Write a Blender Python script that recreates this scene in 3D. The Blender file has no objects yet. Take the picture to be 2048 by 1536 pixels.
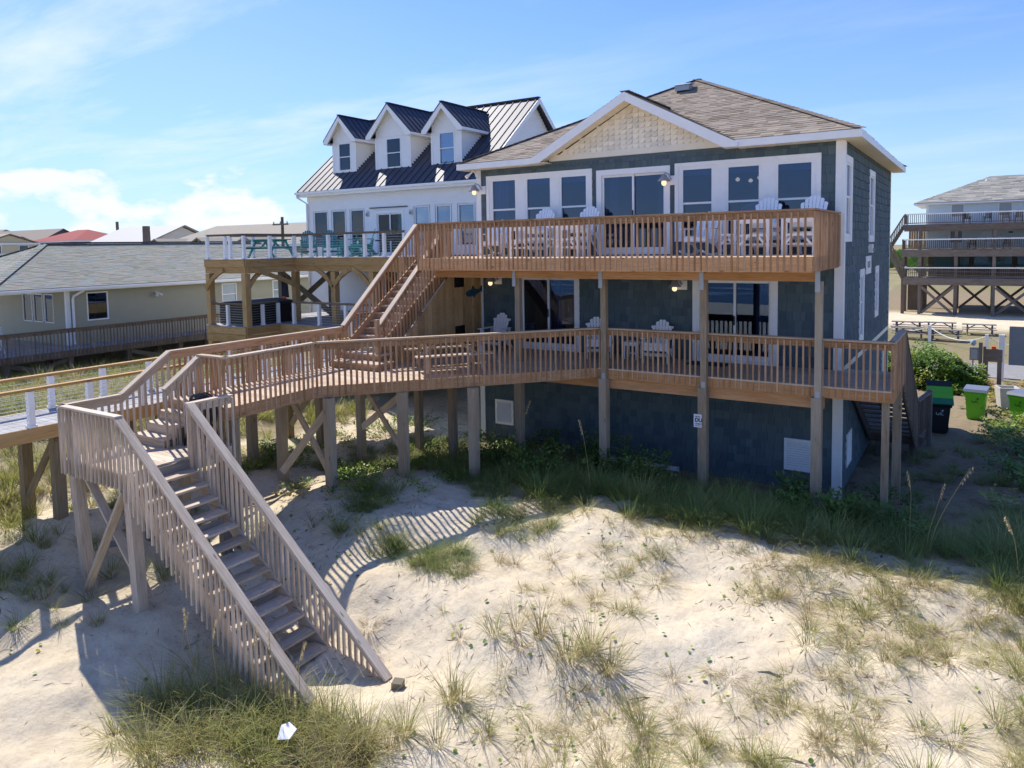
import bpy, bmesh, math, random
import numpy as np
from mathutils import Vector, Matrix, Quaternion

random.seed(7)
RNG = np.random.default_rng(11)
SC = bpy.context.scene
COL = SC.collection
PI = math.pi

# ------------------------------------------------------------------ camera
cam_d = bpy.data.cameras.new('camera')
cam = bpy.data.objects.new('camera', cam_d)
COL.objects.link(cam)
SC.camera = cam
cam_d.sensor_width = 36.0
cam_d.lens = 36.0 * 1479.14 / 2048.0
cam_d.shift_y = -(768.0 - 593.97) / 2048.0
cam_d.clip_start = 0.1
cam_d.clip_end = 3000.0
_r = Vector((0.8442442, 0.5356937, -0.0168550))
_d = Vector((0.0237127, -0.0687513, -0.9973520))
_f = Vector((-0.5354339, 0.8416089, -0.0707456))
CAMPOS = Vector((2.716, -18.5, 3.058))
cam.matrix_world = Matrix(((_r.x, -_d.x, -_f.x, CAMPOS.x), (_r.y, -_d.y, -_f.y, CAMPOS.y),
                           (_r.z, -_d.z, -_f.z, CAMPOS.z), (0, 0, 0, 1)))

# ------------------------------------------------------------------ light
SUNV = Vector((-0.79, 0.346, 1.0)).normalized()
sun_d = bpy.data.lights.new('sun', 'SUN')
sun_d.energy = 3.15
sun_d.angle = math.radians(0.53)
sun_d.color = (1.0, 0.945, 0.85)
sun = bpy.data.objects.new('sun', sun_d)
COL.objects.link(sun)
sun.location = (-20, 12, 30)
sun.rotation_euler = SUNV.to_track_quat('Z', 'Y').to_euler()

SC.view_settings.view_transform = 'Standard'
SC.view_settings.look = 'None'
SC.view_settings.exposure = 1.02
SC.view_settings.gamma = 1.0
SC.view_settings.use_curve_mapping = False
try:
    SC.cycles.max_bounces = 8
    SC.cycles.transparent_max_bounces = 16
except Exception:
    pass


class NT:
    """small node-tree helper"""
    def __init__(s, tree):
        s.t = tree
        s.t.nodes.clear()

    def n(s, kind, ins=None, **props):
        nd = s.t.nodes.new(kind)
        for k, v in props.items():
            setattr(nd, k, v)
        for k, v in (ins or {}).items():
            sk = nd.inputs[k]
            if isinstance(v, bpy.types.NodeSocket):
                s.t.links.new(v, sk)
            else:
                if sk.type == 'RGBA' and not hasattr(v, '__len__'):
                    v = (v, v, v, 1)
                elif sk.type == 'RGBA' and len(v) == 3:
                    v = (*v, 1)
                sk.default_value = v
        return nd

    def math(s, op, a, b=0.0, clamp=False):
        return s.n('ShaderNodeMath', {0: a, 1: b}, operation=op, use_clamp=clamp).outputs[0]

    def vmath(s, op, a, b=(0, 0, 0)):
        return s.n('ShaderNodeVectorMath', {0: a, 1: b}, operation=op).outputs[0]

    def mix(s, f, a, b, blend='MIX'):
        nd = s.n('ShaderNodeMix', data_type='RGBA', blend_type=blend)
        for i, v in ((0, f), (6, a), (7, b)):
            sk = nd.inputs[i]
            if isinstance(v, bpy.types.NodeSocket):
                s.t.links.new(v, sk)
            elif i == 0:
                sk.default_value = v
            else:
                sk.default_value = (*v, 1) if len(v) == 3 else v
        return nd.outputs[2]

    def ramp(s, f, stops, interp='LINEAR'):
        nd = s.n('ShaderNodeValToRGB', {0: f})
        cr = nd.color_ramp
        cr.interpolation = interp
        while len(cr.elements) < len(stops):
            cr.elements.new(0.5)
        for e, (p, c) in zip(cr.elements, stops):
            e.position = p
            if not hasattr(c, '__len__'):
                c = (c, c, c)
            e.color = (*c, 1) if len(c) == 3 else c
        return nd.outputs[0]

    def noise(s, vec, scale, detail=4, rough=0.55, out=0, dist=0.0):
        return s.n('ShaderNodeTexNoise', {'Vector': vec, 'Scale': scale, 'Detail': detail, 'Roughness': rough, 'Distortion': dist}).outputs[out]


# ------------------------------------------------------------------ sky
world = bpy.data.worlds.new('World')
SC.world = world
world.use_nodes = True
w = NT(world.node_tree)
sky = w.n('ShaderNodeTexSky', sky_type='NISHITA', sun_disc=False)
sky.sun_elevation = math.asin(SUNV.z)
sky.sun_rotation = math.atan2(SUNV.x, SUNV.y)
sky.altitude = 5.0
sky.air_density = 1.0
sky.dust_density = 0.25
sky.ozone_density = 3.0
tc = w.n('ShaderNodeTexCoord').outputs['Generated']
sep = w.n('ShaderNodeSeparateXYZ', {0: tc})
dz = w.math('MAXIMUM', sep.outputs[2], 0.0)
# thin high cirrus: direction projected on a far flat layer
inv = w.math('DIVIDE', 1.0, w.math('ADD', dz, 0.10))
px_ = w.math('MULTIPLY', sep.outputs[0], inv)
py_ = w.math('MULTIPLY', sep.outputs[1], inv)
pl = w.n('ShaderNodeCombineXYZ', {0: px_, 1: py_, 2: 0.0}).outputs[0]
plr = w.n('ShaderNodeMapping', {'Vector': pl, 'Rotation': (0, 0, math.radians(-32)), 'Scale': (0.55, 1.5, 1), 'Location': (1.9, 0.55, 0)}).outputs[0]
c1 = w.noise(plr, 1.0, 7, 0.62, 0, 0.35)
c1b = w.noise(pl, 0.33, 3, 0.5)
cir = w.ramp(c1, [(0.47, 0.0), (0.80, 1.0)])
cirm = w.ramp(c1b, [(0.36, 0.0), (0.62, 1.0)])
cir = w.math('MULTIPLY', cir, cirm)
west = w.ramp(w.math('ADD', w.math('MULTIPLY', sep.outputs[0], -0.5), 0.5), [(0.46, 0.25), (0.92, 1.0)])
cir = w.math('MULTIPLY', w.math('MULTIPLY', cir, west), 0.95)
# low fair-weather cumulus over the western horizon
cs = w.n('ShaderNodeMapping', {'Vector': tc, 'Scale': (1, 1, 2.0), 'Location': (0.37, 0.1, 0.02)}).outputs[0]
c2 = w.noise(cs, 10.0, 10, 0.55)
band = w.ramp(sep.outputs[2], [(0.0, 0.80), (0.03, 1.0), (0.085, 0.86), (0.135, 0.0)])
westc = w.ramp(w.math('ADD', w.math('MULTIPLY', sep.outputs[0], -0.5), 0.5), [(0.60, 0.0), (0.80, 1.0)])
thr = w.math('SUBTRACT', 0.92, w.math('MULTIPLY', w.math('MULTIPLY', band, westc), 0.50))
cum = w.math('MULTIPLY', w.math('SUBTRACT', c2, thr), 11.0, True)
cum = w.math('MULTIPLY', cum, 0.92)
haz = w.ramp(sep.outputs[2], [(0.0, 0.80), (0.06, 0.55), (0.16, 0.25), (0.38, 0.0)])
bluer = w.mix(1.0, sky.outputs[0], (0.215, 0.455, 0.87), 'MULTIPLY')
veil = w.math('MULTIPLY', west, w.ramp(sep.outputs[2], [(0.0, 0.30), (0.35, 0.30), (0.85, 0.20)]))
col = w.mix(w.math('MULTIPLY', veil, w.math('ADD', w.math('MULTIPLY', c1b, 1.2), 0.25)), bluer, (3.3, 4.1, 5.6))
col = w.mix(haz, col, (3.55, 4.25, 5.15))
col = w.mix(cir, col, (4.4, 4.75, 5.3))
col = w.mix(cum, col, (4.55, 4.65, 4.85))
bg = w.n('ShaderNodeBackground', {'Color': col, 'Strength': 0.110})
w.t.links.new(bg.outputs[0], w.n('ShaderNodeOutputWorld').inputs[0])


# ------------------------------------------------------------------ materials
MATS = {}


def newmat(name):
    m = bpy.data.materials.new(name)
    m.use_nodes = True
    MATS[name] = m
    return m, NT(m.node_tree)


def finish(n, col, rough=0.7, bump=None, bstr=0.3, bdist=0.01, metal=0.0, spec=0.5, trans=None, coat=0.0):
    ins = {'Base Color': col, 'Roughness': rough, 'Metallic': metal, 'Specular IOR Level': spec}
    if coat:
        ins['Coat Weight'] = coat
    b = n.n('ShaderNodeBsdfPrincipled', ins)
    if bump is not None:
        bp = n.n('ShaderNodeBump', {'Height': bump, 'Strength': bstr, 'Distance': bdist})
        n.t.links.new(bp.outputs[0], b.inputs['Normal'])
    sh = b.outputs[0]
    if trans is not None:
        tr = n.n('ShaderNodeBsdfTranslucent', {'Color': trans[0]})
        sh = n.n('ShaderNodeMixShader', {0: trans[1], 1: sh, 2: tr.outputs[0]}).outputs[0]
    n.t.links.new(sh, n.n('ShaderNodeOutputMaterial').inputs[0])


def piece_coords(n):
    """piece-local metric coordinates shifted per piece, and one random number per piece"""
    at = n.n('ShaderNodeAttribute', attribute_name='gc')
    rn = n.n('ShaderNodeAttribute', attribute_name='rnd')
    oi = n.n('ShaderNodeObjectInfo')
    r = n.math('FRACT', n.math('ADD', rn.outputs['Fac'], oi.outputs['Random']))
    off = n.n('ShaderNodeCombineXYZ', {0: n.math('MULTIPLY', r, 31.0), 1: n.math('MULTIPLY', r, 17.0), 2: n.math('MULTIPLY', r, 53.0)}).outputs[0]
    return n.vmath('ADD', at.outputs['Vector'], off), r


def wood(name, dark, light, grey=None, greyamt=0.0, rough=0.78, var=0.45, knots=0.7):
    m, n = newmat(name)
    v, r = piece_coords(n)
    st = n.vmath('MULTIPLY', v, (1.6, 22.0, 22.0))
    g = n.noise(st, 1.5, 5, 0.6, 0, 0.4)
    big = n.noise(n.vmath('MULTIPLY', v, (0.9, 3.0, 3.0)), 1.3, 3)
    c = n.ramp(g, [(0.28, dark), (0.66, light)])
    if grey:
        gm = n.math('MULTIPLY', n.ramp(n.math('ADD', n.math('MULTIPLY', big, 0.75), n.math('MULTIPLY', r, 0.30)), [(0.36, 0.0), (0.68, 1.0)]), greyamt)
        c = n.mix(gm, c, grey)
    vv = n.math('ADD', n.math('MULTIPLY', r, var), 1.0 - var * 0.5)
    vv = n.math('MULTIPLY', vv, n.math('ADD', n.math('MULTIPLY', big, 0.5), 0.75))
    cc = n.n('ShaderNodeCombineXYZ', {0: vv, 1: vv, 2: vv}).outputs[0]
    c = n.mix(1.0, c, cc, 'MULTIPLY')
    kn = n.n('ShaderNodeTexVoronoi', {'Vector': n.vmath('MULTIPLY', v, (1.7, 7.0, 7.0)), 'Scale': 1.0}).outputs['Distance']
    km = n.math('MULTIPLY', n.ramp(kn, [(0.06, 1.0), (0.13, 0.0)]), knots)
    c = n.mix(km, c, (dark[0] * 0.28, dark[1] * 0.24, dark[2] * 0.22))
    finish(n, c, rough, g, 0.35, 0.004, spec=0.25)
    return m


def plain(name, c, rough=0.6, var=0.0, dirt=0.0, bumps=0.0, metal=0.0, spec=0.5, scale=6.0, coat=0.0):
    m, n = newmat(name)
    co = n.n('ShaderNodeTexCoord').outputs['Object']
    nz = n.noise(co, scale, 5, 0.6)
    cc = n.mix(n.math('MULTIPLY', n.ramp(nz, [(0.42, 0.0), (0.75, 1.0)]), dirt), c, (c[0] * 0.55, c[1] * 0.52, c[2] * 0.46))
    if var:
        v, r = piece_coords(n)
        k = n.math('ADD', n.math('MULTIPLY', r, var), 1.0 - var * 0.5)
        cc = n.mix(1.0, cc, n.n('ShaderNodeCombineXYZ', {0: k, 1: k, 2: k}).outputs[0], 'MULTIPLY')
    finish(n, cc, rough, nz if bumps else None, bumps, 0.01, metal, spec, coat=coat)
    return m


wood('deck_stain', (0.265, 0.132, 0.062), (0.56, 0.325, 0.165), (0.42, 0.315, 0.225), 0.5, var=0.45)
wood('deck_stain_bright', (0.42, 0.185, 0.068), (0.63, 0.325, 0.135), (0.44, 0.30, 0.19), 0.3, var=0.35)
wood('deck_boards', (0.40, 0.28, 0.185), (0.62, 0.46, 0.315), (0.46, 0.39, 0.33), 0.6, var=0.3)
wood('weathered', (0.36, 0.275, 0.195), (0.66, 0.535, 0.405), (0.52, 0.445, 0.37), 0.55, var=0.4)
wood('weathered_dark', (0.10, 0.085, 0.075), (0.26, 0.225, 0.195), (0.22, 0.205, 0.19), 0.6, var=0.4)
wood('piling', (0.24, 0.175, 0.11), (0.45, 0.345, 0.235), (0.33, 0.28, 0.22), 0.7, var=0.3)
wood('new_pine', (0.36, 0.20, 0.068), (0.60, 0.37, 0.15), (0.42, 0.30, 0.16), 0.4, var=0.3)
wood('treated_pile', (0.14, 0.105, 0.06), (0.29, 0.225, 0.135), (0.2, 0.18, 0.14), 0.6, var=0.3)
wood('plank_cedar', (0.42, 0.23, 0.09), (0.70, 0.45, 0.21), (0.46, 0.33, 0.20), 0.35, var=0.45)
wood('motel_wood', (0.075, 0.058, 0.045), (0.20, 0.155, 0.12), (0.17, 0.15, 0.135), 0.5, var=0.35)
wood('brown_rail', (0.115, 0.08, 0.055), (0.24, 0.175, 0.125), (0.22, 0.19, 0.165), 0.5, var=0.4)
wood('grey_boards', (0.26, 0.255, 0.265), (0.40, 0.395, 0.41), (0.33, 0.33, 0.345), 0.5, var=0.2, knots=0.1)
wood('lath_white', (0.60, 0.60, 0.61), (0.78, 0.78, 0.78), None, 0, 0.5, var=0.12, knots=0.0)

# blue cedar shakes
m, n = newmat('blue_shake')
v, r = piece_coords(n)
g = n.noise(n.vmath('MULTIPLY', v, (38.0, 38.0, 2.2)), 1.0, 4, 0.6)
c = n.ramp(r, [(0.0, (0.076, 0.108, 0.135)), (0.4, (0.105, 0.146, 0.165)), (0.8, (0.122, 0.170, 0.178)), (1.0, (0.145, 0.188, 0.215))])
c = n.mix(n.math('MULTIPLY', g, 0.5), c, (0.062, 0.088, 0.100))
wpos = n.n('ShaderNodeNewGeometry').outputs['Position']
blot = n.noise(wpos, 0.55, 4)
c = n.mix(n.math('MULTIPLY', n.ramp(blot, [(0.42, 0.0), (0.7, 1.0)]), 0.5), c, (0.125, 0.155, 0.150))
finish(n, c, 0.82, g, 0.5, 0.006, spec=0.2)

plain('white_paint', (0.87, 0.865, 0.85), 0.45, dirt=0.12, scale=3)
plain('white_vinyl', (0.90, 0.895, 0.88), 0.4, dirt=0.08, scale=2)
plain('cream_trim', (0.84, 0.77, 0.63), 0.55, dirt=0.15, scale=2)
plain('soffit_cream', (0.84, 0.74, 0.55), 0.6, var=0.08)
plain('scallop_cream', (0.88, 0.80, 0.65), 0.55, var=0.22)
plain('beige_siding', (0.36, 0.35, 0.26), 0.6, dirt=0.1, scale=1.5)
plain('motel_siding', (0.68, 0.77, 0.80), 0.6, dirt=0.1, scale=1)
plain('teal_paint', (0.012, 0.225, 0.23), 0.4, dirt=0.1)
plain('chair_white', (0.88, 0.88, 0.89), 0.45, dirt=0.06)
plain('galvanized', (0.38, 0.41, 0.46), 0.5, dirt=0.3, metal=0.45, scale=14)
plain('lamp_metal', (0.36, 0.36, 0.37), 0.45, dirt=0.3, metal=0.3, scale=12)
plain('black_plastic', (0.012, 0.013, 0.015), 0.5)
plain('tub_cover', (0.02, 0.021, 0.026), 0.75)
plain('bin_green', (0.13, 0.52, 0.018), 0.42)
plain('bin_green_dark', (0.012, 0.17, 0.07), 0.45)
plain('bin_lid_grey', (0.16, 0.18, 0.24), 0.5)
plain('concrete_pot', (0.50, 0.47, 0.43), 0.85, dirt=0.4)
plain('grey_panel', (0.30, 0.295, 0.285), 0.7, dirt=0.2)
plain('interior_wall', (0.26, 0.26, 0.27), 0.9)
plain('interior_floor', (0.16, 0.11, 0.07), 0.6)
plain('shade_cloth', (0.62, 0.64, 0.60), 0.9)
plain('curtain_cloth', (0.40, 0.42, 0.38), 0.95)
plain('blind_white', (0.62, 0.65, 0.66), 0.7)
plain('rubber_hose', (0.02, 0.021, 0.022), 0.35)
plain('shark_paint', (0.010, 0.075, 0.125), 0.5, dirt=0.4, scale=20)
plain('ink', (0.014, 0.015, 0.028), 0.6)
plain('sign_white', (0.74, 0.75, 0.82), 0.5)
plain('logo_pale', (0.55, 0.60, 0.58), 0.6)
plain('rope', (0.72, 0.70, 0.64), 0.9)
plain('yellow_siding', (0.62, 0.52, 0.33), 0.7)
plain('red_roof', (0.30, 0.06, 0.055), 0.85, spec=0.2)
plain('red_wall', (0.22, 0.05, 0.04), 0.7)
plain('pale_metal_roof', (0.36, 0.355, 0.335), 0.7)
plain('tan_roof', (0.27, 0.235, 0.19), 0.85, dirt=0.3, scale=3)
plain('brown_roof', (0.23, 0.185, 0.15), 0.85, dirt=0.3, scale=3)
plain('tan_wall', (0.36, 0.29, 0.22), 0.75)
plain('navy_wall', (0.09, 0.10, 0.13), 0.75)
plain('wire', (0.05, 0.05, 0.05), 0.6)
plain('cable_steel', (0.50, 0.52, 0.54), 0.35, metal=0.7)
plain('towel_dark', (0.03, 0.035, 0.05), 0.95)
plain('towel_bright', (0.75, 0.12, 0.03), 0.95)
plain('driftwood', (0.20, 0.155, 0.12), 0.9, dirt=0.4)
plain('block_wood', (0.22, 0.19, 0.13), 0.9, dirt=0.5, scale=9)
plain('stain_skirt', (0.23, 0.18, 0.13), 0.9, dirt=0.6, scale=2)
plain('gap_dark_paint', (0.012, 0.012, 0.012), 0.9)  # near-black, paints in the dark of gaps and openings

# metal roof
m, n = newmat('metal_roof')
co = n.n('ShaderNodeTexCoord').outputs['Object']
nz = n.noise(n.vmath('MULTIPLY', co, (1.0, 1.0, 0.3)), 1.2, 3)
finish(n, n.mix(n.math('MULTIPLY', nz, 0.4), (0.055, 0.060, 0.085), (0.085, 0.09, 0.118)), 0.6, None, metal=0.2, spec=0.45)


def shingle(name, stops):
    m, n = newmat(name)
    v, r = piece_coords(n)
    geo = n.n('ShaderNodeNewGeometry').outputs['Position']
    sp = n.noise(geo, 60.0, 2, 0.7)
    bl = n.noise(geo, 0.6, 3)
    c = n.ramp(r, stops, 'LINEAR')
    k = n.math('MULTIPLY', n.math('ADD', n.math('MULTIPLY', sp, 0.7), 0.65), n.math('ADD', n.math('MULTIPLY', bl, 0.35), 0.82))
    c = n.mix(1.0, c, n.n('ShaderNodeCombineXYZ', {0: k, 1: k, 2: k}).outputs[0], 'MULTIPLY')
    finish(n, c, 0.95, sp, 0.4, 0.004, spec=0.15)


shingle('roof_shingle', [(0.0, (0.198, 0.160, 0.125)), (0.4, (0.288, 0.237, 0.189)), (0.75, (0.352, 0.292, 0.233)), (1.0, (0.250, 0.220, 0.189))])
shingle('roof_shingle_green', [(0.0, (0.231, 0.238, 0.189)), (0.35, (0.301, 0.301, 0.245)), (0.6, (0.245, 0.273, 0.273)), (0.85, (0.329, 0.280, 0.231)), (1.0, (0.280, 0.301, 0.259))])
shingle('roof_shingle_grey', [(0.0, (0.240, 0.228, 0.204)), (0.5, (0.360, 0.342, 0.300)), (1.0, (0.432, 0.408, 0.360))])

# window glass: Fresnel mirror over a tinted clear pane
def glass(name, tint, gain=1.25, base=0.0):
    m, n = newmat(name)
    tr = n.n('ShaderNodeBsdfTransparent', {'Color': tint})
    gl = n.n('ShaderNodeBsdfGlossy', {'Color': (0.62, 0.78, 1.0), 'Roughness': 0.0})
    fr = n.n('ShaderNodeFresnel', {'IOR': 1.52}).outputs[0]
    f = n.math('ADD', n.math('MULTIPLY', fr, gain), base, True)
    sh = n.n('ShaderNodeMixShader', {0: f, 1: tr.outputs[0], 2: gl.outputs[0]})
    n.t.links.new(sh.outputs[0], n.n('ShaderNodeOutputMaterial').inputs[0])


glass('glass_clear', (0.42, 0.50, 0.66), 1.5, 0.015)
glass('glass_light', (0.80, 0.86, 0.92), 1.4, 0.02)
glass('glass_green', (0.26, 0.40, 0.38), 1.1, 0.0)


def farglass(name, c):
    m, n = newmat(name)
    finish(n, c, 0.03, spec=0.8)


farglass('glass_dark', (0.015, 0.022, 0.028))
farglass('glass_teal', (0.03, 0.09, 0.09))
farglass('glass_pale', (0.32, 0.40, 0.45))
farglass('glass_blind', (0.24, 0.27, 0.31))

m, n = newmat('bulb')
e = n.n('ShaderNodeEmission', {'Color': (1.0, 0.66, 0.36), 'Strength': 0.85})
n.t.links.new(e.outputs[0], n.n('ShaderNodeOutputMaterial').inputs[0])

# sand and soil
m, n = newmat('sand')
geo = n.n('ShaderNodeNewGeometry').outputs['Position']
vg = n.n('ShaderNodeAttribute', attribute_name='soil').outputs['Fac']
pv = n.n('ShaderNodeAttribute', attribute_name='turf').outputs['Fac']
b1 = n.noise(geo, 0.7, 5, 0.6)
b2 = n.noise(geo, 9.0, 6, 0.7)
b3 = n.noise(geo, 130.0, 3, 0.7)
c = n.ramp(b1, [(0.30, (0.61, 0.505, 0.350)), (0.52, (0.70, 0.598, 0.435)), (0.72, (0.745, 0.650, 0.49))])
c = n.mix(n.math('MULTIPLY', n.ramp(b2, [(0.48, 0.0), (0.70, 1.0)]), 0.55), c, (0.47, 0.375, 0.27))
c = n.mix(n.math('MULTIPLY', n.ramp(b3, [(0.54, 0.0), (0.78, 1.0)]), 0.55), c, (0.36, 0.29, 0.22))
so = n.math('MULTIPLY', vg, n.ramp(n.math('ADD', n.math('MULTIPLY', b2, 0.6), n.math('MULTIPLY', vg, 0.5)), [(0.38, 0.0), (0.62, 1.0)]))
soilc = n.ramp(n.noise(geo, 3.5, 6, 0.7), [(0.3, (0.17, 0.128, 0.085)), (0.5, (0.29, 0.22, 0.145)), (0.7, (0.20, 0.185, 0.085))])
c = n.mix(so, c, soilc)
tf = n.math('MULTIPLY', pv, n.ramp(n.noise(geo, 1.3, 6, 0.65), [(0.40, 0.0), (0.60, 1.0)]))
c = n.mix(tf, c, n.ramp(b2, [(0.3, (0.14, 0.155, 0.045)), (0.7, (0.27, 0.25, 0.10))]))
hh = n.math('ADD', n.math('MULTIPLY', b2, 0.8), n.math('MULTIPLY', b3, 0.22))
finish(n, c, 0.95, hh, 0.75, 0.05, spec=0.15)

# ocean
m, n = newmat('sea_water')
geo = n.n('ShaderNodeNewGeometry').outputs['Position']
wv = n.noise(n.vmath('MULTIPLY', geo, (0.05, 0.22, 1.0)), 1.0, 7, 0.62)
fo = n.ramp(n.noise(n.vmath('MULTIPLY', geo, (0.03, 0.10, 1.0)), 1.0, 8, 0.66), [(0.56, 0.0), (0.64, 1.0)])
c = n.mix(fo, (0.018, 0.060, 0.085), (0.62, 0.68, 0.70))
finish(n, c, 0.25, wv, 0.9, 0.6)

m, n = newmat('asphalt')
geo = n.n('ShaderNodeNewGeometry').outputs['Position']
nz = n.noise(geo, 4.0, 6, 0.7)
finish(n, n.ramp(nz, [(0.3, (0.21, 0.20, 0.19)), (0.7, (0.31, 0.295, 0.28))]), 0.9, nz, 0.3, 0.01)

# plants: colour by plant (rnd) and along the blade (gc.x 0 root .. 1 tip)
def plant(name, stops, root, tr=0.35, rough=0.6):
    m, n = newmat(name)
    rn = n.n('ShaderNodeAttribute', attribute_name='rnd').outputs['Fac']
    at = n.n('ShaderNodeAttribute', attribute_name='gc')
    sx = n.n('ShaderNodeSeparateXYZ', {0: at.outputs['Vector']})
    c = n.ramp(rn, stops)
    c = n.mix(n.ramp(sx.outputs[0], [(0.0, 0.75), (0.45, 0.0)]), c, root)
    k = n.math('ADD', n.math('MULTIPLY', sx.outputs[1], 0.5), 0.75)
    c = n.mix(1.0, c, n.n('ShaderNodeCombineXYZ', {0: k, 1: k, 2: k}).outputs[0], 'MULTIPLY')
    finish(n, c, rough, spec=0.3, trans=(c, tr))


plant('grass_dune', [(0.0, (0.24, 0.27, 0.060)), (0.35, (0.33, 0.34, 0.095)), (0.6, (0.43, 0.39, 0.16)), (0.8, (0.40, 0.31, 0.165)), (1.0, (0.50, 0.41, 0.25))], (0.37, 0.29, 0.15))
plant('grass_green', [(0.0, (0.155, 0.235, 0.055)), (0.4, (0.235, 0.295, 0.080)), (0.75, (0.34, 0.35, 0.125)), (1.0, (0.44, 0.38, 0.17))], (0.24, 0.23, 0.09))
plant('grass_field', [(0.0, (0.28, 0.31, 0.070)), (0.4, (0.38, 0.38, 0.105)), (0.8, (0.47, 0.42, 0.16)), (1.0, (0.53, 0.45, 0.23))], (0.24, 0.22, 0.075))
plant('leaf_green', [(0.0, (0.109, 0.203, 0.032)), (0.5, (0.181, 0.290, 0.046)), (0.85, (0.290, 0.362, 0.065)), (1.0, (0.478, 0.377, 0.072))], (0.102, 0.145, 0.029), 0.3, 0.45)
plant('leaf_weed', [(0.0, (0.080, 0.160, 0.036)), (0.5, (0.131, 0.217, 0.051)), (1.0, (0.217, 0.275, 0.072))], (0.087, 0.131, 0.036), 0.35)
plant('leaf_yellow', [(0.0, (0.290, 0.319, 0.072)), (0.5, (0.478, 0.392, 0.087)), (1.0, (0.638, 0.420, 0.116))], (0.232, 0.189, 0.058), 0.35)
plant('oat_head', [(0.0, (0.609, 0.478, 0.246)), (1.0, (0.725, 0.580, 0.319))], (0.507, 0.435, 0.203), 0.3)
plant('leaf_litter', [(0.0, (0.10, 0.075, 0.05)), (0.6, (0.20, 0.14, 0.09)), (1.0, (0.30, 0.22, 0.13))], (0.15, 0.11, 0.07), 0.1)

# ------------------------------------------------------------------ geometry helpers
CUBE = np.array([(-.5, -.5, -.5), (.5, -.5, -.5), (.5, .5, -.5), (-.5, .5, -.5), (-.5, -.5, .5), (.5, -.5, .5), (.5, .5, .5), (-.5, .5, .5)])
CFACES = [(0, 3, 2, 1), (4, 5, 6, 7), (0, 1, 5, 4), (1, 2, 6, 5), (2, 3, 7, 6), (3, 0, 4, 7)]


class Par:
    """a parent object and the world point its local coordinates are measured from"""
    def __init__(s, o, base=(0, 0, 0)):
        s.o, s.base = o, Vector(base)


def V(*a):
    return Vector(a)


def tag(o, label=None, cat=None, group=None, kind=None):
    if label: o['label'] = label
    if cat: o['category'] = cat
    if group: o['group'] = group
    if kind: o['kind'] = kind
    return o


def thing(name, label, cat, loc=(0, 0, 0), rz=0.0, group=None):
    o = bpy.data.objects.new(name, None)
    COL.objects.link(o)
    o.empty_display_size = 0.2
    o.location = loc
    o.rotation_euler = (0, 0, rz)
    tag(o, label, cat, group)
    return o


def worldthing(name, label, cat, base, group=None):
    """a thing whose parts are given in world coordinates"""
    return Par(thing(name, label, cat, base, 0, group), base)


def setattrs(me, gc, rnd):
    a = me.attributes.new('gc', 'FLOAT_VECTOR', 'POINT')
    a.data.foreach_set('vector', np.asarray(gc, dtype=np.float32).ravel())
    a = me.attributes.new('rnd', 'FLOAT', 'POINT')
    a.data.foreach_set('value', np.asarray(rnd, dtype=np.float32).ravel())


def link(name, me, par):
    o = bpy.data.objects.new(name, me)
    COL.objects.link(o)
    if par is not None:
        o.parent = par.o
    return o


_boxcache = {}


def boxmesh(dims, mat):
    key = (round(dims[0], 3), round(dims[1], 3), round(dims[2], 3), mat)
    if key in _boxcache:
        return _boxcache[key]
    me = bpy.data.meshes.new(mat + '_box')
    co = CUBE * np.array(dims)
    me.from_pydata(co.tolist(), [], CFACES)
    # grain coordinate runs along the longest side
    ax = int(np.argmax(dims))
    gc = np.roll(co, -ax, axis=1)
    setattrs(me, gc, np.zeros(8))
    me.materials.append(MATS[mat])
    _boxcache[key] = me
    return me


def box(name, c, dims, mat, par, rot=None):
    o = link(name, boxmesh(dims, mat), par)
    o.location = Vector(c) - (par.base if par else Vector())
    if rot is not None:
        o.rotation_mode = 'QUATERNION'
        o.rotation_quaternion = rot
    return o


def span(name, lo, hi, mat, par):
    """axis-aligned box from corner to corner"""
    lo, hi = Vector(lo), Vector(hi)
    d = hi - lo
    return box(name, (lo + hi) / 2, (abs(d.x), abs(d.y), abs(d.z)), mat, par)


def barframe(p0, p1, up=(0, 0, 1)):
    d = Vector(p1) - Vector(p0)
    L = d.length
    x = d / L
    u = Vector(up)
    if abs(x.dot(u)) > 0.999:
        u = Vector((0, 1, 0)) if abs(x.y) < 0.9 else Vector((1, 0, 0))
    y = u.cross(x).normalized()
    z = x.cross(y)
    return L, Matrix((x, y, z)).transposed()


def bar(name, p0, p1, w, h, mat, par, up=(0, 0, 1)):
    """beam from p0 to p1: w across, h along up"""
    L, R = barframe(p0, p1, up)
    return box(name, (Vector(p0) + Vector(p1)) / 2, (L, w, h), mat, par, R.to_quaternion())


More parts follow.
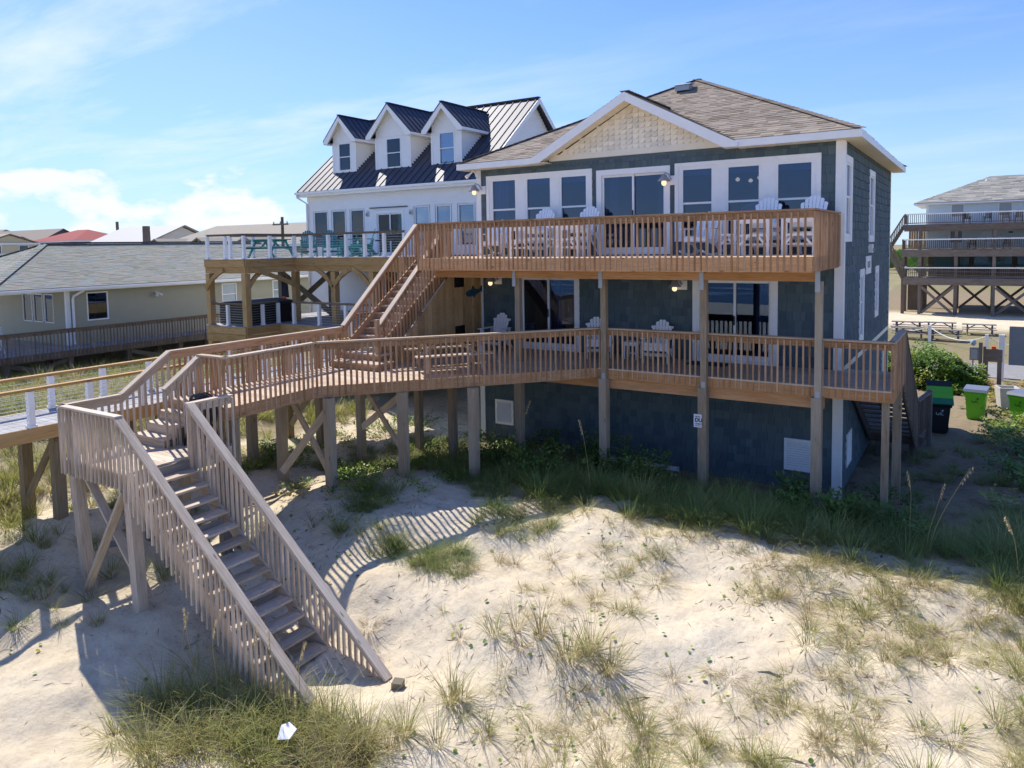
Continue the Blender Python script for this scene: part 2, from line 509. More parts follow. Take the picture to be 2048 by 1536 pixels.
class MB:
    """collects pieces of one mesh"""
    def __init__(s, base=(0, 0, 0)):
        s.v, s.f, s.m, s.gc, s.rn = [], [], [], [], []
        s.base = Vector(base)
        s.mats = []

    def mi(s, mat):
        if mat not in s.mats:
            s.mats.append(mat)
        return s.mats.index(mat)

    def add(s, verts, faces, mat, gc=None, rnd=None):
        k = len(s.v)
        vs = [Vector(q) - s.base for q in verts]
        s.v += [tuple(q) for q in vs]
        s.f += [tuple(k + i for i in f) for f in faces]
        mi = s.mi(mat)
        s.m += [mi] * len(faces)
        s.gc += [tuple(q) for q in (gc if gc is not None else vs)]
        s.rn += [random.random() if rnd is None else rnd] * len(vs)

    def box(s, c, dims, mat, R=None, rnd=None):
        co = CUBE * np.array(dims)
        ax = int(np.argmax(dims))
        gc = np.roll(co, -ax, axis=1)
        c = Vector(c)
        vs = [c + (R @ Vector(q) if R is not None else Vector(q)) for q in co]
        s.add(vs, CFACES, mat, gc, rnd)

    def span(s, lo, hi, mat, rnd=None):
        lo, hi = Vector(lo), Vector(hi)
        d = hi - lo
        s.box((lo + hi) / 2, (abs(d.x), abs(d.y), abs(d.z)), mat, None, rnd)

    def bar(s, p0, p1, w, h, mat, up=(0, 0, 1), rnd=None):
        L, R = barframe(p0, p1, up)
        s.box((Vector(p0) + Vector(p1)) / 2, (L, w, h), mat, R, rnd)

    def prism(s, poly, d, mat, rnd=None):
        """polygon (list of 3D points) extruded by vector d"""
        n = len(poly)
        d = Vector(d)
        a = [Vector(p) for p in poly]
        b = [p + d for p in a]
        nrm = Vector()
        for i in range(n):
            nrm += a[i].cross(a[(i + 1) % n])
        flip = nrm.dot(d) > 0
        fs = [tuple(range(n)), tuple(range(2 * n - 1, n - 1, -1))]
        fs += [(i, i + n, (i + 1) % n + n, (i + 1) % n) for i in range(n)]
        if flip:
            fs = [tuple(reversed(f)) for f in fs]
        s.add(a + b, fs, mat, None, rnd)

    def tube(s, pts, r, mat, n=8, closed=False, rnd=None):
        pts = [Vector(p) for p in pts]
        m = len(pts)
        rs = r if hasattr(r, '__len__') else [r] * m
        vs, fs = [], []
        prev = None
        for i, p in enumerate(pts):
            if closed:
                t = pts[(i + 1) % m] - pts[i - 1]
            else:
                t = pts[min(i + 1, m - 1)] - pts[max(i - 1, 0)]
            t.normalize()
            if prev is None:
                u = Vector((0, 0, 1)) if abs(t.z) < 0.9 else Vector((1, 0, 0))
                a = u.cross(t).normalized()
            else:
                a = (prev - t * prev.dot(t)).normalized()
            prev = a
            b = t.cross(a)
            for k in range(n):
                an = 2 * PI * k / n
                vs.append(p + (a * math.cos(an) + b * math.sin(an)) * rs[i])
        for i in range(m if closed else m - 1):
            j = (i + 1) % m
            for k in range(n):
                k2 = (k + 1) % n
                fs.append((i * n + k, i * n + k2, j * n + k2, j * n + k))
        if not closed:
            fs.append(tuple(reversed(range(n))))
            fs.append(tuple((m - 1) * n + k for k in range(n)))
        s.add(vs, fs, mat, None, rnd)

    def lathe(s, c, prof, mat, n=16, rnd=None):
        """profile of (radius, z)"""
        c = Vector(c)
        vs, fs = [], []
        for (r, z) in prof:
            for k in range(n):
                a = 2 * PI * k / n
                vs.append(c + Vector((r * math.cos(a), r * math.sin(a), z)))
        for i in range(len(prof) - 1):
            for k in range(n):
                k2 = (k + 1) % n
                fs.append((i * n + k, i * n + k2, (i + 1) * n + k2, (i + 1) * n + k))
        s.add(vs, fs, mat, None, rnd)

    def build(s, name, par, smooth=False, kind=None, label=None):
        me = bpy.data.meshes.new(name)
        me.from_pydata(s.v, [], s.f)
        for mt in s.mats:
            me.materials.append(MATS[mt])
        if len(s.mats) > 1:
            me.polygons.foreach_set('material_index', s.m)
        if smooth:
            me.polygons.foreach_set('use_smooth', [True] * len(s.f))
        setattrs(me, s.gc, s.rn)
        o = link(name, me, par)
        if kind:
            o['kind'] = kind
        if label:
            o['label'] = label
        return o


def pmb(par):
    return MB(par.base)


def sub(o, par):
    """use a part (built with its thing's base, at zero offset) as parent for sub-parts"""
    return Par(o, par.base)


def rect_minus(r, holes):
    """rectangle (u0,u1,v0,v1) minus rectangles -> list of rectangles"""
    out = [r]
    for (a0, a1, b0, b1) in holes:
        nxt = []
        for (u0, u1, v0, v1) in out:
            if a1 <= u0 or a0 >= u1 or b1 <= v0 or b0 >= v1:
                nxt.append((u0, u1, v0, v1))
                continue
            if a0 > u0: nxt.append((u0, a0, v0, v1))
            if a1 < u1: nxt.append((a1, u1, v0, v1))
            m0, m1 = max(u0, a0), min(u1, a1)
            if b0 > v0: nxt.append((m0, m1, v0, b0))
            if b1 < v1: nxt.append((m0, m1, b1, v1))
        out = nxt
    return [q for q in out if q[1] - q[0] > 1e-4 and q[3] - q[2] > 1e-4]


def wedge(O, U, Vv, N, u0, u1, v0, v1, t0, t1):
    """shingle: u0..u1 wide, v0 (butt) .. v1 (head), t0 thick at the butt and t1 at the head"""
    def P(u, v, t):
        return O + U * u + Vv * v + N * t
    vs = [P(u0, v0, 0), P(u1, v0, 0), P(u1, v1, 0), P(u0, v1, 0), P(u0, v0, t0), P(u1, v0, t0), P(u1, v1, t1), P(u0, v1, t1)]
    return vs


def siding(mb, O, U, N, rect, holes, exposure, mat, thick=0.018, rnd=0.5):
    """horizontal lap siding as overlapping tapered boards on a wall rectangle"""
    O, U, N = Vector(O), Vector(U), Vector(N)
    Vz = Vector((0, 0, 1))
    u0, u1, v0, v1 = rect
    z = v0
    while z < v1 - 1e-3:
        z1 = min(z + exposure, v1)
        for (a, b, c, d) in rect_minus((u0, u1, z, z1), holes):
            mb.add(wedge(O, U, Vz, N, a, b, c, d, thick, 0.004), [f for f in CFACES], mat, None, rnd)
        z = z1


def tabs(mb, O, U, Vv, N, vmax, spanf, exposure, width, mat, thick=0.012, jit=0.35):
    """roof shingles: rows of tabs on a sloping plane"""
    v = 0.0
    row = 0
    while v < vmax - 0.02:
        v1 = min(v + exposure * 1.15, vmax)
        a0, a1 = spanf(v)
        b0, b1 = spanf(min(v + exposure, vmax))
        lo, hi = max(a0, b0), min(a1, b1)
        lo2, hi2 = min(a0, b0), max(a1, b1)
        u = a0 - random.random() * width
        while u < a1:
            wd = width * (1 + (random.random() - 0.5) * 2 * jit)
            s0, s1 = max(u, a0), min(u + wd, a1)
            if s1 - s0 > 0.01:
                q0, q1 = min(max(s0, b0), b1), max(min(s1, b1), b0)
                if q1 < q0: q0 = q1 = (q0 + q1) / 2
                t = thick * (0.55 + 0.9 * random.random())
                dv = -random.choice((0.0, 0.0, 0.012))
                P = lambda uu, vv, tt: O + U * uu + Vv * vv + N * tt
                vs = [P(s0, v + dv, 0), P(s1, v + dv, 0), P(q1, v1, 0), P(q0, v1, 0), P(s0, v + dv, t), P(s1, v + dv, t), P(q1, v1, 0.003), P(q0, v1, 0.003)]
                mb.add(vs, [(4, 5, 6, 7), (0, 1, 5, 4), (1, 2, 6, 5), (3, 0, 4, 7)], mat)
            u += wd
        v += exposure
        row += 1


def railing(name, pts, par, mat, capmat=None, h=0.96, below=0.24, spacing=0.128, bal=0.038, capw=0.14, band=0.14, side=1, post_at=(), balmat=None, balname='baluster', end_trim=0.0, endpost=True):
    """wood railing along a polyline of floor points (z = floor): flat cap, top band, square balusters fixed outside the rim"""
    capmat = capmat or mat
    mb = pmb(par)
    bars = []
    n = len(pts)
    for i in range(n - 1):
        a, b = Vector(pts[i]), Vector(pts[i + 1])
        d = b - a
        hd = Vector((d.x, d.y, 0)).normalized()
        out = Vector((hd.y, -hd.x, 0)) * side
        up = Vector((0, 0, h))
        ax = hd * (capw * 0.35)
        mb.bar(a + up - ax * (i > 0) + V(0, 0, 0.02), b + up + ax * (i < n - 2) + V(0, 0, 0.02), capw, 0.036, capmat)
        mb.bar(a + up - V(0, 0, 0.002 + band / 2 + 0.0), b + up - V(0, 0, 0.002 + band / 2), 0.036, band, mat)
        L = Vector((d.x, d.y, 0)).length
        k = max(1, int(round(L / spacing)))
        for j in range(k + (1 if i == n - 2 else 0)):
            t = (j + 0.5 * 0) / k
            p = a + d * t + out * (0.0185 + bal / 2)
            bars.append((p + V(0, 0, -below + random.uniform(-.012, .012)), p + V(0, 0, h - 0.022)))
    o = mb.build(name, par)
    sp = sub(o, par)
    for (p0, p1) in bars:
        jx, jy = random.uniform(-.006, .006), random.uniform(-.004, .004)
        bar(balname, p0 + V(jx, jy, 0), p1, bal, bal, balmat or mat, sp, up=(0, 1, 0))
    return o


# ------------------------------------------------------------------ ground
CTRL = np.array([
    (0, .2, -3.06), (-3, 0, -3.08), (-6, 0, -3.02), (-10.2, 0, -2.98), (0, 5, -3.1), (0, 10, -3.2), (1.5, 3, -3.1), (1.6, 8.5, -3.15), (3, 9, -3.15), (5, 3, -2.9),
    (-5, 5, -3.1), (-10, 6, -2.95), (-5, -2.1, -2.62), (-2.5, -2.1, -2.72), (-.1, -2.1, -2.76), (1.2, -2.1, -2.72), (-7.5, -2.1, -2.64),
    (-5.7, -5.6, -2.40), (-3.5, -5.1, -2.38), (-1.3, -4.9, -2.40), (.6, -4.9, -2.42), (2.6, -5.1, -2.40), (5, -4.6, -2.3), (4.5, -1.5, -2.6), (3.2, 1.5, -2.85),
    (-9.4, -7.1, -2.25), (-8.4, -5.7, -2.25), (-7.2, -4.5, -2.40), (-11.2, -7, -2.47), (-11, -4.2, -2.72), (-10, -3, -2.66), (-7.6, -7.0, -2.38),
    (-10.7, -11.67, -3.13), (-9.2, -11.67, -3.16), (-4.8, -10.6, -3.50), (-5.8, -11.7, -3.50), (-7.5, -11, -3.3), (-9, -9.5, -2.85), (-10.9, -9.4, -2.6),
    (-6.5, -8.3, -2.80), (-4.3, -8, -2.82), (-1.5, -7.5, -2.80), (1, -7, -2.75), (3, -7, -2.72), (-2.2, -11, -3.50), (0, -9.5, -3.25), (3, -8.5, -3.0), (-4, -12.5, -3.58),
    (-7, -13.5, -3.55), (-10, -14, -3.25), (4, -12, -3.55), (-2, -15, -3.8), (2.7, -18.5, -4.2),
    (-12.8, -11.1, -2.30), (-13, -9, -2.1), (-14, -13, -2.4), (-16, -11, -2.0), (-12.5, -13, -2.5), (-11.6, -12.8, -2.62), (-14, -7, -2.1), (-18, -8, -1.9), (-22, -6, -1.9), (-28, -4, -2.1),
    (-20, 0, -2.3), (-16, 2, -2.5), (-14, -2, -2.45), (-30, -2, -2.2), (-36, 2, -2.3), (-24, 8, -2.6), (2, 22, -4), (0, 30, -4), (5, 40, -4), (0, 58, -3.9), (6, 24, -4), (10, 26, -4),
    (-20, 30, -3.5), (-40, 20, -3), (-60, 15, -3), (-80, 30, -3), (30, 30, -4), (20, 10, -3.5), (15, 0, -3), (15, -10, -3.3), (8, 8, -3.1), (6, 14, -3.5), (0, 16, -3.6), (-40, -5, -2.4), (-30, -15, -3), (-20, -18, -3.4),
    (-10, -25, -4.6), (10, -25, -4.6), (30, -25, -4.6), (-40, -25, -4.6), (0, -40, -5.6), (60, -40, -5.6), (-60, -40, -5.6), (0, -90, -9), (120, -90, -9), (-120, -90, -9),
    (0, 150, -4), (150, 100, -4), (-150, 100, -4), (0, 400, -4), (300, 0, -4), (-300, 0, -4), (300, 300, -4), (-300, 300, -4), (-300, -90, -9), (300, -90, -9)], dtype=float)


def lattice(ix, iy, seed):
    h = (ix.astype(np.int64) * 374761393 + iy.astype(np.int64) * 668265263 + seed * 1442695041) & 0x7fffffff
    h = (h ^ (h >> 13)) * 1274126177 & 0x7fffffff
    return ((h ^ (h >> 16)) & 0xffff) / 65535.0


def vnoise(x, y, seed=0):
    ix, iy = np.floor(x), np.floor(y)
    fx, fy = x - ix, y - iy
    fx, fy = fx * fx * (3 - 2 * fx), fy * fy * (3 - 2 * fy)
    a, b = lattice(ix, iy, seed), lattice(ix + 1, iy, seed)
    c, d = lattice(ix, iy + 1, seed), lattice(ix + 1, iy + 1, seed)
    return (a + (b - a) * fx) * (1 - fy) + (c + (d - c) * fx) * fy - 0.5


def tzs(x, y):
    """terrain height for arrays"""
    x, y = np.asarray(x, float), np.asarray(y, float)
    num, den = np.zeros_like(x), np.zeros_like(x)
    for (cx, cy, cz) in CTRL:
        wgt = 1.0 / ((x - cx) ** 2 + (y - cy) ** 2 + 0.35) ** 1.75
        num += wgt * cz
        den += wgt
    z = num / den
    near = np.clip(1.2 - (np.hypot(x + 4, y + 6)) / 40, 0, 1)
    z = z + near * (0.16 * vnoise(x * 0.55, y * 0.55, 1) + 0.11 * vnoise(x * 1.4, y * 1.4, 2) + 0.07 * vnoise(x * 3.1 + y, y * 3.1, 3) + 0.035 * vnoise(x * 6.5, y * 6.5 - x, 4))
    return z


def tz(x, y):
    return float(tzs(np.array([x]), np.array([y]))[0])


def smooth01(x, a, b):
    t = np.clip((x - a) / (b - a), 0, 1)
    return t * t * (3 - 2 * t)


def soil_mask(x, y):
    """dark planty soil (1) against open sand (0)"""
    behind = smooth01(y, -4.9, -3.6) * smooth01(x, -8.5, -6.5)
    under = 0.40 * smooth01(y, -6.5, -4.0) * smooth01(x, -14, -11)
    field = 0.9 * smooth01(-x, 13.4, 15.0) * smooth01(y, -13, -9)
    back = 0.8 * smooth01(y, -0.5, 2.0)
    right = 0.8 * smooth01(x, 4.0, 6.0) * smooth01(y, -9, -6)
    m = np.maximum.reduce([behind, under, field, back, right])
    m = m * (1 - smooth01(y, 46.5, 48.5) * smooth01(60 - y, -2, 4))
    return m * (1 - smooth01(-y, 16, 24))


def turf_mask(x, y):
    return np.maximum.reduce([smooth01(y, 29, 33) * (1 - smooth01(y, 46, 48)) * 0.85, smooth01(-x, 14, 17) * smooth01(y, -12, -8) * 0.8, smooth01(y, 78, 90)])


def axis(a, b, fine, lo, hi, grow=1.13):
    pts = list(np.arange(a, b + 1e-6, fine))
    s = fine
    p = b
    while p < hi:
        s *= grow
        p += s
        pts.append(p)
    s = fine
    p = a
    pre = []
    while p > lo:
        s *= grow
        p -= s
        pre.append(p)
    return np.array(pre[::-1] + pts)


gx = axis(-15.0, 6.0, 0.075, -420, 420)
gy = axis(-15.0, 3.0, 0.075, -60, 700)
GX, GY = np.meshgrid(gx, gy)
GZ = tzs(GX.ravel(), GY.ravel()).reshape(GX.shape)
nx, ny = len(gx), len(gy)
co = np.stack([GX, GY, GZ], -1).reshape(-1, 3)
ii = (np.arange(ny - 1)[:, None] * nx + np.arange(nx - 1)[None, :]).ravel()
quads = np.stack([ii, ii + 1, ii + nx + 1, ii + nx], 1)


def npmesh(name, co, faces_flat, nv, gc=None, rnd=None, mat=None, smooth=False):
    """mesh from arrays; every face has nv corners"""
    me = bpy.data.meshes.new(name)
    nf = len(faces_flat) // nv
    me.vertices.add(len(co))
    me.vertices.foreach_set('co', np.asarray(co, np.float32).ravel())
    me.loops.add(nf * nv)
    me.loops.foreach_set('vertex_index', np.asarray(faces_flat, np.int32).ravel())
    me.polygons.add(nf)
    me.polygons.foreach_set('loop_start', np.arange(0, nf * nv, nv, dtype=np.int32))
    if smooth:
        me.polygons.foreach_set('use_smooth', np.ones(nf, bool))
    if gc is not None:
        setattrs(me, gc, rnd)
    if mat:
        me.materials.append(MATS[mat])
    me.update(calc_edges=True)
    return me


gm = npmesh('ground', co, quads.ravel(), 4, None, None, 'sand', True)
for nm, fn in (('soil', soil_mask), ('turf', turf_mask)):
    a = gm.attributes.new(nm, 'FLOAT', 'POINT')
    a.data.foreach_set('value', fn(co[:, 0], co[:, 1]).astype(np.float32))
tag(link('ground', gm, None), kind='structure')

sm = MB()
sm.add([(-900, -1500, -5.3), (900, -1500, -5.3), (900, -36, -5.3), (-900, -36, -5.3)], [(0, 1, 2, 3)], 'sea_water')
tag(sm.build('sea', None), kind='structure')

# paved lane beside the motel lawn
rm = MB()
xs = [(x, 24.9 + 0.02 * x, 29.6 + 0.02 * x) for x in np.arange(-8, 41, 1.0)]
vs, fs = [], []
for (x, y0, y1) in xs:
    vs += [(x, y0, tz(x, y0) + 0.05), (x, (y0 + y1) / 2, tz(x, (y0 + y1) / 2) + 0.07), (x, y1, tz(x, y1) + 0.05)]
for i in range(len(xs) - 1):
    for k in (0, 1):
        fs.append((i * 3 + k, (i + 1) * 3 + k, (i + 1) * 3 + k + 1, i * 3 + k + 1))
rm.add(vs, fs, 'asphalt')
tag(rm.build('road', None, True), kind='structure')

# ================================================================== BLUE HOUSE
HZ = 5.30          # soffit
EZ = 5.48          # eave top
HD = 10.0          # depth
HWD = 10.24        # width
house = worldthing('beach_house', 'blue shake covered three level beach house with white trim and brown shingle roof', 'house', (-5.1, 5.0, -3.0))
H = house
WB = -2.95         # siding bottom
# openings, (x0,x1,z0,z1)
SUR_L, SUR_R = (-9.88, -6.37, 3.08, 5.10), (-4.01, -0.48, 3.06, 5.06)
DOORU = (-6.24, -4.14, 2.74, 5.03)
DOORA, DOORB = (-8.86, -6.80, 0.0, 2.20), (-3.54, -1.43, 0.0, 2.18)
VENTL, VENTR = (-9.70, -9.05, -2.37, -1.62), (-1.25, -0.50, -2.52, -1.74)
fholes = [SUR_L, SUR_R, DOORU, DOORA, DOORB]
wl = pmb(H)
for (a, b, c, d) in rect_minus((-HWD, 0, WB, HZ + 0.15), fholes):
    wl.span((a, 0.0, c), (b, 0.12, d), 'blue_shake', 0.4)
front_wall = wl.build('wall', H)
# side wall facing the lane, u runs along +Y
SW = [(0.10, 1.17, 2.99, 5.0), (4.40, 5.60, 2.96, 4.98), (2.75, 3.60, 0.31, 2.25), (6.05, 6.90, 0.68, 2.23)]
wl = pmb(H)
for (a, b, c, d) in rect_minus((0.12, HD, WB, HZ + 0.15), SW):
    wl.span((-0.12, a, c), (0.0, b, d), 'blue_shake', 0.4)
side_wall = wl.build('wall', H)
wl = pmb(H)
wl.span((-HWD, 0.12, WB), (-HWD + 0.12, HD - 0.12, HZ + 0.15), 'blue_shake', 0.4)
wl.span((-HWD, HD - 0.12, WB), (-0.12, HD, HZ + 0.15), 'blue_shake', 0.4)
wl.build('wall', H)
# shingle layout: (wall, O, U, N, rect, thick)
cells = []
EXP = 0.215


def layout(O, U, N, rect, holes, sidx):
    O, U, N = Vector(O), Vector(U), Vector(N)
    z = rect[2]
    while z < rect[3] - 0.01:
        z1 = min(z + EXP, rect[3])
        u = rect[0] - random.random() * 0.15
        while u < rect[1]:
            wd = random.choice((0.12, 0.15, 0.18, 0.2, 0.23, 0.27))
            s0, s1 = max(u, rect[0]) + 0.003, min(u + wd, rect[1]) - 0.003
            if s1 - s0 > 0.02:
                for (a, b, c, d) in rect_minus((s0, s1, z - random.choice((0, 0, 0.004, 0.012)), z1 + 0.01), holes):
                    cells.append((sidx, O, U, N, a, b, c, d))
            u += wd
        z = z1


layout((0, 0, 0), (1, 0, 0), (0, -1, 0), (-HWD + 0.17, -0.18, WB, HZ), fholes + [VENTL, VENTR], 0)
layout((0, 0, 0), (0, 1, 0), (1, 0, 0), (0.18, HD - 0.05, WB, HZ), SW + [(3.88, 5.03, 2.06, 2.58), (0.80, 1.60, -2.53, -1.70), (0, HD, -0.07, 0.06)], 1)
Vz = Vector((0, 0, 1))


def cell_px(c):
    p = c[1] + c[2] * ((c[4] + c[5]) / 2) + Vz * ((c[6] + c[7]) / 2)
    d = (p - CAMPOS).length
    face = abs((CAMPOS - p).normalized().dot(c[3]))
    vis = 1.0
    if c[0] == 0 and -0.3 < p.z < 1.0: vis = 0.6
    return min(c[5] - c[4], 0.25) * face / d * vis


cells.sort(key=cell_px, reverse=True)
walls = [front_wall, side_wall]
rest = [pmb(H), pmb(H)]
for k, (si, O, U, N, a, b, c, d) in enumerate(cells):
    t0 = 0.022 + random.random() * 0.009
    vs = wedge(O, U, Vz, N, a, b, c, d, t0, 0.005)
    gc = [(v - vs[0]) for v in vs]
    gc = [(g.dot(U), g.dot(N), g.z) for g in gc]
    if k < 300 and b - a > 0.06:
        mb = pmb(H)
        mb.add(vs, CFACES, 'blue_shake', gc)
        mb.build('shingle', sub(walls[si], H))
    else:
        rest[si].add(vs, CFACES, 'blue_shake', gc)
for si in (0, 1):
    rest[si].build('shingle_siding', sub(walls[si], H), kind='stuff')

# trim
span('corner_board', (-0.17, -0.034, -3.08), (0.0, 0.0, HZ), 'white_paint', H)
span('corner_board', (0.0, -0.034, -3.08), (0.034, 0.16, HZ), 'white_paint', H)
span('corner_board', (-HWD, -0.034, -2.9), (-HWD + 0.16, 0.0, HZ), 'white_paint', H)
span('corner_board', (0.0, HD - 0.1, WB), (0.03, HD, HZ), 'cream_trim', H)
span('skirt_board', (-HWD + 0.17, -0.012, -3.12), (-0.18, 0.06, WB - 0.002), 'stain_skirt', H)
span('band_board', (0.0, 0.18, -0.07), (0.03, HD - 0.11, 0.06), 'cream_trim', H)
span('door_frame', (0.0, 8.2, -2.9), (0.05, 8.9, -0.35), 'cream_trim', H)
span('flood_gate', (-6.3, -0.04, -2.99), (-3.9, -0.0125, -2.87), 'white_paint', H)
span('flood_gate', (-1.35, -0.04, -3.12), (-0.22, -0.0125, -3.02), 'white_paint', H)

# floors and inside walls
span('floor_slab', (-HWD + 0.13, 0.13, -0.25), (-0.13, HD - 0.13, -0.02), 'interior_floor', H)
span('floor_slab', (-HWD + 0.13, 0.13, 2.45), (-0.13, HD - 0.13, 2.72), 'interior_floor', H)
span('ceiling_slab', (-HWD + 0.13, 0.13, HZ - 0.05), (-0.13, HD - 0.13, HZ + 0.05), 'interior_wall', H)
for z0, z1 in ((-0.015, 2.445), (2.725, HZ - 0.055)):
    span('partition_wall', (-HWD + 0.13, 4.6, z0), (-0.13, 4.7, z1), 'interior_wall', H)
    span('partition_wall', (-6.32, 0.13 + 0.02, z0), (-6.29, 4.59, z1), 'interior_wall', H)


def sash_window(par, ux, x0, x1, zb, zt, zm, plane, mat='white_paint', glassm='glass_clear', shade=0.0, fw=0.05, curtain=False, name='window'):
    """double-hung window. ux: function (u, depth, z) -> world point; depth positive outwards"""
    mb = pmb(par)

    def sp(u0, u1, z0, z1, d0, d1, m=mat, t=mb):
        a, b = ux(u0, d0, z0), ux(u1, d1, z1)
        t.span(a, b, m)
    sp(x0 - fw, x0, zb - fw, zt + fw, -0.06, 0.012)
    sp(x1, x1 + fw, zb - fw, zt + fw, -0.06, 0.012)
    sp(x0, x1, zt, zt + fw, -0.06, 0.012)
    sp(x0, x1, zb - fw, zb, -0.06, 0.02)
    if zm:
        sp(x0, x1, zm - 0.025, zm + 0.025, -0.055, 0.0)
    o = mb.build(name, par)
    s = sub(o, par)
    rng = [(zb, zm - 0.025, -0.045), (zm + 0.025, zt, -0.025)] if zm else [(zb, zt, -0.03)]
    for (a, b, dd) in rng:
        pm = pmb(par)
        pm.span(ux(x0, dd - 0.006, a), ux(x1, dd, b), glassm)
        pm.build('pane', s)
    if shade > 0:
        pm = pmb(par)
        pm.span(ux(x0 - 0.02, -0.16, zt - shade), ux(x1 + 0.02, -0.14, zt + 0.02), 'shade_cloth')
        pm.build('roller_shade', s)
    if curtain:
        pm = pmb(par)
        k = 7
        w = (x1 - x0) * 0.55 / k
        for i in range(k):
            pm.span(ux(x0 + i * w, -0.20 - 0.03 * (i % 2), zb - 0.05), ux(x0 + (i + 1) * w - 0.004, -0.17 - 0.03 * (i % 2), zt + 0.02), 'curtain_cloth')
        pm.build('curtain', s)
    return o


fu = lambda u, d, z: Vector((u, -d, z))
su = lambda u, d, z: Vector((d, u, z))


def surround(rect, wins, zm, par):
    mb = pmb(par)
    gap = 0.05
    holes = [(a - gap, b + gap, 3.20 - gap, zt + gap) for (a, b, zt) in wins]
    x0, x1, z0, z1 = rect
    for (a, b, c, d) in rect_minus(rect, holes):
        mb.span((a, -0.022, c), (b, 0.12, d), 'white_paint')
    # raised casing edge
    mb.span((x0, -0.045, z1 - 0.10), (x1, -0.0225, z1), 'white_paint')
    mb.span((x0, -0.045, z0), (x1, -0.0225, z0 + 0.07), 'white_paint')
    mb.span((x0, -0.045, z0 + 0.0705), (x0 + 0.10, -0.0225, z1 - 0.1005), 'white_paint')
    mb.span((x1 - 0.10, -0.045, z0 + 0.0705), (x1, -0.0225, z1 - 0.1005), 'white_paint')
    mb.build('window_surround', par)
    for i, (a, b, zt) in enumerate(wins):
        sash_window(par, fu, a, b, 3.20, zt, zm, 0, shade=0.14 if rect is SUR_R or i else 0.0, curtain=(rect is SUR_L and i == 0))


surround(SUR_L, [(-9.67, -8.88, 4.94), (-8.47, -7.71, 4.93), (-7.34, -6.57, 4.92)], 4.09, H)
surround(SUR_R, [(-3.80, -3.06, 4.88), (-2.64, -1.90, 4.87), (-1.45, -0.70, 4.86)], 4.03, H)
for (a, b, c, d), zm in zip(SW, (4.05, 4.0, 1.35, 1.5)):
    mb = pmb(H)
    for (q0, q1, q2, q3) in rect_minus((a, b, c, d), [(a + 0.14, b - 0.14, c + 0.14, d - 0.16)]):
        mb.span((-0.1, q0, q2), (0.035, q1, q3), 'white_paint')
    mb.build('window_casing', H)
    sash_window(H, su, a + 0.19, b - 0.19, c + 0.19, d - 0.21, zm, 0, fw=0.05)


def slider(par, x0, x1, zt, casing_l, casing_r, z0=0.0, screen=False, name='sliding_door', top=0.12, glassm='glass_clear', y=0.0, mat='white_paint'):
    mb = pmb(par)
    Y = lambda d: y - d
    xl, xr = x0 + casing_l, x1 - casing_r
    mb.span((x0, Y(0.04), z0), (xl, Y(-0.11), zt), mat)
    mb.span((xr, Y(0.04), z0), (x1, Y(-0.11), zt), mat)
    mb.span((xl, Y(0.04), zt - top), (xr, Y(-0.11), zt), mat)
    mb.span((xl, Y(0.03), z0), (xr, Y(-0.11), z0 + 0.05), mat)
    o = mb.build(name, par)
    s = sub(o, par)
    xm = (xl + xr) / 2
    for i, (a, b, dd) in enumerate(((xl + .004, xm + 0.03, -0.02), (xm - 0.03, xr - .004, -0.06))):
        pm = pmb(par)
        b0, t0, st = z0 + 0.052, zt - top - 0.002, 0.055
        pm.span((a, Y(dd), b0), (a + st, Y(dd - 0.035), t0), mat)
        pm.span((b - st, Y(dd), b0), (b, Y(dd - 0.035), t0), mat)
        pm.span((a + st, Y(dd), t0 - st), (b - st, Y(dd - 0.035), t0), mat)
        pm.span((a + st, Y(dd), b0), (b - st, Y(dd - 0.035), b0 + 0.14), mat)
        pm.build('door_sash', s)
        pm = pmb(par)
        pm.span((a + st, Y(dd - 0.014), b0 + 0.14), (b - st, Y(dd - 0.02), t0 - st), glassm)
        pm.build('pane', s)
    pm = pmb(par)
    pm.span((xm + 0.0 - 0.012, Y(0.03), z0 + 0.95), (xm + 0.012, Y(-0.019), z0 + 1.18), 'black_plastic')
    pm.build('door_handle', s)
    return o


slider(H, DOORU[0], DOORU[1], DOORU[3], 0.15, 0.15, 2.74, top=0.15)
slider(H, DOORA[0], DOORA[1], DOORA[3], 0.15, 0.15, 0.0)
slider(H, DOORB[0], DOORB[1], DOORB[3], 0.18, 0.17, 0.0)
# curtains inside the sliding doors
for (x0, x1, z0, z1) in ((-7.75, -7.45, 0.1, 2.05), (-2.0, -1.7, 0.1, 2.0), (-5.95, -5.7, 2.8, 4.85), (-4.55, -4.35, 2.8, 4.85)):
    mb = pmb(H)
    for i in range(5):
        w = (x1 - x0) / 5
        mb.span((x0 + i * w, 0.2 + 0.03 * (i % 2), z0), (x0 + (i + 1) * w - .004, 0.23 + 0.03 * (i % 2), z1), 'curtain_cloth')
    mb.build('curtain', H)


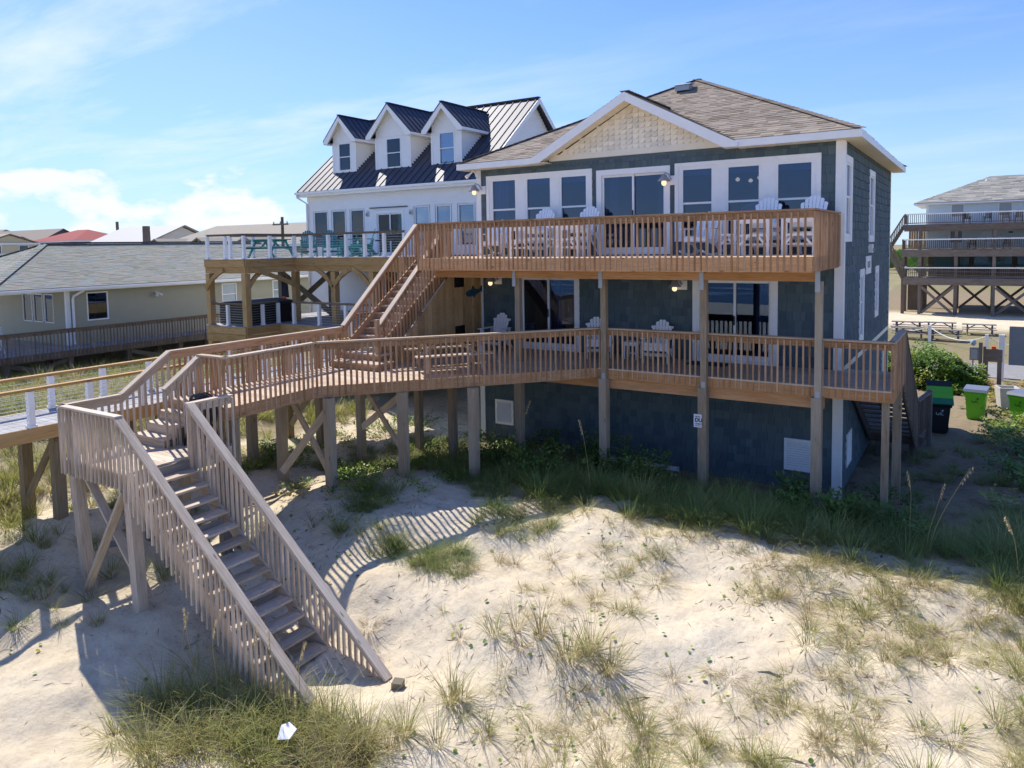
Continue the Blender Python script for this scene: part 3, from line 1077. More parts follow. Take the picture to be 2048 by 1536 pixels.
def louvre(par, plane, u0, u1, z0, z1, mat='white_paint'):
    mb = pmb(par)
    ux = fu if plane == 'f' else su
    f = 0.07
    for (a, b, c, d) in rect_minus((u0, u1, z0, z1), [(u0 + f, u1 - f, z0 + f, z1 - f)]):
        mb.span(ux(a, 0.0005, c), ux(b, 0.045, d), mat)
    mb.span(ux(u0 + f, 0.0005, z0 + f), ux(u1 - f, 0.006, z1 - f), 'gap_dark_paint')  # near-black backing paints in the shade between the slats
    o = mb.build('louvre_vent', par)
    n = 11
    st = (z1 - z0 - 2 * f) / n
    for i in range(n):
        z = z0 + f + i * st
        pm = pmb(par)
        vs = [ux(u0 + f, 0.038, z), ux(u1 - f, 0.038, z), ux(u1 - f, 0.008, z + st * 0.72), ux(u0 + f, 0.008, z + st * 0.72),
              ux(u0 + f, 0.043, z + 0.006), ux(u1 - f, 0.043, z + 0.006), ux(u1 - f, 0.013, z + st * 0.72 + 0.006), ux(u0 + f, 0.013, z + st * 0.72 + 0.006)]
        fs = CFACES if plane == 'f' else [tuple(reversed(q)) for q in CFACES]
        pm.add(vs, CFACES, mat)
        pm.build('slat', sub(o, par))


louvre(H, 'f', *VENTL)
louvre(H, 'f', *VENTR)
louvre(H, 's', 0.80, 1.60, -2.53, -1.70)
mb = pmb(H)
mb.span((0.0, 3.9, 2.07), (0.03, 5.0, 2.57), 'white_paint')
mb.span((0.0305, 4.2, 2.24), (0.034, 4.75, 2.42), 'grey_panel')
mb.build('notice_panel', H)
mb = pmb(H)
mb.span((0.0, 4.42, 2.66), (0.12, 4.66, 2.90), 'white_paint')
mb.span((0.1205, 4.50, 2.70), (0.16, 4.58, 2.78), 'grey_panel')
mb.build('dryer_hood', H)

# ---- roof: a hipped pyramid with a wide front gable
OV = 0.45
xl, xr, yf, yb = -HWD - 0.38, 0.40, -OV, HD + OV
AP = Vector(((xl + xr) / 2, 5.0, 8.20))
AP2 = AP + V(0, 0.25, 0)
GL, GR = V(-7.95, yf, EZ), V(-2.39, yf, EZ)
GA = V(-5.17, yf - 0.10, 6.94)
GB = V(-5.17, 2.47, 6.94)
eL, eR, bL, bR = V(xl, yf, EZ), V(xr, yf, EZ), V(xl, yb, EZ), V(xr, yb, EZ)
mb = pmb(H)
GLf, GRf = GL + V(0, -0.10, 0), GR + V(0, -0.10, 0)


def slab(poly, t=0.05):
    a = Vector(poly[1]) - Vector(poly[0])
    b = Vector(poly[2]) - Vector(poly[0])
    nrm = a.cross(b).normalized()
    if nrm.z < 0: nrm = -nrm
    mb.prism(poly, -nrm * t, 'roof_shingle', 0.4)


slab([eL, GL, GB, AP])
slab([GR, eR, AP, GB])
slab([eR, bR, AP2, AP])
slab([bL, eL, AP, AP2])
slab([bR, bL, AP2])
slab([GLf, GA, GB])
slab([GRf, GB, GA])
roof = mb.build('roof', H)
R = sub(roof, H)
tb = pmb(H)


def face_tabs(O, U, top, spanf, exposure=0.142, width=0.30, mat='roof_shingle', m=None, thick=0.012):
    """O point on the eave, U unit along it, top a point defining the up-slope direction"""
    up = (top - O) - U * (top - O).dot(U)
    L = up.length
    up.normalize()
    N = U.cross(up)
    if N.z < 0: N = -N
    tabs(m or tb, O + N * 0.003, U, up, N, L, spanf(L), exposure, width, mat, thick)


X1 = Vector((1, 0, 0))
# front slope: left of the gable and right of it
def front_span(L):
    def f(v):
        t = v / L
        lo, hi = xl + (AP.x - xl) * t, xr + (AP.x - xr) * t
        return lo - xl, hi - xl
    return f


def front_left(L):
    fs = front_span(L)
    def f(v):
        a, b = fs(v)
        z = EZ + (AP.z - EZ) * v / L
        if z < GB.z:
            b = min(b, (GL.x + (GB.x - GL.x) * (z - EZ) / (GB.z - EZ)) - xl)
        else:
            b = min(b, GB.x - xl)
        return a, max(a, b)
    return f


def front_right(L):
    fs = front_span(L)
    def f(v):
        a, b = fs(v)
        z = EZ + (AP.z - EZ) * v / L
        if z < GB.z:
            a = max(a, (GR.x + (GB.x - GR.x) * (z - EZ) / (GB.z - EZ)) - xl)
        else:
            a = max(a, GB.x - xl)
        return min(a, b), b
    return f


face_tabs(eL, X1, V(xl, AP.y, AP.z), front_left)
face_tabs(eL, X1, V(xl, AP.y, AP.z), front_right)
# right and left hips
face_tabs(eR, V(0, 1, 0), V(AP.x, yf, AP.z), lambda L: (lambda v: ((AP.y - yf) * v / L, (yb - yf) - (yb - AP2.y) * v / L)))
face_tabs(eL, V(0, 1, 0), V(AP.x, yf, AP.z), lambda L: (lambda v: ((AP.y - yf) * v / L, (yb - yf) - (yb - AP2.y) * v / L)))
# gable slopes, rows run along Y
for G in (GLf, GRf):
    face_tabs(G, V(0, 1, 0), V(GA.x, G.y, GA.z), lambda L: (lambda v: (0.0, (0.10 + (GB.y - yf) * v / L))))
tb.build('roof_shingles', R, kind='stuff')
# hip and ridge caps
cap = pmb(H)
for (a, b) in ((eL, AP), (eR, AP), (AP, AP2), (bR, AP2), (GA, GB)):
    n_ = max(2, int((b - a).length / 0.2))
    for i in range(n_):
        p, q = a.lerp(b, i / n_), a.lerp(b, min(1, (i + 1.15) / n_))
        cap.bar(p + V(0, 0, 0.022), q + V(0, 0, 0.012), 0.26, 0.014, 'roof_shingle')
cap.build('ridge_caps', R, kind='stuff')
# fascia
for lo_, hi_ in (((xl, yf - 0.028, HZ), (GL.x, yf, EZ - 0.01)), ((GR.x, yf - 0.028, HZ), (xr, yf, EZ - 0.01)),
                 ((xr, yf - 0.028, HZ), (xr + 0.028, yb, EZ - 0.01)), ((xl - 0.028, yf - 0.028, HZ), (xl, yb, EZ - 0.01))):
    span('fascia', lo_, hi_, 'white_paint', H)
for (G, s) in ((GL, 1), (GR, -1)):
    mb = pmb(H)
    y0 = yf - 0.10
    d = (V(GA.x, 0, GA.z) - V(G.x, 0, G.z)).normalized()
    nz_ = V(-d.z, 0, d.x) if s > 0 else V(d.z, 0, -d.x)
    if nz_.z < 0: nz_ = -nz_
    a, b = V(G.x - 0.12 * s, y0, G.z - 0.075), V(GA.x, y0, GA.z - 0.01)
    wd = 0.20
    poly = [a, b, b - V(0, 0, wd * 1.12), V(G.x + 0.20 * s, y0, HZ), V(G.x - 0.12 * s, y0, HZ)]
    mb.prism(poly, (0, -0.03, 0), 'white_paint')
    mb.span((min(G.x - .12 * s, G.x + .2 * s), y0, HZ), (max(G.x - .12 * s, G.x + .2 * s), yf - 0.03, HZ + 0.12), 'white_paint')
    mb.build('rake_board', H)
    # sloping soffit boards under the gable overhang
    n_ = 26
    p0, p1 = V(G.x + 0.10 * s, 0, G.z - 0.13), V(GA.x, 0, GA.z - 0.19)
    sm_ = pmb(H)
    for i in range(n_):
        q0, q1 = p0.lerp(p1, i / n_), p0.lerp(p1, (i + 0.94) / n_)
        sm_.prism([V(q0.x, yf - 0.09, q0.z), V(q1.x, yf - 0.09, q1.z), V(q1.x, -0.03, q1.z), V(q0.x, -0.03, q0.z)], (0, 0, 0.02), 'soffit_cream')
    sm_.build('gable_soffit', H, kind='stuff')
# flat soffits with fine boards
sm_ = pmb(H)
for i in range(60):
    a = xl + (xr - xl) * i / 60
    b = a + (xr - xl) / 60 * 0.94
    if b < GL.x + 0.1 or a > GR.x - 0.1:
        sm_.span((a, yf, HZ), (b, -0.001, HZ + 0.018), 'soffit_cream')
for i in range(110):
    a = yf + (yb - yf) * i / 110
    sm_.span((0.035, a, HZ + 0.0005), (xr, a + (yb - yf) / 110 * 0.93, HZ + 0.019), 'soffit_cream')
sm_.span((xl, yf, HZ + 0.021), (GL.x + 0.3, 0.05, HZ + 0.04), 'soffit_cream')
sm_.span((GR.x - 0.3, yf, HZ + 0.021), (xr, 0.05, HZ + 0.04), 'soffit_cream')
sm_.span((-0.05, 0.051, HZ + 0.021), (xr, yb, HZ + 0.04), 'soffit_cream')
sm_.span((xl, 0.051, HZ + 0.021), (-HWD + 0.05, yb, HZ + 0.04), 'soffit_cream')
sm_.build('soffit', H, kind='stuff')
# gable wall with scallops
mb = pmb(H)
tri = [V(GL.x + 0.30, -0.004, EZ - 0.06), V(GR.x - 0.30, -0.004, EZ - 0.06), V(GA.x, -0.004, GA.z - 0.20)]
mb.prism(tri, (0, 0.06, 0), 'scallop_cream')
gable = mb.build('gable_wall', H)
G_ = sub(gable, H)
span('gable_band', (GL.x + 0.25, -0.055, EZ - 0.10), (GR.x - 0.25, -0.005, EZ + 0.07), 'cream_trim', H)
rows = 9
z0 = EZ + 0.06
rh = 0.135
for r_ in range(rows):
    z = z0 + r_ * rh
    half = (GA.z - 0.27 - z - 0.05) / (GA.z - EZ) * 2.78
    if half < 0.1: break
    wd = 0.175
    k = int(half * 2 / wd) + 2
    for i in range(k):
        xc = GA.x + (i - k / 2 + (0.5 if r_ % 2 else 0.0)) * wd
        if abs(xc - GA.x) > half: continue
        pts = [V(xc - wd * .49, 0.0, z + rh * 1.05), V(xc - wd * .49, -0.022, z + 0.055)]
        for a in range(1, 6):
            an = PI + PI * a / 6
            pts.append(V(xc + math.cos(an) * wd * .49, -0.022 + math.sin(an) * 0.016, z + 0.055 + math.sin(an) * 0.075))
        pts += [V(xc + wd * .49, -0.022, z + 0.055), V(xc + wd * .49, 0.0, z + rh * 1.05)]
        mb = pmb(H)
        mb.prism(pts, (0, -0.022, 0), 'scallop_cream')
        mb.build('scallop_shingle', G_)
# roof vent
mb = pmb(H)
c = V(-5.17, 3.98, 7.76)
mb.prism([c + V(-.22, -.2, -.08), c + V(.22, -.2, -.08), c + V(.22, -.2, .08), c + V(-.22, -.2, .08)], (0, 0.42, 0.02), 'galvanized')
mb.prism([c + V(-.26, -.26, .081), c + V(.26, -.26, .081), c + V(.26, -.10, .14), c + V(-.26, -.10, .14)], (0, 0.4, 0.04), 'galvanized')
mb.build('roof_vent', R)


def barn_light(par, x, z, y=0.0):
    mb = pmb(par)
    mb.span((x - 0.02, y - 0.05, z - 0.14), (x + 0.24, y - 0.0225, z + 0.10), 'white_paint')
    o = mb.build('wall_lamp', par)
    s = sub(o, par)
    c = V(x, y - 0.30, z)
    pm = pmb(par)
    pm.tube([(x + 0.1, y - 0.05, z), (x + 0.08, y - 0.16, z + 0.13), (x + 0.02, y - 0.26, z + 0.17), c + V(0, 0, 0.10)], 0.014, 'lamp_metal', 6)
    pm.build('lamp_arm', s)
    pm = pmb(par)
    pm.lathe(c, [(0.0, 0.13), (0.06, 0.12), (0.085, 0.05), (0.16, -0.03), (0.165, -0.055), (0.15, -0.055), (0.07, 0.02), (0.0, 0.05)], 'lamp_metal', 16)
    pm.build('lamp_shade', s, True)
    pm = pmb(par)
    pm.lathe(c, [(0.0, -0.17), (0.045, -0.155), (0.065, -0.11), (0.06, -0.06), (0.035, -0.02), (0.0, -0.01)], 'bulb', 12)
    pm.build('light_bulb', s, True)


for (x, z) in ((-10.14, 4.72), (-4.20, 4.66), (-9.62, 2.02), (-3.92, 1.96)):
    barn_light(H, x, z)
mb = pmb(H)
c = V(-10.25, -0.15, HZ - 0.02)
mb.lathe(c, [(0.0, 0.0), (0.05, 0.0), (0.05, -0.04), (0.0, -0.04)], 'white_paint', 10)
fl = mb.build('flood_lamp', H)
for (dx, m_) in ((-0.16, 'bulb'), (0.17, 'white_paint')):
    pm = pmb(H)
    a, b = c + V(dx * 0.3, -0.02, -0.04), c + V(dx, -0.08, -0.14)
    pm.tube([a, a.lerp(b, .6), b, b + (b - a).normalized() * 0.07], [0.02, 0.03, 0.055, 0.06], 'white_paint', 10)
    pm.tube([b + (b - a).normalized() * 0.0705, b + (b - a).normalized() * 0.08], [0.055, 0.045], m_, 10)
    pm.build('lamp_head', sub(fl, H))

# things seen through the glass
ch = worldthing('chandelier', 'small chandelier with four lit bulbs seen through the middle window of the right hand trio', 'chandelier', (-2.4, 1.6, 4.7))
mb = pmb(ch)
mb.tube([(-2.4, 1.6, HZ - .06), (-2.4, 1.6, 4.62)], 0.012, 'lamp_metal', 6)
mb.build('stem', ch)
for i in range(4):
    a = i * PI / 2 + 0.5
    p = V(-2.4 + math.cos(a) * 0.45, 1.6 + math.sin(a) * 0.45, 4.62)
    mb = pmb(ch)
    mb.tube([(-2.4, 1.6, 4.62), (-2.4 + math.cos(a) * 0.25, 1.6 + math.sin(a) * 0.25, 4.54), p], 0.010, 'lamp_metal', 6)
    mb.build('arm', ch)
    mb = pmb(ch)
    mb.lathe(p, [(0, 0), (0.05, 0.02), (0.06, 0.07), (0.0, 0.12)], 'bulb', 10)
    mb.build('light_bulb', ch, True)
wd_ = worldthing('rear_window_standin', 'added white half round panel for a bright rear window with a dark striped sail shape standing inside the window behind the tall chairs', 'wall decoration', (-2.1, 0.5, 3.3))  # white panel added in place of a bright arched window at the rear
mb = pmb(wd_)
pts = [V(-2.1 + 0.52 * math.cos(a * PI / 18), 0.52, 3.50 + 0.52 * math.sin(a * PI / 18)) for a in range(19)] + [V(-2.62, 0.52, 2.75), V(-1.58, 0.52, 2.75)]
mb.prism(pts, (0, 0.03, 0), 'white_paint')
mb.build('panel', wd_)
mb = pmb(wd_)
for i in range(7):
    z = 3.25 + i * 0.105
    w0 = 0.30 * (1 - i / 7.5)
    mb.span((-2.02 - w0, 0.50, z), (-2.02 + w0, 0.5195, z + 0.09), 'navy_wall' if i % 2 == 0 else 'shark_paint')
mb.build('sail', wd_)

# ================================================================== UPPER DECK
DZ = 2.72
dk = worldthing('balcony_deck', 'upper level brown stained wood deck with slatted railing across the front of the blue house', 'deck', (-5.0, -1.5, DZ))
xa, xb, yd = -10.05, -0.10, -3.05
y = yd + 0.005
while y < -0.06:
    y1 = min(y + 0.138, -0.052)
    span('deck_board', (xa if y < -1.5 else -11.42, y, DZ - 0.035), (xb, y1, DZ), 'deck_boards', dk)
    y += 0.144
bar('rim_board', (xa, yd - 0.02, DZ - 0.155), (xb, yd - 0.02, DZ - 0.155), 0.038, 0.31, 'deck_stain_bright', dk)
bar('rim_board', (xb + 0.019, yd - 0.039, DZ - 0.155), (xb + 0.019, -0.05, DZ - 0.155), 0.038, 0.31, 'deck_stain', dk)
bar('rim_board', (xa - 0.019, yd - 0.039, DZ - 0.155), (xa - 0.019, -1.56, DZ - 0.155), 0.038, 0.31, 'deck_stain', dk)
bar('rim_board', (-11.44, -1.52, DZ - 0.155), (xa - 0.04, -1.52, DZ - 0.155), 0.038, 0.31, 'deck_stain', dk)
for i in range(25):
    x = xa + 0.2 + i * 0.405
    bar('joist', (x, yd + 0.03, DZ - 0.15), (x, -0.06, DZ - 0.15), 0.038, 0.22, 'deck_stain', dk)
for (p, q) in ((-10.0, -7.5), (-7.497, -5.05), (-5.047, -2.55), (-2.547, -0.16)):
    bar('beam', (p, -2.36, DZ - 0.40), (q, -2.36, DZ - 0.40), 0.09, 0.25, 'deck_stain_bright', dk)
railing('railing', [(xa, yd, DZ), (xb, yd, DZ), (xb, -0.06, DZ)], dk, 'deck_stain', h=0.91, below=0.29, side=1, spacing=0.131, capw=0.13)
railing('railing', [(-10.05, -1.6, DZ), (-10.05, yd + 0.06, DZ)], dk, 'deck_stain', h=0.88, below=0.2, side=1, spacing=0.131)
railing('railing', [(-11.4, -0.06, DZ), (-11.4, -1.5, DZ)], dk, 'deck_stain', h=0.91, below=0.2, side=1, spacing=0.131)
for x in (-7.47, -5.02, -2.55, -0.13):
    zb = tz(x, -2.15) - 0.5
    p = box('post', (x, -2.21, (zb - 0.24) / 2), (0.20, 0.20, -0.24 - zb), 'piling', dk)
    bar('post', (x + 0.02, -2.21, -0.2399), (x + 0.02, -2.21, DZ - 0.53), 0.14, 0.14, 'piling', dk, up=(0, 1, 0))
    box('strap', (x + 0.02, -2.40 - 0.02, DZ - 0.52), (0.10, 0.008, 0.44), 'galvanized', dk)
    box('strap', (x + 0.02, -2.21 - 0.078, -0.36), (0.09, 0.008, 0.52), 'galvanized', dk)

# ================================================================== STAIR TO THE UPPER DECK
st = worldthing('deck_stairs', 'straight brown wood stairs climbing from the lower deck to the upper deck', 'stairs', (-10.8, -3.3, 0))
sx0, sx1 = -11.36, -10.22
NR = 13
run, rise = 0.228, (DZ - 0.34) / 13
ys0 = -1.55
for i in range(1, NR):
    z, y = DZ - i * rise, ys0 - i * run
    span('tread', (sx0, y - 0.02, z - 0.04), (sx1, y + run + 0.03, z), 'deck_boards', st)
    span('riser', (sx0 + 0.01, y + run, z + 0.001), (sx1 - 0.01, y + run + 0.02, z + rise - 0.041), 'deck_stain', st)
yl, zl = ys0 - NR * run, DZ - NR * rise
for x in (sx0 - 0.022, sx1 + 0.022):
    mb = pmb(st)
    mb.prism([V(x - .02, ys0, DZ - 0.04), V(x - .02, ys0, DZ - 0.44), V(x - .02, yl + .05, 0.005), V(x - .02, yl - 0.20, 0.005), V(x - .02, yl - 0.1, zl + 0.14)], (0.04, 0, 0), 'deck_stain')
    mb.build('stringer', st)
for (k, yy0, yy1, zz, xx) in ((0, yl - 0.62, yl + 0.02, 0.17, -9.75), (1, yl - 0.20, yl + 0.24, 0.34, -10.0)):
    span('tread', (sx0, yy0, zz - 0.04), (xx, yy1, zz), 'deck_boards', st)
    span('riser', (sx0 + 0.02, yy0 + 0.03, (0.006, 0.171)[k]), (xx - 0.02, yy0 + 0.05, zz - 0.041), 'deck_stain', st)
    span('riser', (xx - 0.04, yy0 + 0.051, (0.006, 0.171)[k]), (xx - 0.02, yy1, zz - 0.041), 'deck_stain', st)


def stair_rail(par, x, ya, za, yb, zb, side, mat, h=0.93, capmat=None, axis_='y', low=0.30, spacing=0.128, fixed=None):
    """sloping railing between two nosing points, balusters down to below the stringer"""
    P = (lambda a, z, o=0: V(x + o, a, z)) if axis_ == 'y' else (lambda a, z, o=0: V(a, x + o, z))
    mb = pmb(par)
    upn = V(0, 0, 1)
    a, b = P(ya, za + h), P(yb, zb + h)
    mb.bar(a + V(0, 0, .02), b + V(0, 0, .02), 0.14, 0.038, capmat or mat)
    mb.bar(a - V(0, 0, .085), b - V(0, 0, .085), 0.038, 0.12, mat)
    o = mb.build('railing', par)
    n_ = max(2, int(abs(yb - ya) / spacing))
    for i in range(n_ + 1):
        t = (i + 0.1) / (n_ + 0.2)
        aa, zz = ya + (yb - ya) * t, za + (zb - za) * t
        bar('baluster', P(aa, zz - low, side * 0.039), P(aa, zz + h - 0.03, side * 0.039), 0.038, 0.038, mat, sub(o, par), up=(0, 1, 0))
    return o


stair_rail(st, -11.40, ys0 + 0.02, 2.74, -4.60, 0.06, -1, 'deck_stain', h=0.93, capmat='deck_boards')  # paler cap colour paints in sunlight on the sloping cap
stair_rail(st, -10.18, ys0 - 0.4, 2.40, -4.56, 0.13, 1, 'deck_stain', h=0.93, capmat='deck_boards')  # cap made paler here too, sunlight put into its colour
box('newel_post', (-10.18, -4.62, 0.62), (0.10, 0.10, 1.2), 'deck_stain', st)

# plank wall of the outdoor shower under the stairs
pw = worldthing('plank_wall', 'vertical cedar plank wall beneath the stairs beside the lower deck', 'plank wall', (-10.2, -1.8, 0))
y = -4.2
while y < -0.07:
    w_ = random.choice((0.135, 0.14, 0.185, 0.19))
    y1 = min(y + w_, -0.055)
    ym = (y + y1) / 2
    top = 2.38 if ym > -1.45 else min(2.38, DZ - 0.46 + (y - ys0) * rise / run * 0.98)
    segs = [(0.005, top)]
    if -1.42 < ym < -0.88:
        segs = [(0.005, 0.36), (0.72, 1.84), (2.24, 2.38)]
    for (a, b) in segs:
        if ym <= -1.45:
            k_ = (2.28 - 0.03) / 2.91
            f_ = lambda yq: max(a + .02, 2.24 + (yq + 1.55) * k_)
            mb = pmb(pw)
            xo = -10.155 - random.random() * 0.008
            mb.prism([V(xo, y + .002, a), V(xo, y1 - .002, a), V(xo, y1 - .002, f_(y1)), V(xo, y + .002, f_(y))], (0.025, 0, 0), 'plank_cedar')
            mb.build('plank', pw)
        elif b - a > 0.04:
            span('plank', (-10.155 - random.random() * 0.008, y + 0.002, a), (-10.13, y1 - 0.002, b), 'plank_cedar', pw)
    y = y1
span('backing', (-10.19, -3.0, 0.02), (-10.17, -1.5, 0.6), 'plank_cedar', pw)
span('painted_dark_panel', (-10.30, -1.6, 0.02), (-10.28, -0.05, 2.38), 'gap_dark_paint', pw)  # near-black sheet paints in the dark behind the plank openings
sh = worldthing('shark_plaque', 'flat blue shark cut-out hung on the cedar plank wall', 'wall decoration', (-10.12, -0.4, 1.62))
out = [(-.42, .0), (-.36, .06), (-.22, .10), (-.12, .11), (-.06, .22), (0.03, .12), (.16, .10), (.28, .09), (.40, .20), (.46, .24), (.42, .10), (.44, -.02), (.36, .03), (.2, -.02), (.06, -.08), (.0, -.15), (-.04, -.09), (-.24, -.11), (-.36, -.08)]
mb = pmb(sh)
mb.prism([V(-10.128, -0.44 + u, 1.64 + v) for (u, v) in out], (0.025, 0, 0), 'shark_paint')
mb.build('shark', sh)

# ================================================================== LOWER DECK
ld = worldthing('lower_deck', 'large ground level brown wood deck on pilings with an angled corner and slatted railing', 'deck', (-6.0, -3.0, 0))
poly = [(1.25, -2.1), (1.25, 0.35), (0.06, 0.35), (0.06, -0.05), (-10.10, -0.05), (-11.42, -0.05), (-11.42, -9.55), (-9.55, -9.55), (-9.65, -7.2), (-5.2, -2.1)]


def xcuts(yv):
    xs_ = []
    n_ = len(poly)
    for i in range(n_):
        (x0, y0), (x1, y1) = poly[i], poly[(i + 1) % n_]
        if (y0 <= yv < y1) or (y1 <= yv < y0):
            xs_.append(x0 + (x1 - x0) * (yv - y0) / (y1 - y0))
    return sorted(xs_)


y = -9.53
while y < 0.33:
    cs_ = xcuts(y + 0.07)
    for a, b in zip(cs_[::2], cs_[1::2]):
        span('deck_board', (a, y, -0.035), (b, y + 0.138, 0.0), 'deck_boards', ld)
    y += 0.1445
edges = [((1.25, 0.35), (1.25, -2.1)), ((1.25, -2.1), (-5.2, -2.1)), ((-5.2, -2.1), (-9.65, -7.2)), ((-9.65, -7.2), (-9.55, -9.55)), ((-9.55, -9.55), (-11.42, -9.55)), ((-11.42, -9.55), (-11.42, -0.05))]
for k, ((x0, y0), (x1, y1)) in enumerate(edges):
    a, b = V(x0, y0, -0.125), V(x1, y1, -0.125)
    d = (b - a).normalized()
    o_ = V(-d.y, d.x, 0) * -0.02
    o_ = V(d.y, -d.x, 0) * -0.021
    bar('rim_board', a + o_ - d * 0.02, b + o_ + d * 0.02, 0.036, 0.246 + 0.002 * k, 'deck_stain_bright' if k in (1, 0) else 'deck_stain', ld)
bar('beam', (-7.0, -2.0, -0.385), (-0.02, -2.0, -0.385), 0.09, 0.24, 'deck_stain_bright', ld)
bar('beam', (-9.5, -6.6, -0.15), (-5.6, -2.4, -0.15), 0.09, 0.18, 'deck_stain', ld)
bar('beam', (-11.25, -9.3, -0.37), (-11.25, -2.4, -0.37), 0.09, 0.22, 'deck_stain', ld)
for i in range(9):
    yy = -9.0 + i * 1.0
    cs_ = xcuts(yy)
    bar('joist', (cs_[0] + .04, yy, -0.14), (cs_[-1] - 0.04, yy, -0.14), 0.04, 0.2, 'deck_stain', ld)
for (x, yy, r_) in ((-9.42, -7.05, .19), (-8.42, -5.75, .19), (-7.25, -4.6, .19), (-11.25, -6.85, .19), (-11.25, -4.2, .18), (-10.2, -3.05, .18), (-8.85, -3.3, .18), (-9.62, -9.40, .19), (-11.3, -9.40, .17), (1.14, -1.98, .135), (1.20, -0.2, .17)):
    zt = -0.26 if r_ != .135 else -0.25
    zb = tz(x, yy) - 0.5
    box('post', (x, yy, (zt + zb) / 2), (r_, r_, zt - zb), 'piling', ld)
for (p, q) in (((-11.12, -6.72, -0.40), (-9.58, -6.92, -2.05)), ((-9.6, -6.72, -0.40), (-11.1, -7.0, -2.2)), ((-11.1, -4.35, -0.45), (-8.6, -5.55, -1.75)), ((-8.65, -5.5, -0.40), (-11.05, -4.35, -1.7))):
    bar('brace', p, q, 0.045, 0.17, 'weathered', ld)
railing('railing', [(1.25, 0.30, 0), (1.25, -2.1, 0), (-5.2, -2.1, 0), (-9.65, -7.2, 0), (-9.56, -9.55, 0), (-10.36, -9.55, 0)], ld, 'deck_stain', capmat='deck_boards', h=0.955, below=0.22, side=-1)  # paler caps paint in the bright sunlit line along the top
railing('railing', [(-11.42, -4.66, 0), (-11.42, -9.52, 0)], ld, 'deck_stain', capmat='deck_boards', h=0.955, below=0.22, side=1)  # same paler cap, a sunlit top edge put into the colour
sg = worldthing('warning_sign', 'small white sign with bold black letters wrapped around the middle front piling', 'sign', (-2.55, -2.32, -0.9))
mb = pmb(sg)
sx_, sz_ = -2.635, -1.02
mb.span((sx_ - 0.10, -2.322, sz_ - 0.13), (sx_ + 0.085, -2.3165, sz_ + 0.17), 'sign_white')
mb.build('sign_panel', sg)


def letters(name, txt, loc, size, mat, par, rot=(PI / 2, 0, 0), depth=0.001, sx=1.0, grow=0.0):
    cu = bpy.data.curves.new(name, 'FONT')
    cu.body = txt
    cu.size = size
    cu.extrude = depth
    cu.align_x = 'CENTER'
    cu.align_y = 'CENTER'
    cu.materials.append(MATS[mat])
    cu.offset = grow
    tmp = bpy.data.objects.new(name, cu)
    me = bpy.data.meshes.new_from_object(tmp)
    bpy.data.objects.remove(tmp)
    me.name = name
    o = bpy.data.objects.new(name, me)
    COL.objects.link(o)
    o.parent = par.o
    o.location = Vector(loc) - par.base
    o.rotation_euler = rot
    o.scale = (sx, 1, 1)
    return o


mb = pmb(sg)
for (k0, n_, zc_, hh_) in ((-0.068, 5, 0.115, 0.036), (-0.072, 6, -0.05, 0.034)):
    for i in range(n_):
        x_ = sx_ + k0 + i * 0.026
        mb.span((x_, -2.3245, sz_ + zc_ - hh_ / 2), (x_ + 0.010 + 0.006 * (i % 2), -2.3222, sz_ + zc_ + hh_ / 2), 'ink')
mb.build('small_print', sg, kind='stuff')
lt = letters('lettering', 'DU', (sx_ + 0.012, -2.3236, sz_ + 0.035), 0.118, 'ink', sg, grow=0.005)
mb = pmb(sg)
mb.span((sx_ - 0.07, -2.3245, sz_ - 0.098), (sx_ + 0.06, -2.3222, sz_ - 0.088), 'ink')
mb.build('print_line', sg)

# side stairs at the right hand end of the lower deck
ss = worldthing('side_stairs', 'open riser wood side stairs descending along the right wall of the blue house', 'stairs', (0.7, 2.5, -1.3))
a0, z0_, a1, z1_ = 0.38, -0.02, 4.85, -2.50
nst = 13
for i in range(1, nst):
    t = i / nst
    yy, zz = a0 + (a1 - a0) * t, z0_ + (z1_ - z0_) * t
    span('tread', (0.14, yy - 0.24, zz - 0.04), (1.19, yy + 0.015, zz), 'brown_rail', ss)
for x in (0.10, 0.66, 1.215):
    mb = pmb(ss)
    mb.prism([V(x - .02, a0, -0.05), V(x - .02, a0, -0.36), V(x - .02, a1 - 0.2, z1_ - 0.22), V(x - .02, a1, z1_ - 0.22), V(x - .02, a1, z1_ + 0.02)] if x != 0.66 else
             [V(x - .02, a0, -0.13), V(x - .02, a0, -0.36), V(x - .02, a1 - 0.2, z1_ - 0.22), V(x - .02, a1, z1_ - 0.20)], (0.04, 0, 0), 'motel_wood')
    mb.build('stringer', ss)
for i in range(9):
    span('landing_board', (0.08, a1 + i * 0.145, z1_ - 0.04), (1.45, a1 + i * 0.145 + 0.138, z1_), 'brown_rail', ss)
bar('rim_board', (0.05, a1 - 0.02, z1_ - 0.16), (1.3, a1 - 0.02, z1_ - 0.16), 0.036, 0.236, 'motel_wood', ss)
for (x, yy) in ((0.3, a1 + .05), (1.15, a1 + .05), (0.3, a1 + 1.2), (1.15, a1 + 1.2)):
    box('post', (x, yy, (z1_ - 0.29 - 3.6) / 2), (0.12, 0.12, z1_ - 0.29 + 3.6), 'motel_wood', ss)
stair_rail(ss, 1.25, 0.36, -0.02, a1, z1_ - 0.06, 1, 'brown_rail', h=0.93, low=0.38, spacing=0.115)
railing('railing', [(1.27, a1, z1_ + 0.0), (1.48, a1 + 1.55, z1_ + 0.0)], ss, 'brown_rail', h=0.95, below=0.35, side=1, spacing=0.115)
box('newel_post', (1.50, a1 + 1.62, -2.45), (0.14, 0.14, 2.0), 'weathered_dark', ss)

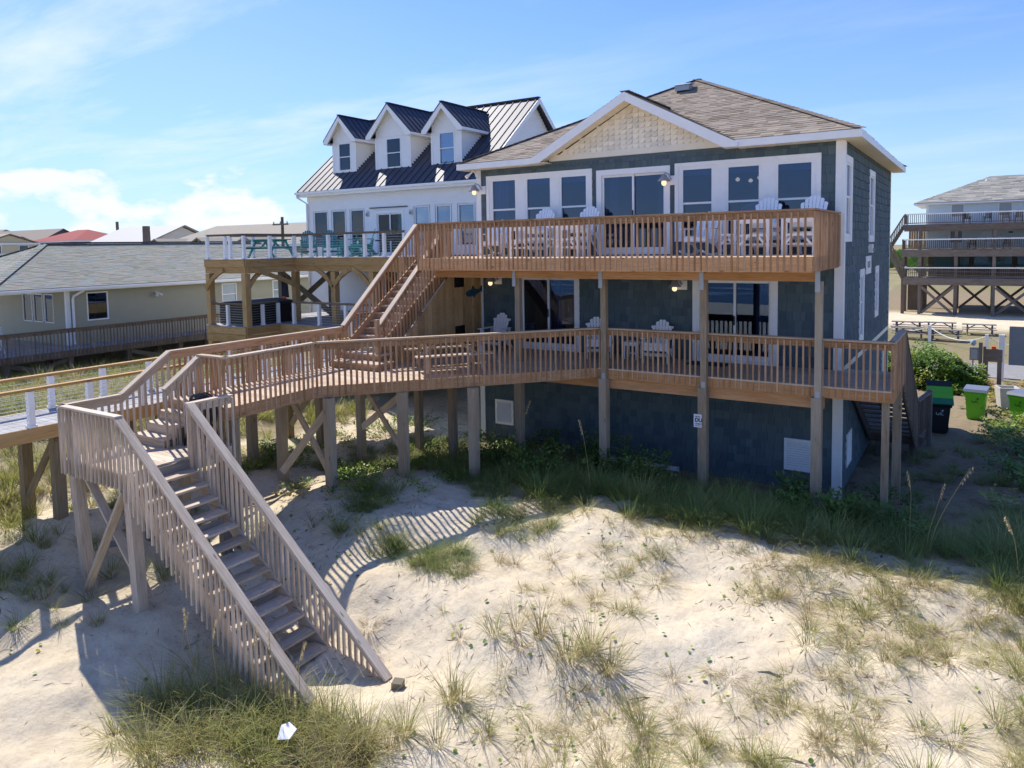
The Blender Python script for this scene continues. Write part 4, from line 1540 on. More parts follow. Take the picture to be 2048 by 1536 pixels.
# ================================================================== BEACH STAIRS
bs = worldthing('beach_stairs', 'weathered grey wood beach stairs with a landing coming down from the deck to the sand', 'stairs', (-9.0, -11.0, -0.71))
LZ = -0.71
for i in range(3):
    zt = -0.178 * (i + 1)
    y1 = -9.56 - i * 0.27
    span('tread', (-11.36, y1 - 0.30, zt - 0.04), (-10.36, y1 + 0.0, zt), 'weathered', bs)
    span('riser', (-11.35, y1 - 0.28, LZ + 0.002), (-10.37, y1 - 0.25, zt - 0.041), 'weathered', bs)
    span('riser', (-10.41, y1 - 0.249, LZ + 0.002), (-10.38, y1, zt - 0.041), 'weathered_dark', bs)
y = -11.66
while y < -9.62:
    xr_ = -9.44
    xl_ = -11.36 if y < -9.63 - 0.0 and y < -9.56 - 0.27 * 3 + .3 else -10.34
    span('landing_board', (xl_, y, LZ - 0.038), (xr_, y + 0.138, LZ), 'weathered', bs)
    y += 0.1445
for (p, q) in (((-11.40, -11.69), (-9.40, -11.69)), ((-11.39, -11.66), (-11.39, -9.6)), ((-9.41, -10.45), (-9.41, -9.6))):
    bar('rim_board', (p[0], p[1], LZ - 0.13), (q[0], q[1], LZ - 0.13), 0.036, 0.25, 'weathered', bs)
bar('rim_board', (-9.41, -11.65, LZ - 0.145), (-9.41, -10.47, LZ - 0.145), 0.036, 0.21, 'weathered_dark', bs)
NT_ = 14
trun, trise = 0.262, 0.199
for i in range(1, NT_ + 1):
    x, z = -9.40 + (i - 1) * trun, LZ - i * trise
    span('tread', (x - 0.0, -11.64, z - 0.04), (x + trun + 0.03, -10.52, z), 'weathered', bs)
    if i % 5 == 0:
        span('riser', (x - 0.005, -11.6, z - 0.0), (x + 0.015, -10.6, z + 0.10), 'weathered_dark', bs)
xe, ze = -9.40 + NT_ * trun, LZ - NT_ * trise
for yy in (-11.665, -11.07, -10.50):
    mb = pmb(bs)
    if yy == -11.07:
        pp = [V(-9.38, yy, LZ - 0.25), V(-9.38, yy, LZ - 0.48), V(xe + 0.2, yy, ze - 0.5), V(xe + 0.2, yy, ze - 0.26)]
    else:
        pp = [V(-9.40, yy, LZ - 0.16), V(-9.40, yy, LZ - 0.42), V(xe + 0.25, yy, ze - 0.44), V(xe + 0.25, yy, ze - 0.18)]
    mb.prism(pp, (0, 0.04, 0), 'weathered')
    mb.build('stringer', bs)
HR = 0.955
railing('railing', [(-11.40, -10.55, LZ), (-11.40, -11.70, LZ), (-9.52, -11.70, LZ)], bs, 'weathered', h=HR, below=0.27, side=1)
railing('railing', [(-9.42, -9.56, LZ + 0.0), (-9.42, -10.50, LZ)], bs, 'weathered', h=HR, below=0.25, side=-1)
stair_rail(bs, -11.40, -9.53, 0.02, -10.58, LZ + 0.02, -1, 'weathered', h=0.945, low=0.3)
stair_rail(bs, -10.33, -9.56, 0.0, -10.36, LZ + 0.16, 1, 'weathered', h=0.955, low=0.45)
box('newel_post', (-9.40, -10.46, LZ + 0.35), (0.09, 0.09, 1.2), 'weathered', bs)


def long_rail(yv, xa_, za_, xb_, zb_, side):
    mb = pmb(bs)
    a, b = V(xa_, yv, za_), V(xb_, yv, zb_)
    mb.bar(a + V(0, 0, .0), b, 0.15, 0.04, 'weathered')
    mb.bar(a - V(0, 0, .09), b - V(0, 0, .09), 0.038, 0.12, 'weathered')
    o = mb.build('railing', bs)
    k = int((xb_ - xa_) / 0.124)
    for i in range(k):
        t = (i + 0.3) / k
        x, z = xa_ + (xb_ - xa_) * t, za_ + (zb_ - za_) * t
        nos = LZ - 0.10 - (x + 9.40) * trise / trun
        bot = max(nos - 0.36, tz(x, yv) - 0.05)
        if z - 0.03 - bot < 0.12: continue
        bar('baluster', (x, yv + side * 0.039, bot), (x + random.uniform(-.006, .006), yv + side * 0.039, z - 0.03), 0.038, 0.038, 'weathered', sub(o, bs), up=(0, 1, 0))


long_rail(-11.70, -9.54, 0.255, -5.05, -3.26, -1)
long_rail(-10.47, -9.36, 0.275, -4.72, -3.48, 1)
for (xt, xb__) in ((-11.22, -10.88), (-9.45, -9.30)):
    zb = tz(xb__, -11.6) - 0.4
    bar('post', (xt, -11.60, LZ - 0.04), (xb__, -11.60, zb), 0.18, 0.18, 'weathered', bs, up=(0, 1, 0))
for (xt, yy) in ((-11.25, -10.2), (-9.5, -9.75)):
    zb = tz(xt, yy) - 0.4
    bar('post', (xt, yy, LZ - 0.04), (xt, yy, zb), 0.17, 0.17, 'weathered_dark', bs, up=(0, 1, 0))
bar('brace', (-9.44, -11.70, -1.0), (-10.80, -11.73, -3.05), 0.05, 0.15, 'weathered', bs, up=(0, 1, 0))
bar('brace', (-11.10, -11.47, -1.0), (-9.35, -11.42, -2.95), 0.05, 0.15, 'weathered', bs, up=(0, 1, 0))
bar('brace', (-10.35, -11.38, -2.2), (-10.2, -11.5, -2.25), 0.2, 0.12, 'weathered_dark', bs)

# garden hose coiled on a stand at the landing
hs = worldthing('hose_reel', 'black garden hose coiled on a stand behind the beach stair landing', 'hose reel', (-9.95, -9.85, LZ))
mb = pmb(hs)
for i in range(13):
    r_ = 0.27 + 0.035 * (i % 4)
    off = (i - 6) * 0.028
    mb.tube([(-9.95 + r_ * math.cos(a * PI / 9) * 0.8 + 0.02 * math.sin(a), -9.85 + off, LZ + 0.62 + r_ * math.sin(a * PI / 9)) for a in range(18)], 0.017, 'rubber_hose', 6, True)
mb.build('hose', hs, True)
mb = pmb(hs)
for yy in (-10.06, -9.64):
    mb.bar((-10.2, yy, LZ + 0.005), (-9.95, yy, LZ + 0.62), 0.03, 0.03, 'black_plastic')
    mb.bar((-9.7, yy, LZ + 0.005), (-9.95, yy, LZ + 0.62), 0.03, 0.03, 'black_plastic')
mb.build('stand', hs)

# ================================================================== NEIGHBOUR'S BOARDWALK
bw = worldthing('boardwalk', 'grey planked beach boardwalk with white posts and steel cable railings', 'boardwalk', (-13.4, -8.0, -0.3))
BZ = -0.30
bx0, bx1 = -14.25, -12.62
y = -21.0
while y < -2.2:
    span('deck_board', (bx0, y, BZ - 0.03), (bx1, y + 0.138, BZ), 'grey_boards', bw)
    y += 0.1435
for x in (bx0 - 0.02, bx1 + 0.02):
    for (p, q) in ((-21.0, -13.0), (-12.997, -7.0), (-6.997, -2.2)):
        bar('rim_board', (x, p, BZ - 0.135), (x, q, BZ - 0.135), 0.038, 0.27, 'new_pine', bw)
cab = pmb(bw)
for sx_ in (bx0 + 0.04, bx1 - 0.04):
    yy = -20.6
    while yy < -2.0:
        po = pmb(bw)
        po.span((sx_ - 0.055, yy - 0.055, BZ - 0.0), (sx_ + 0.055, yy + 0.055, BZ + 0.70), 'white_vinyl')
        po.span((sx_ - 0.075, yy - 0.075, BZ + 0.0005), (sx_ + 0.075, yy + 0.075, BZ + 0.05), 'white_vinyl')
        po.build('post', bw)
        yy += 1.12
    bar('cap_rail', (sx_, -20.9, BZ + 0.745), (sx_, -2.2, BZ + 0.745), 0.14, 0.032, 'new_pine', bw)
    bar('top_rail', (sx_, -20.9, BZ + 0.714), (sx_, -2.2, BZ + 0.714), 0.05, 0.026, 'new_pine', bw)
    for k in range(8):
        cab.bar((sx_, -20.9, BZ + 0.07 + k * 0.078), (sx_, -2.2, BZ + 0.07 + k * 0.078), 0.007, 0.007, 'cable_steel')
cab.build('cables', bw, kind='stuff')
for yy in (-18.5, -15.8, -13.4, -11.15, -8.9, -6.5, -4.2):
    for x in (bx0 + 0.15, bx1 - 0.17):
        zb = tz(x, yy) - 0.4
        box('pile', (x, yy, (BZ - 0.05 + zb) / 2), (0.2, 0.2, BZ - 0.05 - zb), 'treated_pile', bw)
    bar('brace', (bx1 - 0.06, yy - 0.05, BZ - 0.25), (bx0 + 0.3, yy - 0.05, BZ - 1.7), 0.05, 0.16, 'treated_pile', bw)

# ================================================================== WHITE HOUSE
wh = worldthing('white_house', 'white two storey house with dark standing seam metal roof and three gabled dormers', 'house', (-19.8, 11.0, -2.4))
W0, W1, WY, WYB = -24.70, -14.75, 6.5, 15.5
WE, WRZ, WRY = 5.52, 9.62, 11.0
wz0, wz1 = -2.3, WE + 0.1
lowdoor = (-20.2, -18.3, 0.1, 2.2)
WWIN = [(-24.34, -23.43), (-23.13, -22.26), (-21.94, -21.10), (-18.12, -17.30), (-16.94, -16.15), (-15.76, -14.94)]
wsl = (-20.43, -18.72, 2.62, 4.66)
wholes = [(a - .05, b + .05, 3.05, 4.79) for (a, b) in WWIN] + [wsl, lowdoor]
mb = pmb(wh)
siding(mb, (0, WY, 0), (1, 0, 0), (0, -1, 0), (W0, W1, wz0, wz1), wholes, 0.115, 'white_vinyl', 0.028)
siding(mb, (W0, 0, 0), (0, -1, 0), (-1, 0, 0), (-WYB, -WY, wz0, wz1), [], 0.115, 'white_vinyl')
siding(mb, (W1, 0, 0), (0, 1, 0), (1, 0, 0), (WY, WYB, wz0, wz1), [], 0.115, 'white_vinyl')
mb.span((W0 + 0.01, WYB - 0.1, wz0), (W1 - 0.01, WYB, wz1), 'white_vinyl')
for (a, b, c, d) in rect_minus((W0 + 0.005, W1 - 0.005, wz0, wz1), wholes):
    mb.span((a, WY + 0.012, c), (b, WY + 0.08, d), 'white_vinyl')
for x in (W0 + 0.05, W1 - 0.05):
    mb.span((x - 0.03, WY + 0.081, wz0), (x + 0.03, WYB - 0.101, wz1), 'white_vinyl')
# gable ends as narrowing rows
for (x, s) in ((W0, -1), (W1, 1)):
    z = WE
    while z < WRZ - 0.25:
        hw = (WRZ - 0.12 - z) / (WRZ - WE) * 4.55
        mb.add(wedge(Vector((x, WRY, 0)), Vector((0, s, 0)), Vector((0, 0, 1)), Vector((s, 0, 0)), -hw, hw, z, z + 0.115, 0.02, 0.004), CFACES, 'white_vinyl', None, .5)
        z += 0.115
mb.build('wall', wh)
for x in (W0, W1):
    span('corner_board', (x - 0.06, WY - 0.035, wz0), (x + 0.06, WY - 0.0001, wz1 - 0.1), 'white_vinyl', wh)
for i, (a, b) in enumerate(WWIN):
    o = sash_window(wh, lambda u, d, z: Vector((u, WY - d, z)), a + .04, b - .04, 3.10, 4.73, None, 0, glassm='glass_light', fw=0.05, mat='white_vinyl')
    pm = pmb(wh)
    for k in range(26 if i not in (1, 3) else 1):
        z = 4.70 - k * 0.06
        pm.span((a + .05, WY + 0.09, z - 0.05 if i not in (1, 3) else 3.12), (b - .05, WY + 0.095 + 0.01 * (k % 2), z), 'blind_white')
    pm.build('window_blind', sub(o, wh))
slider(wh, wsl[0], wsl[1], wsl[3], 0.12, 0.12, wsl[2], top=0.12, glassm='glass_green', y=WY, mat='white_vinyl')
slider(wh, lowdoor[0], lowdoor[1], lowdoor[3], 0.12, 0.12, lowdoor[2], top=0.12, glassm='glass_green', y=WY, mat='white_vinyl')
span('inner_wall', (W0 + .1, WY + 1.2, wz0), (W1 - .1, WY + 1.25, wz1), 'curtain_cloth', wh)
bar('awning_track', (-20.7, WY - 0.05, 4.80), (-18.5, WY - 0.05, 4.80), 0.07, 0.035, 'wire', wh)
for x in (-20.85, -18.30):
    mb = pmb(wh)
    mb.span((x - 0.09, WY - 0.06, 4.42), (x + 0.09, WY - 0.021, 4.66), 'shade_cloth')
    mb.lathe((x, WY - 0.10, 4.5), [(0, -.04), (.05, -.03), (.05, .05), (0, .08)], 'lamp_metal', 8)
    mb.build('wall_lamp', wh)
# metal roof
ry0, ez0 = WY - 0.40, WE + 0.20
sl = (WRZ + 0.05 - ez0) / (WRY - ry0)
rx0, rx1 = W0 - 0.35, W1 + 0.35
mb = pmb(wh)
for s in (1, -1):
    yE = ry0 if s > 0 else 2 * WRY - ry0
    mb.prism([V(rx0, yE, ez0), V(rx1, yE, ez0), V(rx1, WRY, WRZ + .05), V(rx0, WRY, WRZ + .05)], (0, 0, -0.04), 'metal_roof', .5)
wroof = mb.build('roof', wh)
wr = sub(wroof, wh)
x = rx0 + 0.02
while x < rx1:
    bar('seam', (x, ry0, ez0 + 0.012), (x, WRY - 0.02, WRZ + .05 - 0.02 * sl + 0.012), 0.025, 0.045, 'metal_roof', wr)
    x += 0.405
bar('ridge_cap', (rx0 - 0.02, WRY, WRZ + 0.085), (rx1 + 0.02, WRY, WRZ + 0.085), 0.22, 0.03, 'metal_roof', wr)
mb = pmb(wh)
mb.span((rx0, ry0 - 0.02, ez0 - 0.24), (rx1, ry0 + 0.0, ez0 - 0.045), 'white_vinyl')
mb.span((rx0, ry0 + 0.001, ez0 - 0.24), (rx1, WY - 0.02, ez0 - 0.215), 'white_vinyl')
for x in (rx0 - 0.025, rx1):
    for s in (1, -1):
        yE = ry0 if s > 0 else 2 * WRY - ry0
        mb.prism([V(x, yE, ez0 - 0.24), V(x, yE, ez0 - .005), V(x, WRY, WRZ + .045), V(x, WRY, WRZ - 0.20)], (0.025, 0, 0), 'white_vinyl')
for x in (rx1 - 0.35, rx0 + .02):
    mb.prism([V(x, ry0, ez0 - 0.05), V(x + 0.33, ry0, ez0 - 0.05), V(x + 0.33, WRY, WRZ), V(x, WRY, WRZ)], (0, 0, -0.015), 'soffit_cream')
mb.build('fascia', wh)
mb = pmb(wh)
mb.tube([(rx0 + .1, ry0 - 0.08, ez0 - 0.10), (rx0 + .1, ry0 - 0.08, ez0 - 0.25), (W0 - 0.02, WY - 0.09, ez0 - 0.55), (W0 - 0.02, WY - 0.09, wz0)], 0.05, 'white_vinyl', 8)
mb.span((rx0, ry0 - 0.14, ez0 - 0.13), (rx1, ry0 - 0.021, ez0 - 0.03), 'white_vinyl')
mb.build('gutter', wh)


def roofz(y):
    return ez0 + (y - ry0) * sl


def dormer(x0, x1, yf_, zb, ze, za, ov=0.32, win=(0, 0, 0, 0)):
    xc = (x0 + x1) / 2
    yb_e = ry0 + (ze - ez0) / sl
    mb = pmb(wh)
    a, b, c, d = win
    siding(mb, (0, yf_, 0), (1, 0, 0), (0, -1, 0), (x0, x1, zb, ze), [(a - .04, b + .04, c - .04, d + .04)], 0.115, 'white_vinyl')
    for (q0, q1, q2, q3) in rect_minus((x0 + .003, x1 - .003, zb, ze), [(a - .04, b + .04, c - .04, d + .04)]):
        mb.span((q0, yf_ + .01, q2), (q1, yf_ + .06, q3), 'white_vinyl')
    z = ze
    while z < za - 0.15:
        hw = (za - 0.05 - z) / (za - ze) * (x1 - x0 + 2 * ov) / 2 * 0.93
        hw = min(hw, (x1 - x0) / 2)
        mb.add(wedge(Vector((xc, yf_, 0)), Vector((1, 0, 0)), Vector((0, 0, 1)), Vector((0, -1, 0)), -hw, hw, z, z + 0.115, 0.018, 0.004), CFACES, 'white_vinyl', None, .5)
        z += 0.115
    # cheeks: rows that shorten as the roof rises
    z = zb
    while z < ze - 0.01:
        z1 = min(z + 0.115, ze)
        yE = min(ry0 + (z - ez0) / sl + 0.02, yb_e + .1)
        if yE > yf_ + 0.05:
            for (x, s) in ((x1, 1), (x0, -1)):
                mb.add(wedge(Vector((x, 0, 0)), Vector((0, s, 0)), Vector((0, 0, 1)), Vector((s, 0, 0)), s * (yf_ if s > 0 else yE), s * (yE if s > 0 else yf_), z, z1, 0.018, 0.004), CFACES, 'white_vinyl', None, .5)
        z = z1
    for x in (x0, x1):
        mb.span((x - 0.05, yf_ - 0.03, zb), (x + 0.05, yf_ - 0.0005, ze), 'white_vinyl')
    mb.span((x0 - .04, yf_ - 0.035, zb - 0.09), (x1 + .04, yf_ + 0.0, zb), 'metal_roof')
    # rake boards
    e0, e1 = x0 - ov, x1 + ov
    for (xe_, s) in ((e0, 1), (e1, -1)):
        mb.prism([V(xe_, yf_ - ov, ze - 0.08), V(xe_ + .25 * s, yf_ - ov, ze - 0.08), V(xc, yf_ - ov, za - 0.24), V(xc, yf_ - ov, za - 0.02), V(xe_, yf_ - ov, ze + 0.05)], (0, -0.03, 0), 'white_vinyl')
        mb.prism([V(xe_, yf_ - ov, ze - 0.08), V(xe_, yf_ - ov, ze + .05), V(xe_, yb_e + .05, ze + 0.05), V(xe_, yb_e + .05, ze - 0.08)], (0.02 * s, 0, 0), 'white_vinyl')
        mb.prism([V(xe_, yf_ - ov, ze - 0.08), V(xe_, yb_e, ze - 0.08), V(x0 if s > 0 else x1, yb_e, ze - 0.08), V(x0 if s > 0 else x1, yf_ - ov, ze - 0.08)], (0, 0, 0.01), 'white_vinyl')
        mb.prism([V(xe_ + .02 * s, yf_ - ov, ze - 0.01), V(xc, yf_ - ov, za - 0.09), V(xc, yf_ - .02, za - 0.09), V(xe_ + .02 * s, yf_ - .02, ze - 0.01)], (0, 0, -0.01), 'soffit_cream')
    o = mb.build('dormer', wh)
    s_ = sub(o, wh)
    yr = min(ry0 + (za - ez0) / sl, WRY)
    rm_ = pmb(wh)
    for (xe_, s) in ((e0, 1), (e1, -1)):
        yv = ry0 + (ze + .05 - ez0) / sl
        rm_.prism([V(xe_, yf_ - ov - .04, ze + .05), V(xc, yf_ - ov - .04, za), V(xc, yr, za), V(xe_, yv, ze + .05)], (0, 0, 0.035), 'metal_roof', .5)
        L = V(xc - xe_, 0, za - ze - .05)
        n_ = 5 if x1 - x0 < 1.8 else 6
        yy = yf_ - ov + 0.0
        while yy < yr - 0.1:
            t0 = 0.0 if yy < yv else (yy - yv) / (yr - yv)
            p, q = V(xe_, yy, ze + .05) + L * t0, V(xe_, yy, ze + .05) + L * 0.985
            rm_.bar(p + V(0, 0, .05), q + V(0, 0, .05), 0.025, 0.045, 'metal_roof')
            yy += 0.36
    rm_.bar((xc, yf_ - ov - .05, za + .045), (xc, yr, za + .045), 0.16, 0.035, 'metal_roof')
    rm_.build('dormer_roof', s_)
    pm = pmb(wh)
    uy = lambda u, dd, z: Vector((u, yf_ - dd, z))
    for (q0, q1, q2, q3) in ((a - .05, a, c - .05, d + .05), (b, b + .05, c - .05, d + .05), (a, b, d, d + .05), (a, b, c - .05, c), (a, b, (c + d) / 2 - .02, (c + d) / 2 + .02)):
        pm.span(uy(q0, .03, q2), uy(q1, -.04, q3), 'white_vinyl')
    pm.build('window', s_)
    pm = pmb(wh)
    pm.span(uy(a, -.02, c), uy(b, -.026, (c + d) / 2 - .02), 'glass_light')
    pm.span(uy(a, -.01, (c + d) / 2 + .02), uy(b, -.016, d), 'glass_light')
    pm.build('pane', s_)
    pm = pmb(wh)
    pm.span(uy(a - .03, -.09, c - .03), uy(b + .03, -.10, d + .03), 'blind_white')
    pm.build('window_blind', s_)


dormer(-23.62, -22.18, 7.2, 6.60, 8.02, 9.20, win=(-23.22, -22.52, 6.72, 7.93))
dormer(-20.88, -18.86, 7.2, 6.52, 8.02, 9.42, win=(-20.22, -19.43, 6.66, 7.90))
dormer(-17.62, -16.06, 7.2, 6.52, 7.97, 9.14, win=(-17.18, -16.44, 6.60, 7.88))

# ---- its deck
wd = worldthing('neighbour_deck', 'two level pine deck with white posts and cable railing before the white house', 'deck', (-20.5, 2.0, 0.1))
UD, LDk = 2.68, 0.10
P2X, P2Y, P1X, P3Y = -20.75, -0.38, -23.1, 2.05
up_poly = [(P1X, P2Y), (P2X + .05, P2Y), (P2X + .05, P3Y), (-14.9, P3Y), (-14.9, WY), (P1X, WY)]


def polyboards(par, poly, z, mat, y0, y1, th=0.03):
    y = y0
    while y < y1 - 0.02:
        ym = y + 0.07
        xs_ = []
        for i in range(len(poly)):
            (xa_, ya_), (xb_, yb_) = poly[i], poly[(i + 1) % len(poly)]
            if (ya_ <= ym < yb_) or (yb_ <= ym < ya_):
                xs_.append(xa_ + (xb_ - xa_) * (ym - ya_) / (yb_ - ya_))
        xs_.sort()
        for a, b in zip(xs_[::2], xs_[1::2]):
            span('deck_board', (a, y, z - th), (b, y + 0.138, z), mat, par)
        y += 0.1445


polyboards(wd, up_poly, UD, 'grey_boards', P2Y, WY)
low_poly = [(P1X, P2Y), (P2X, P2Y), (P2X, 1.2), (-13.2, 1.2), (-13.2, WY), (P1X, WY)]
polyboards(wd, low_poly, LDk, 'grey_boards', P2Y, WY)
for (a, b, z, m_) in (((P1X, P2Y), (P2X + .05, P2Y), UD, 0), ((P2X + .05, P2Y), (P2X + .05, P3Y), UD, 1), ((P2X + .05, P3Y), (-14.9, P3Y), UD, 2), ((P1X, WY), (P1X, P2Y), UD, 3),
                      ((P1X, P2Y), (P2X, P2Y), LDk, 0), ((P2X, P2Y), (P2X, 1.2), LDk, 1), ((P2X, 1.2), (-13.2, 1.2), LDk, 2), ((P1X, WY), (P1X, P2Y), LDk, 3)):
    p, q = V(a[0], a[1], z - 0.17), V(b[0], b[1], z - 0.17)
    d = (q - p).normalized()
    off = V(d.y, -d.x, 0) * 0.026
    bar('rim_board', p + off, q + off, 0.045, 0.275 + 0.003 * m_, 'new_pine', wd)
    if z == UD:
        bar('beam', p - off + V(0, 0, -0.26), q - off + V(0, 0, -0.26), 0.045, 0.235, 'new_pine', wd)
    else:
        bar('beam', p + off + V(0, 0, -0.30), q + off + V(0, 0, -0.30), 0.05, 0.30, 'new_pine', wd)
    bar('edge_board', p + off * 1.2 + V(0, 0, 0.158), q + off * 1.2 + V(0, 0, 0.158), 0.10, 0.026, 'grey_boards', wd)
for i in range(14):
    x = P1X + 0.3 + i * 0.6
    bar('joist', (x, P2Y + .05 if x < P2X else P3Y + .05, UD - 0.16), (x, WY - .05, UD - 0.16), 0.04, 0.24, 'new_pine', wd)
posts = [(P1X + .1, P2Y + .12), (P2X - .08, P2Y + .12), (P2X - .08, P3Y + .1), (-18.6, P3Y + .1), (-16.6, P3Y + .1), (-22.9, 3.2), (-20.9, 4.2), (-18.6, 4.6), (-15.2, P3Y + .1)]
for (x, yy) in posts:
    zb = tz(x, yy) - 0.4
    box('post', (x, yy, (UD - 0.56 + zb) / 2), (0.235, 0.235, UD - 0.56 - zb), 'new_pine' if yy < 2.5 else 'treated_pile', wd)


def arc_brace(p, q, sag, par, th=0.09, dp=0.16, mat='new_pine'):
    """curved knee brace from post point p up to beam point q"""
    p, q = Vector(p), Vector(q)
    mb = pmb(par)
    n_ = 6
    pts = []
    for i in range(n_ + 1):
        t = i / n_
        m_ = p.lerp(q, t)
        c_ = V(p.x, p.y, q.z)
        m_ = m_ + (c_ - p.lerp(q, .5)).normalized() * math.sin(t * PI) * sag
        pts.append(m_)
    for i in range(n_):
        mb.bar(pts[i], pts[i + 1] + (pts[i + 1] - pts[i]) * 0.04, th, dp, mat)
    return mb.build('curved_brace', par)


bz = UD - 0.42
arc_brace((P1X + .1, P2Y - .05, bz - 0.75), (P1X + 1.15, P2Y - .05, bz), 0.10, wd)
arc_brace((P2X + .07, P3Y + .1, bz - 0.75), (P2X + .07, P2Y + .25, bz + .02), 0.10, wd)
arc_brace((P2X - .08, P2Y + .25, bz - 0.65), (P2X - .08, P2Y + 1.0, bz), 0.08, wd)
arc_brace((-18.6, P3Y, bz - 0.75), (-19.6, P3Y, bz), 0.1, wd)
arc_brace((-18.6, P3Y, bz - 0.75), (-17.6, P3Y, bz), 0.1, wd)
arc_brace((-16.6, P3Y, bz - 0.75), (-17.6, P3Y + .02, bz), 0.1, wd)
bar('brace', (-22.9, 3.1, UD - 0.6), (-20.9, 4.1, LDk + 0.15), 0.09, 0.22, 'treated_pile', wd)
bar('brace', (-20.9, 4.3, UD - 0.6), (-22.9, 3.4, LDk + 0.15), 0.09, 0.22, 'treated_pile', wd)
bar('brace', (-18.5, 4.5, UD - 0.55), (-16.9, 4.5, LDk + 1.0), 0.05, 0.12, 'new_pine', wd)


def cable_rail(par, a, b, z, n_, h=0.93, name='railing', skip_first=False):
    a, b = V(a[0], a[1], z), V(b[0], b[1], z)
    mb = pmb(par)
    mb.bar(a + V(0, 0, h + .015), b + V(0, 0, h + .015), 0.14, 0.03, 'brown_rail')
    mb.bar(a + V(0, 0, h - .025), b + V(0, 0, h - .025), 0.045, 0.05, 'brown_rail')
    o = mb.build(name, par)
    s_ = sub(o, par)
    cm = pmb(par)
    for k in range(9):
        cm.bar(a + V(0, 0, 0.08 + k * 0.095), b + V(0, 0, 0.08 + k * 0.095), 0.008, 0.008, 'cable_steel')
    cm.build('cables', s_, kind='stuff')
    for i in range(1 if skip_first else 0, n_ + 1):
        p = a.lerp(b, i / n_)
        pm = pmb(par)
        pm.span(p + V(-.055, -.055, 0.0005), p + V(.055, .055, h - .051), 'white_vinyl')
        pm.span(p + V(-.07, -.07, 0.001), p + V(.07, .07, 0.05), 'white_vinyl')
        pm.build('rail_post', s_)


ins = 0.08
cable_rail(wd, (P1X + ins, P2Y + ins), (P2X - ins, P2Y + ins), UD, 2)
cable_rail(wd, (P2X - ins, P2Y + ins), (P2X - ins, P3Y + ins), UD, 2, skip_first=True)
cable_rail(wd, (P2X - ins, P3Y + ins), (-15.0, P3Y + ins), UD, 6, skip_first=True)
cable_rail(wd, (P1X + ins, 6.3), (P1X + ins, P2Y + ins + 1.05), UD, 5)
cable_rail(wd, (P1X + ins, P2Y + ins), (P2X - ins, P2Y + ins), LDk, 2, 0.86)
cable_rail(wd, (P2X - ins, P2Y + ins), (P2X - ins, 1.2), LDk, 2, 0.86, skip_first=True)
cable_rail(wd, (-20.0, 1.28), (-14.4, 1.28), LDk, 4, 0.86)
# steps from the lower deck down to the boardwalk
for i in range(3):
    span('tread', (-14.2, 0.2 - i * 0.3 - 2.0, LDk - 0.13 * (i + 1) - .03), (-12.7, 0.5 - i * .3 - 2.0, LDk - 0.13 * (i + 1)), 'grey_boards', wd)
span('bridge_deck', (-14.25, -1.5, LDk - 0.03), (-12.65, 1.19, LDk), 'grey_boards', wd)
span('rim_board', (-12.649, -1.5, LDk - 0.30), (-12.61, 1.19, LDk), 'new_pine', wd)
cable_rail(wd, (-12.72, -1.5), (-12.72, 1.1), LDk, 2, 0.80)
cable_rail(wd, (-14.2, -1.5), (-14.2, 1.1), LDk, 2, 0.80)

# hot tub with cover
ht = worldthing('hot_tub', 'black covered hot tub on the lower level of the neighbouring pine deck', 'hot tub', (-21.9, 1.1, LDk))
mb = pmb(ht)
for i in range(9):
    mb.span((-22.98, 0.1, LDk + 0.004 + i * 0.083), (-21.0, 2.05, LDk + 0.075 + i * 0.083), 'black_plastic')
mb.span((-22.96, 0.13, LDk + .004), (-21.03, 2.02, LDk + .74), 'gap_dark_paint')
mb.build('cabinet', ht)
mb = pmb(ht)
mb.prism([V(-23.05, 0.03, LDk + .752), V(-20.93, 0.03, LDk + .752), V(-20.93, 0.03, LDk + .86), V(-21.99, 0.03, LDk + .93), V(-23.05, 0.03, LDk + .86)], (0, 2.1, 0), 'tub_cover')
mb.build('cover', ht)
tw = worldthing('beach_towel', 'dark towel with a bright hem hung on a post behind the hot tub', 'towel', (-22.55, 3.05, 1.4))
mb = pmb(tw)
for i in range(5):
    x = -22.78 + i * 0.09
    mb.prism([V(x, 3.05, 0.95 + .03 * (i % 2)), V(x + .085, 3.05, 0.97), V(x + .06 - i * .012, 3.05, 1.9 - abs(i - 2) * .12), V(x + .02 - i * .01, 3.05, 1.9 - abs(i - 2) * .12)], (0, 0.03 + .02 * (i % 2), 0), 'towel_dark')
mb.span((-22.70, 3.02, .88), (-22.52, 3.08, 1.0), 'towel_bright')
mb.build('towel', tw)

# ================================================================== BEIGE HOUSE
bh = worldthing('beige_house', 'low olive beige house with grey green shingle hip roof and white corner downspout', 'house', (-36, 6, -2.2))
BX, BXL, BYF, BYB = -32.0, -40.6, -1.25, 17.0
BE, BF = 1.36, -1.15
mb = pmb(bh)
bw_ = [(-0.38, 0.62, -0.12, 1.20), (6.80, 7.75, 0.10, 1.22), (10.2, 11.2, 0.15, 1.22)]
siding(mb, (BX, 0, 0), (0, 1, 0), (1, 0, 0), (BYF, BYB, BF - 0.25, BE), bw_, 0.125, 'beige_siding', 0.032)
tw3 = [(-36.05, -35.15, -0.20, 1.14), (-35.02, -34.15, -0.20, 1.14), (-34.02, -33.18, -0.20, 1.14)]
siding(mb, (0, BYF, 0), (1, 0, 0), (0, -1, 0), (BXL, BX, BF - 0.25, BE), [(-36.06, -33.17, -0.21, 1.15)], 0.125, 'beige_siding', 0.032)
for (a, b, c, d) in rect_minus((BYF, BYB, BF - .25, BE), bw_):
    mb.span((BX - .1, a, c), (BX - 0.001, b, d), 'beige_siding')
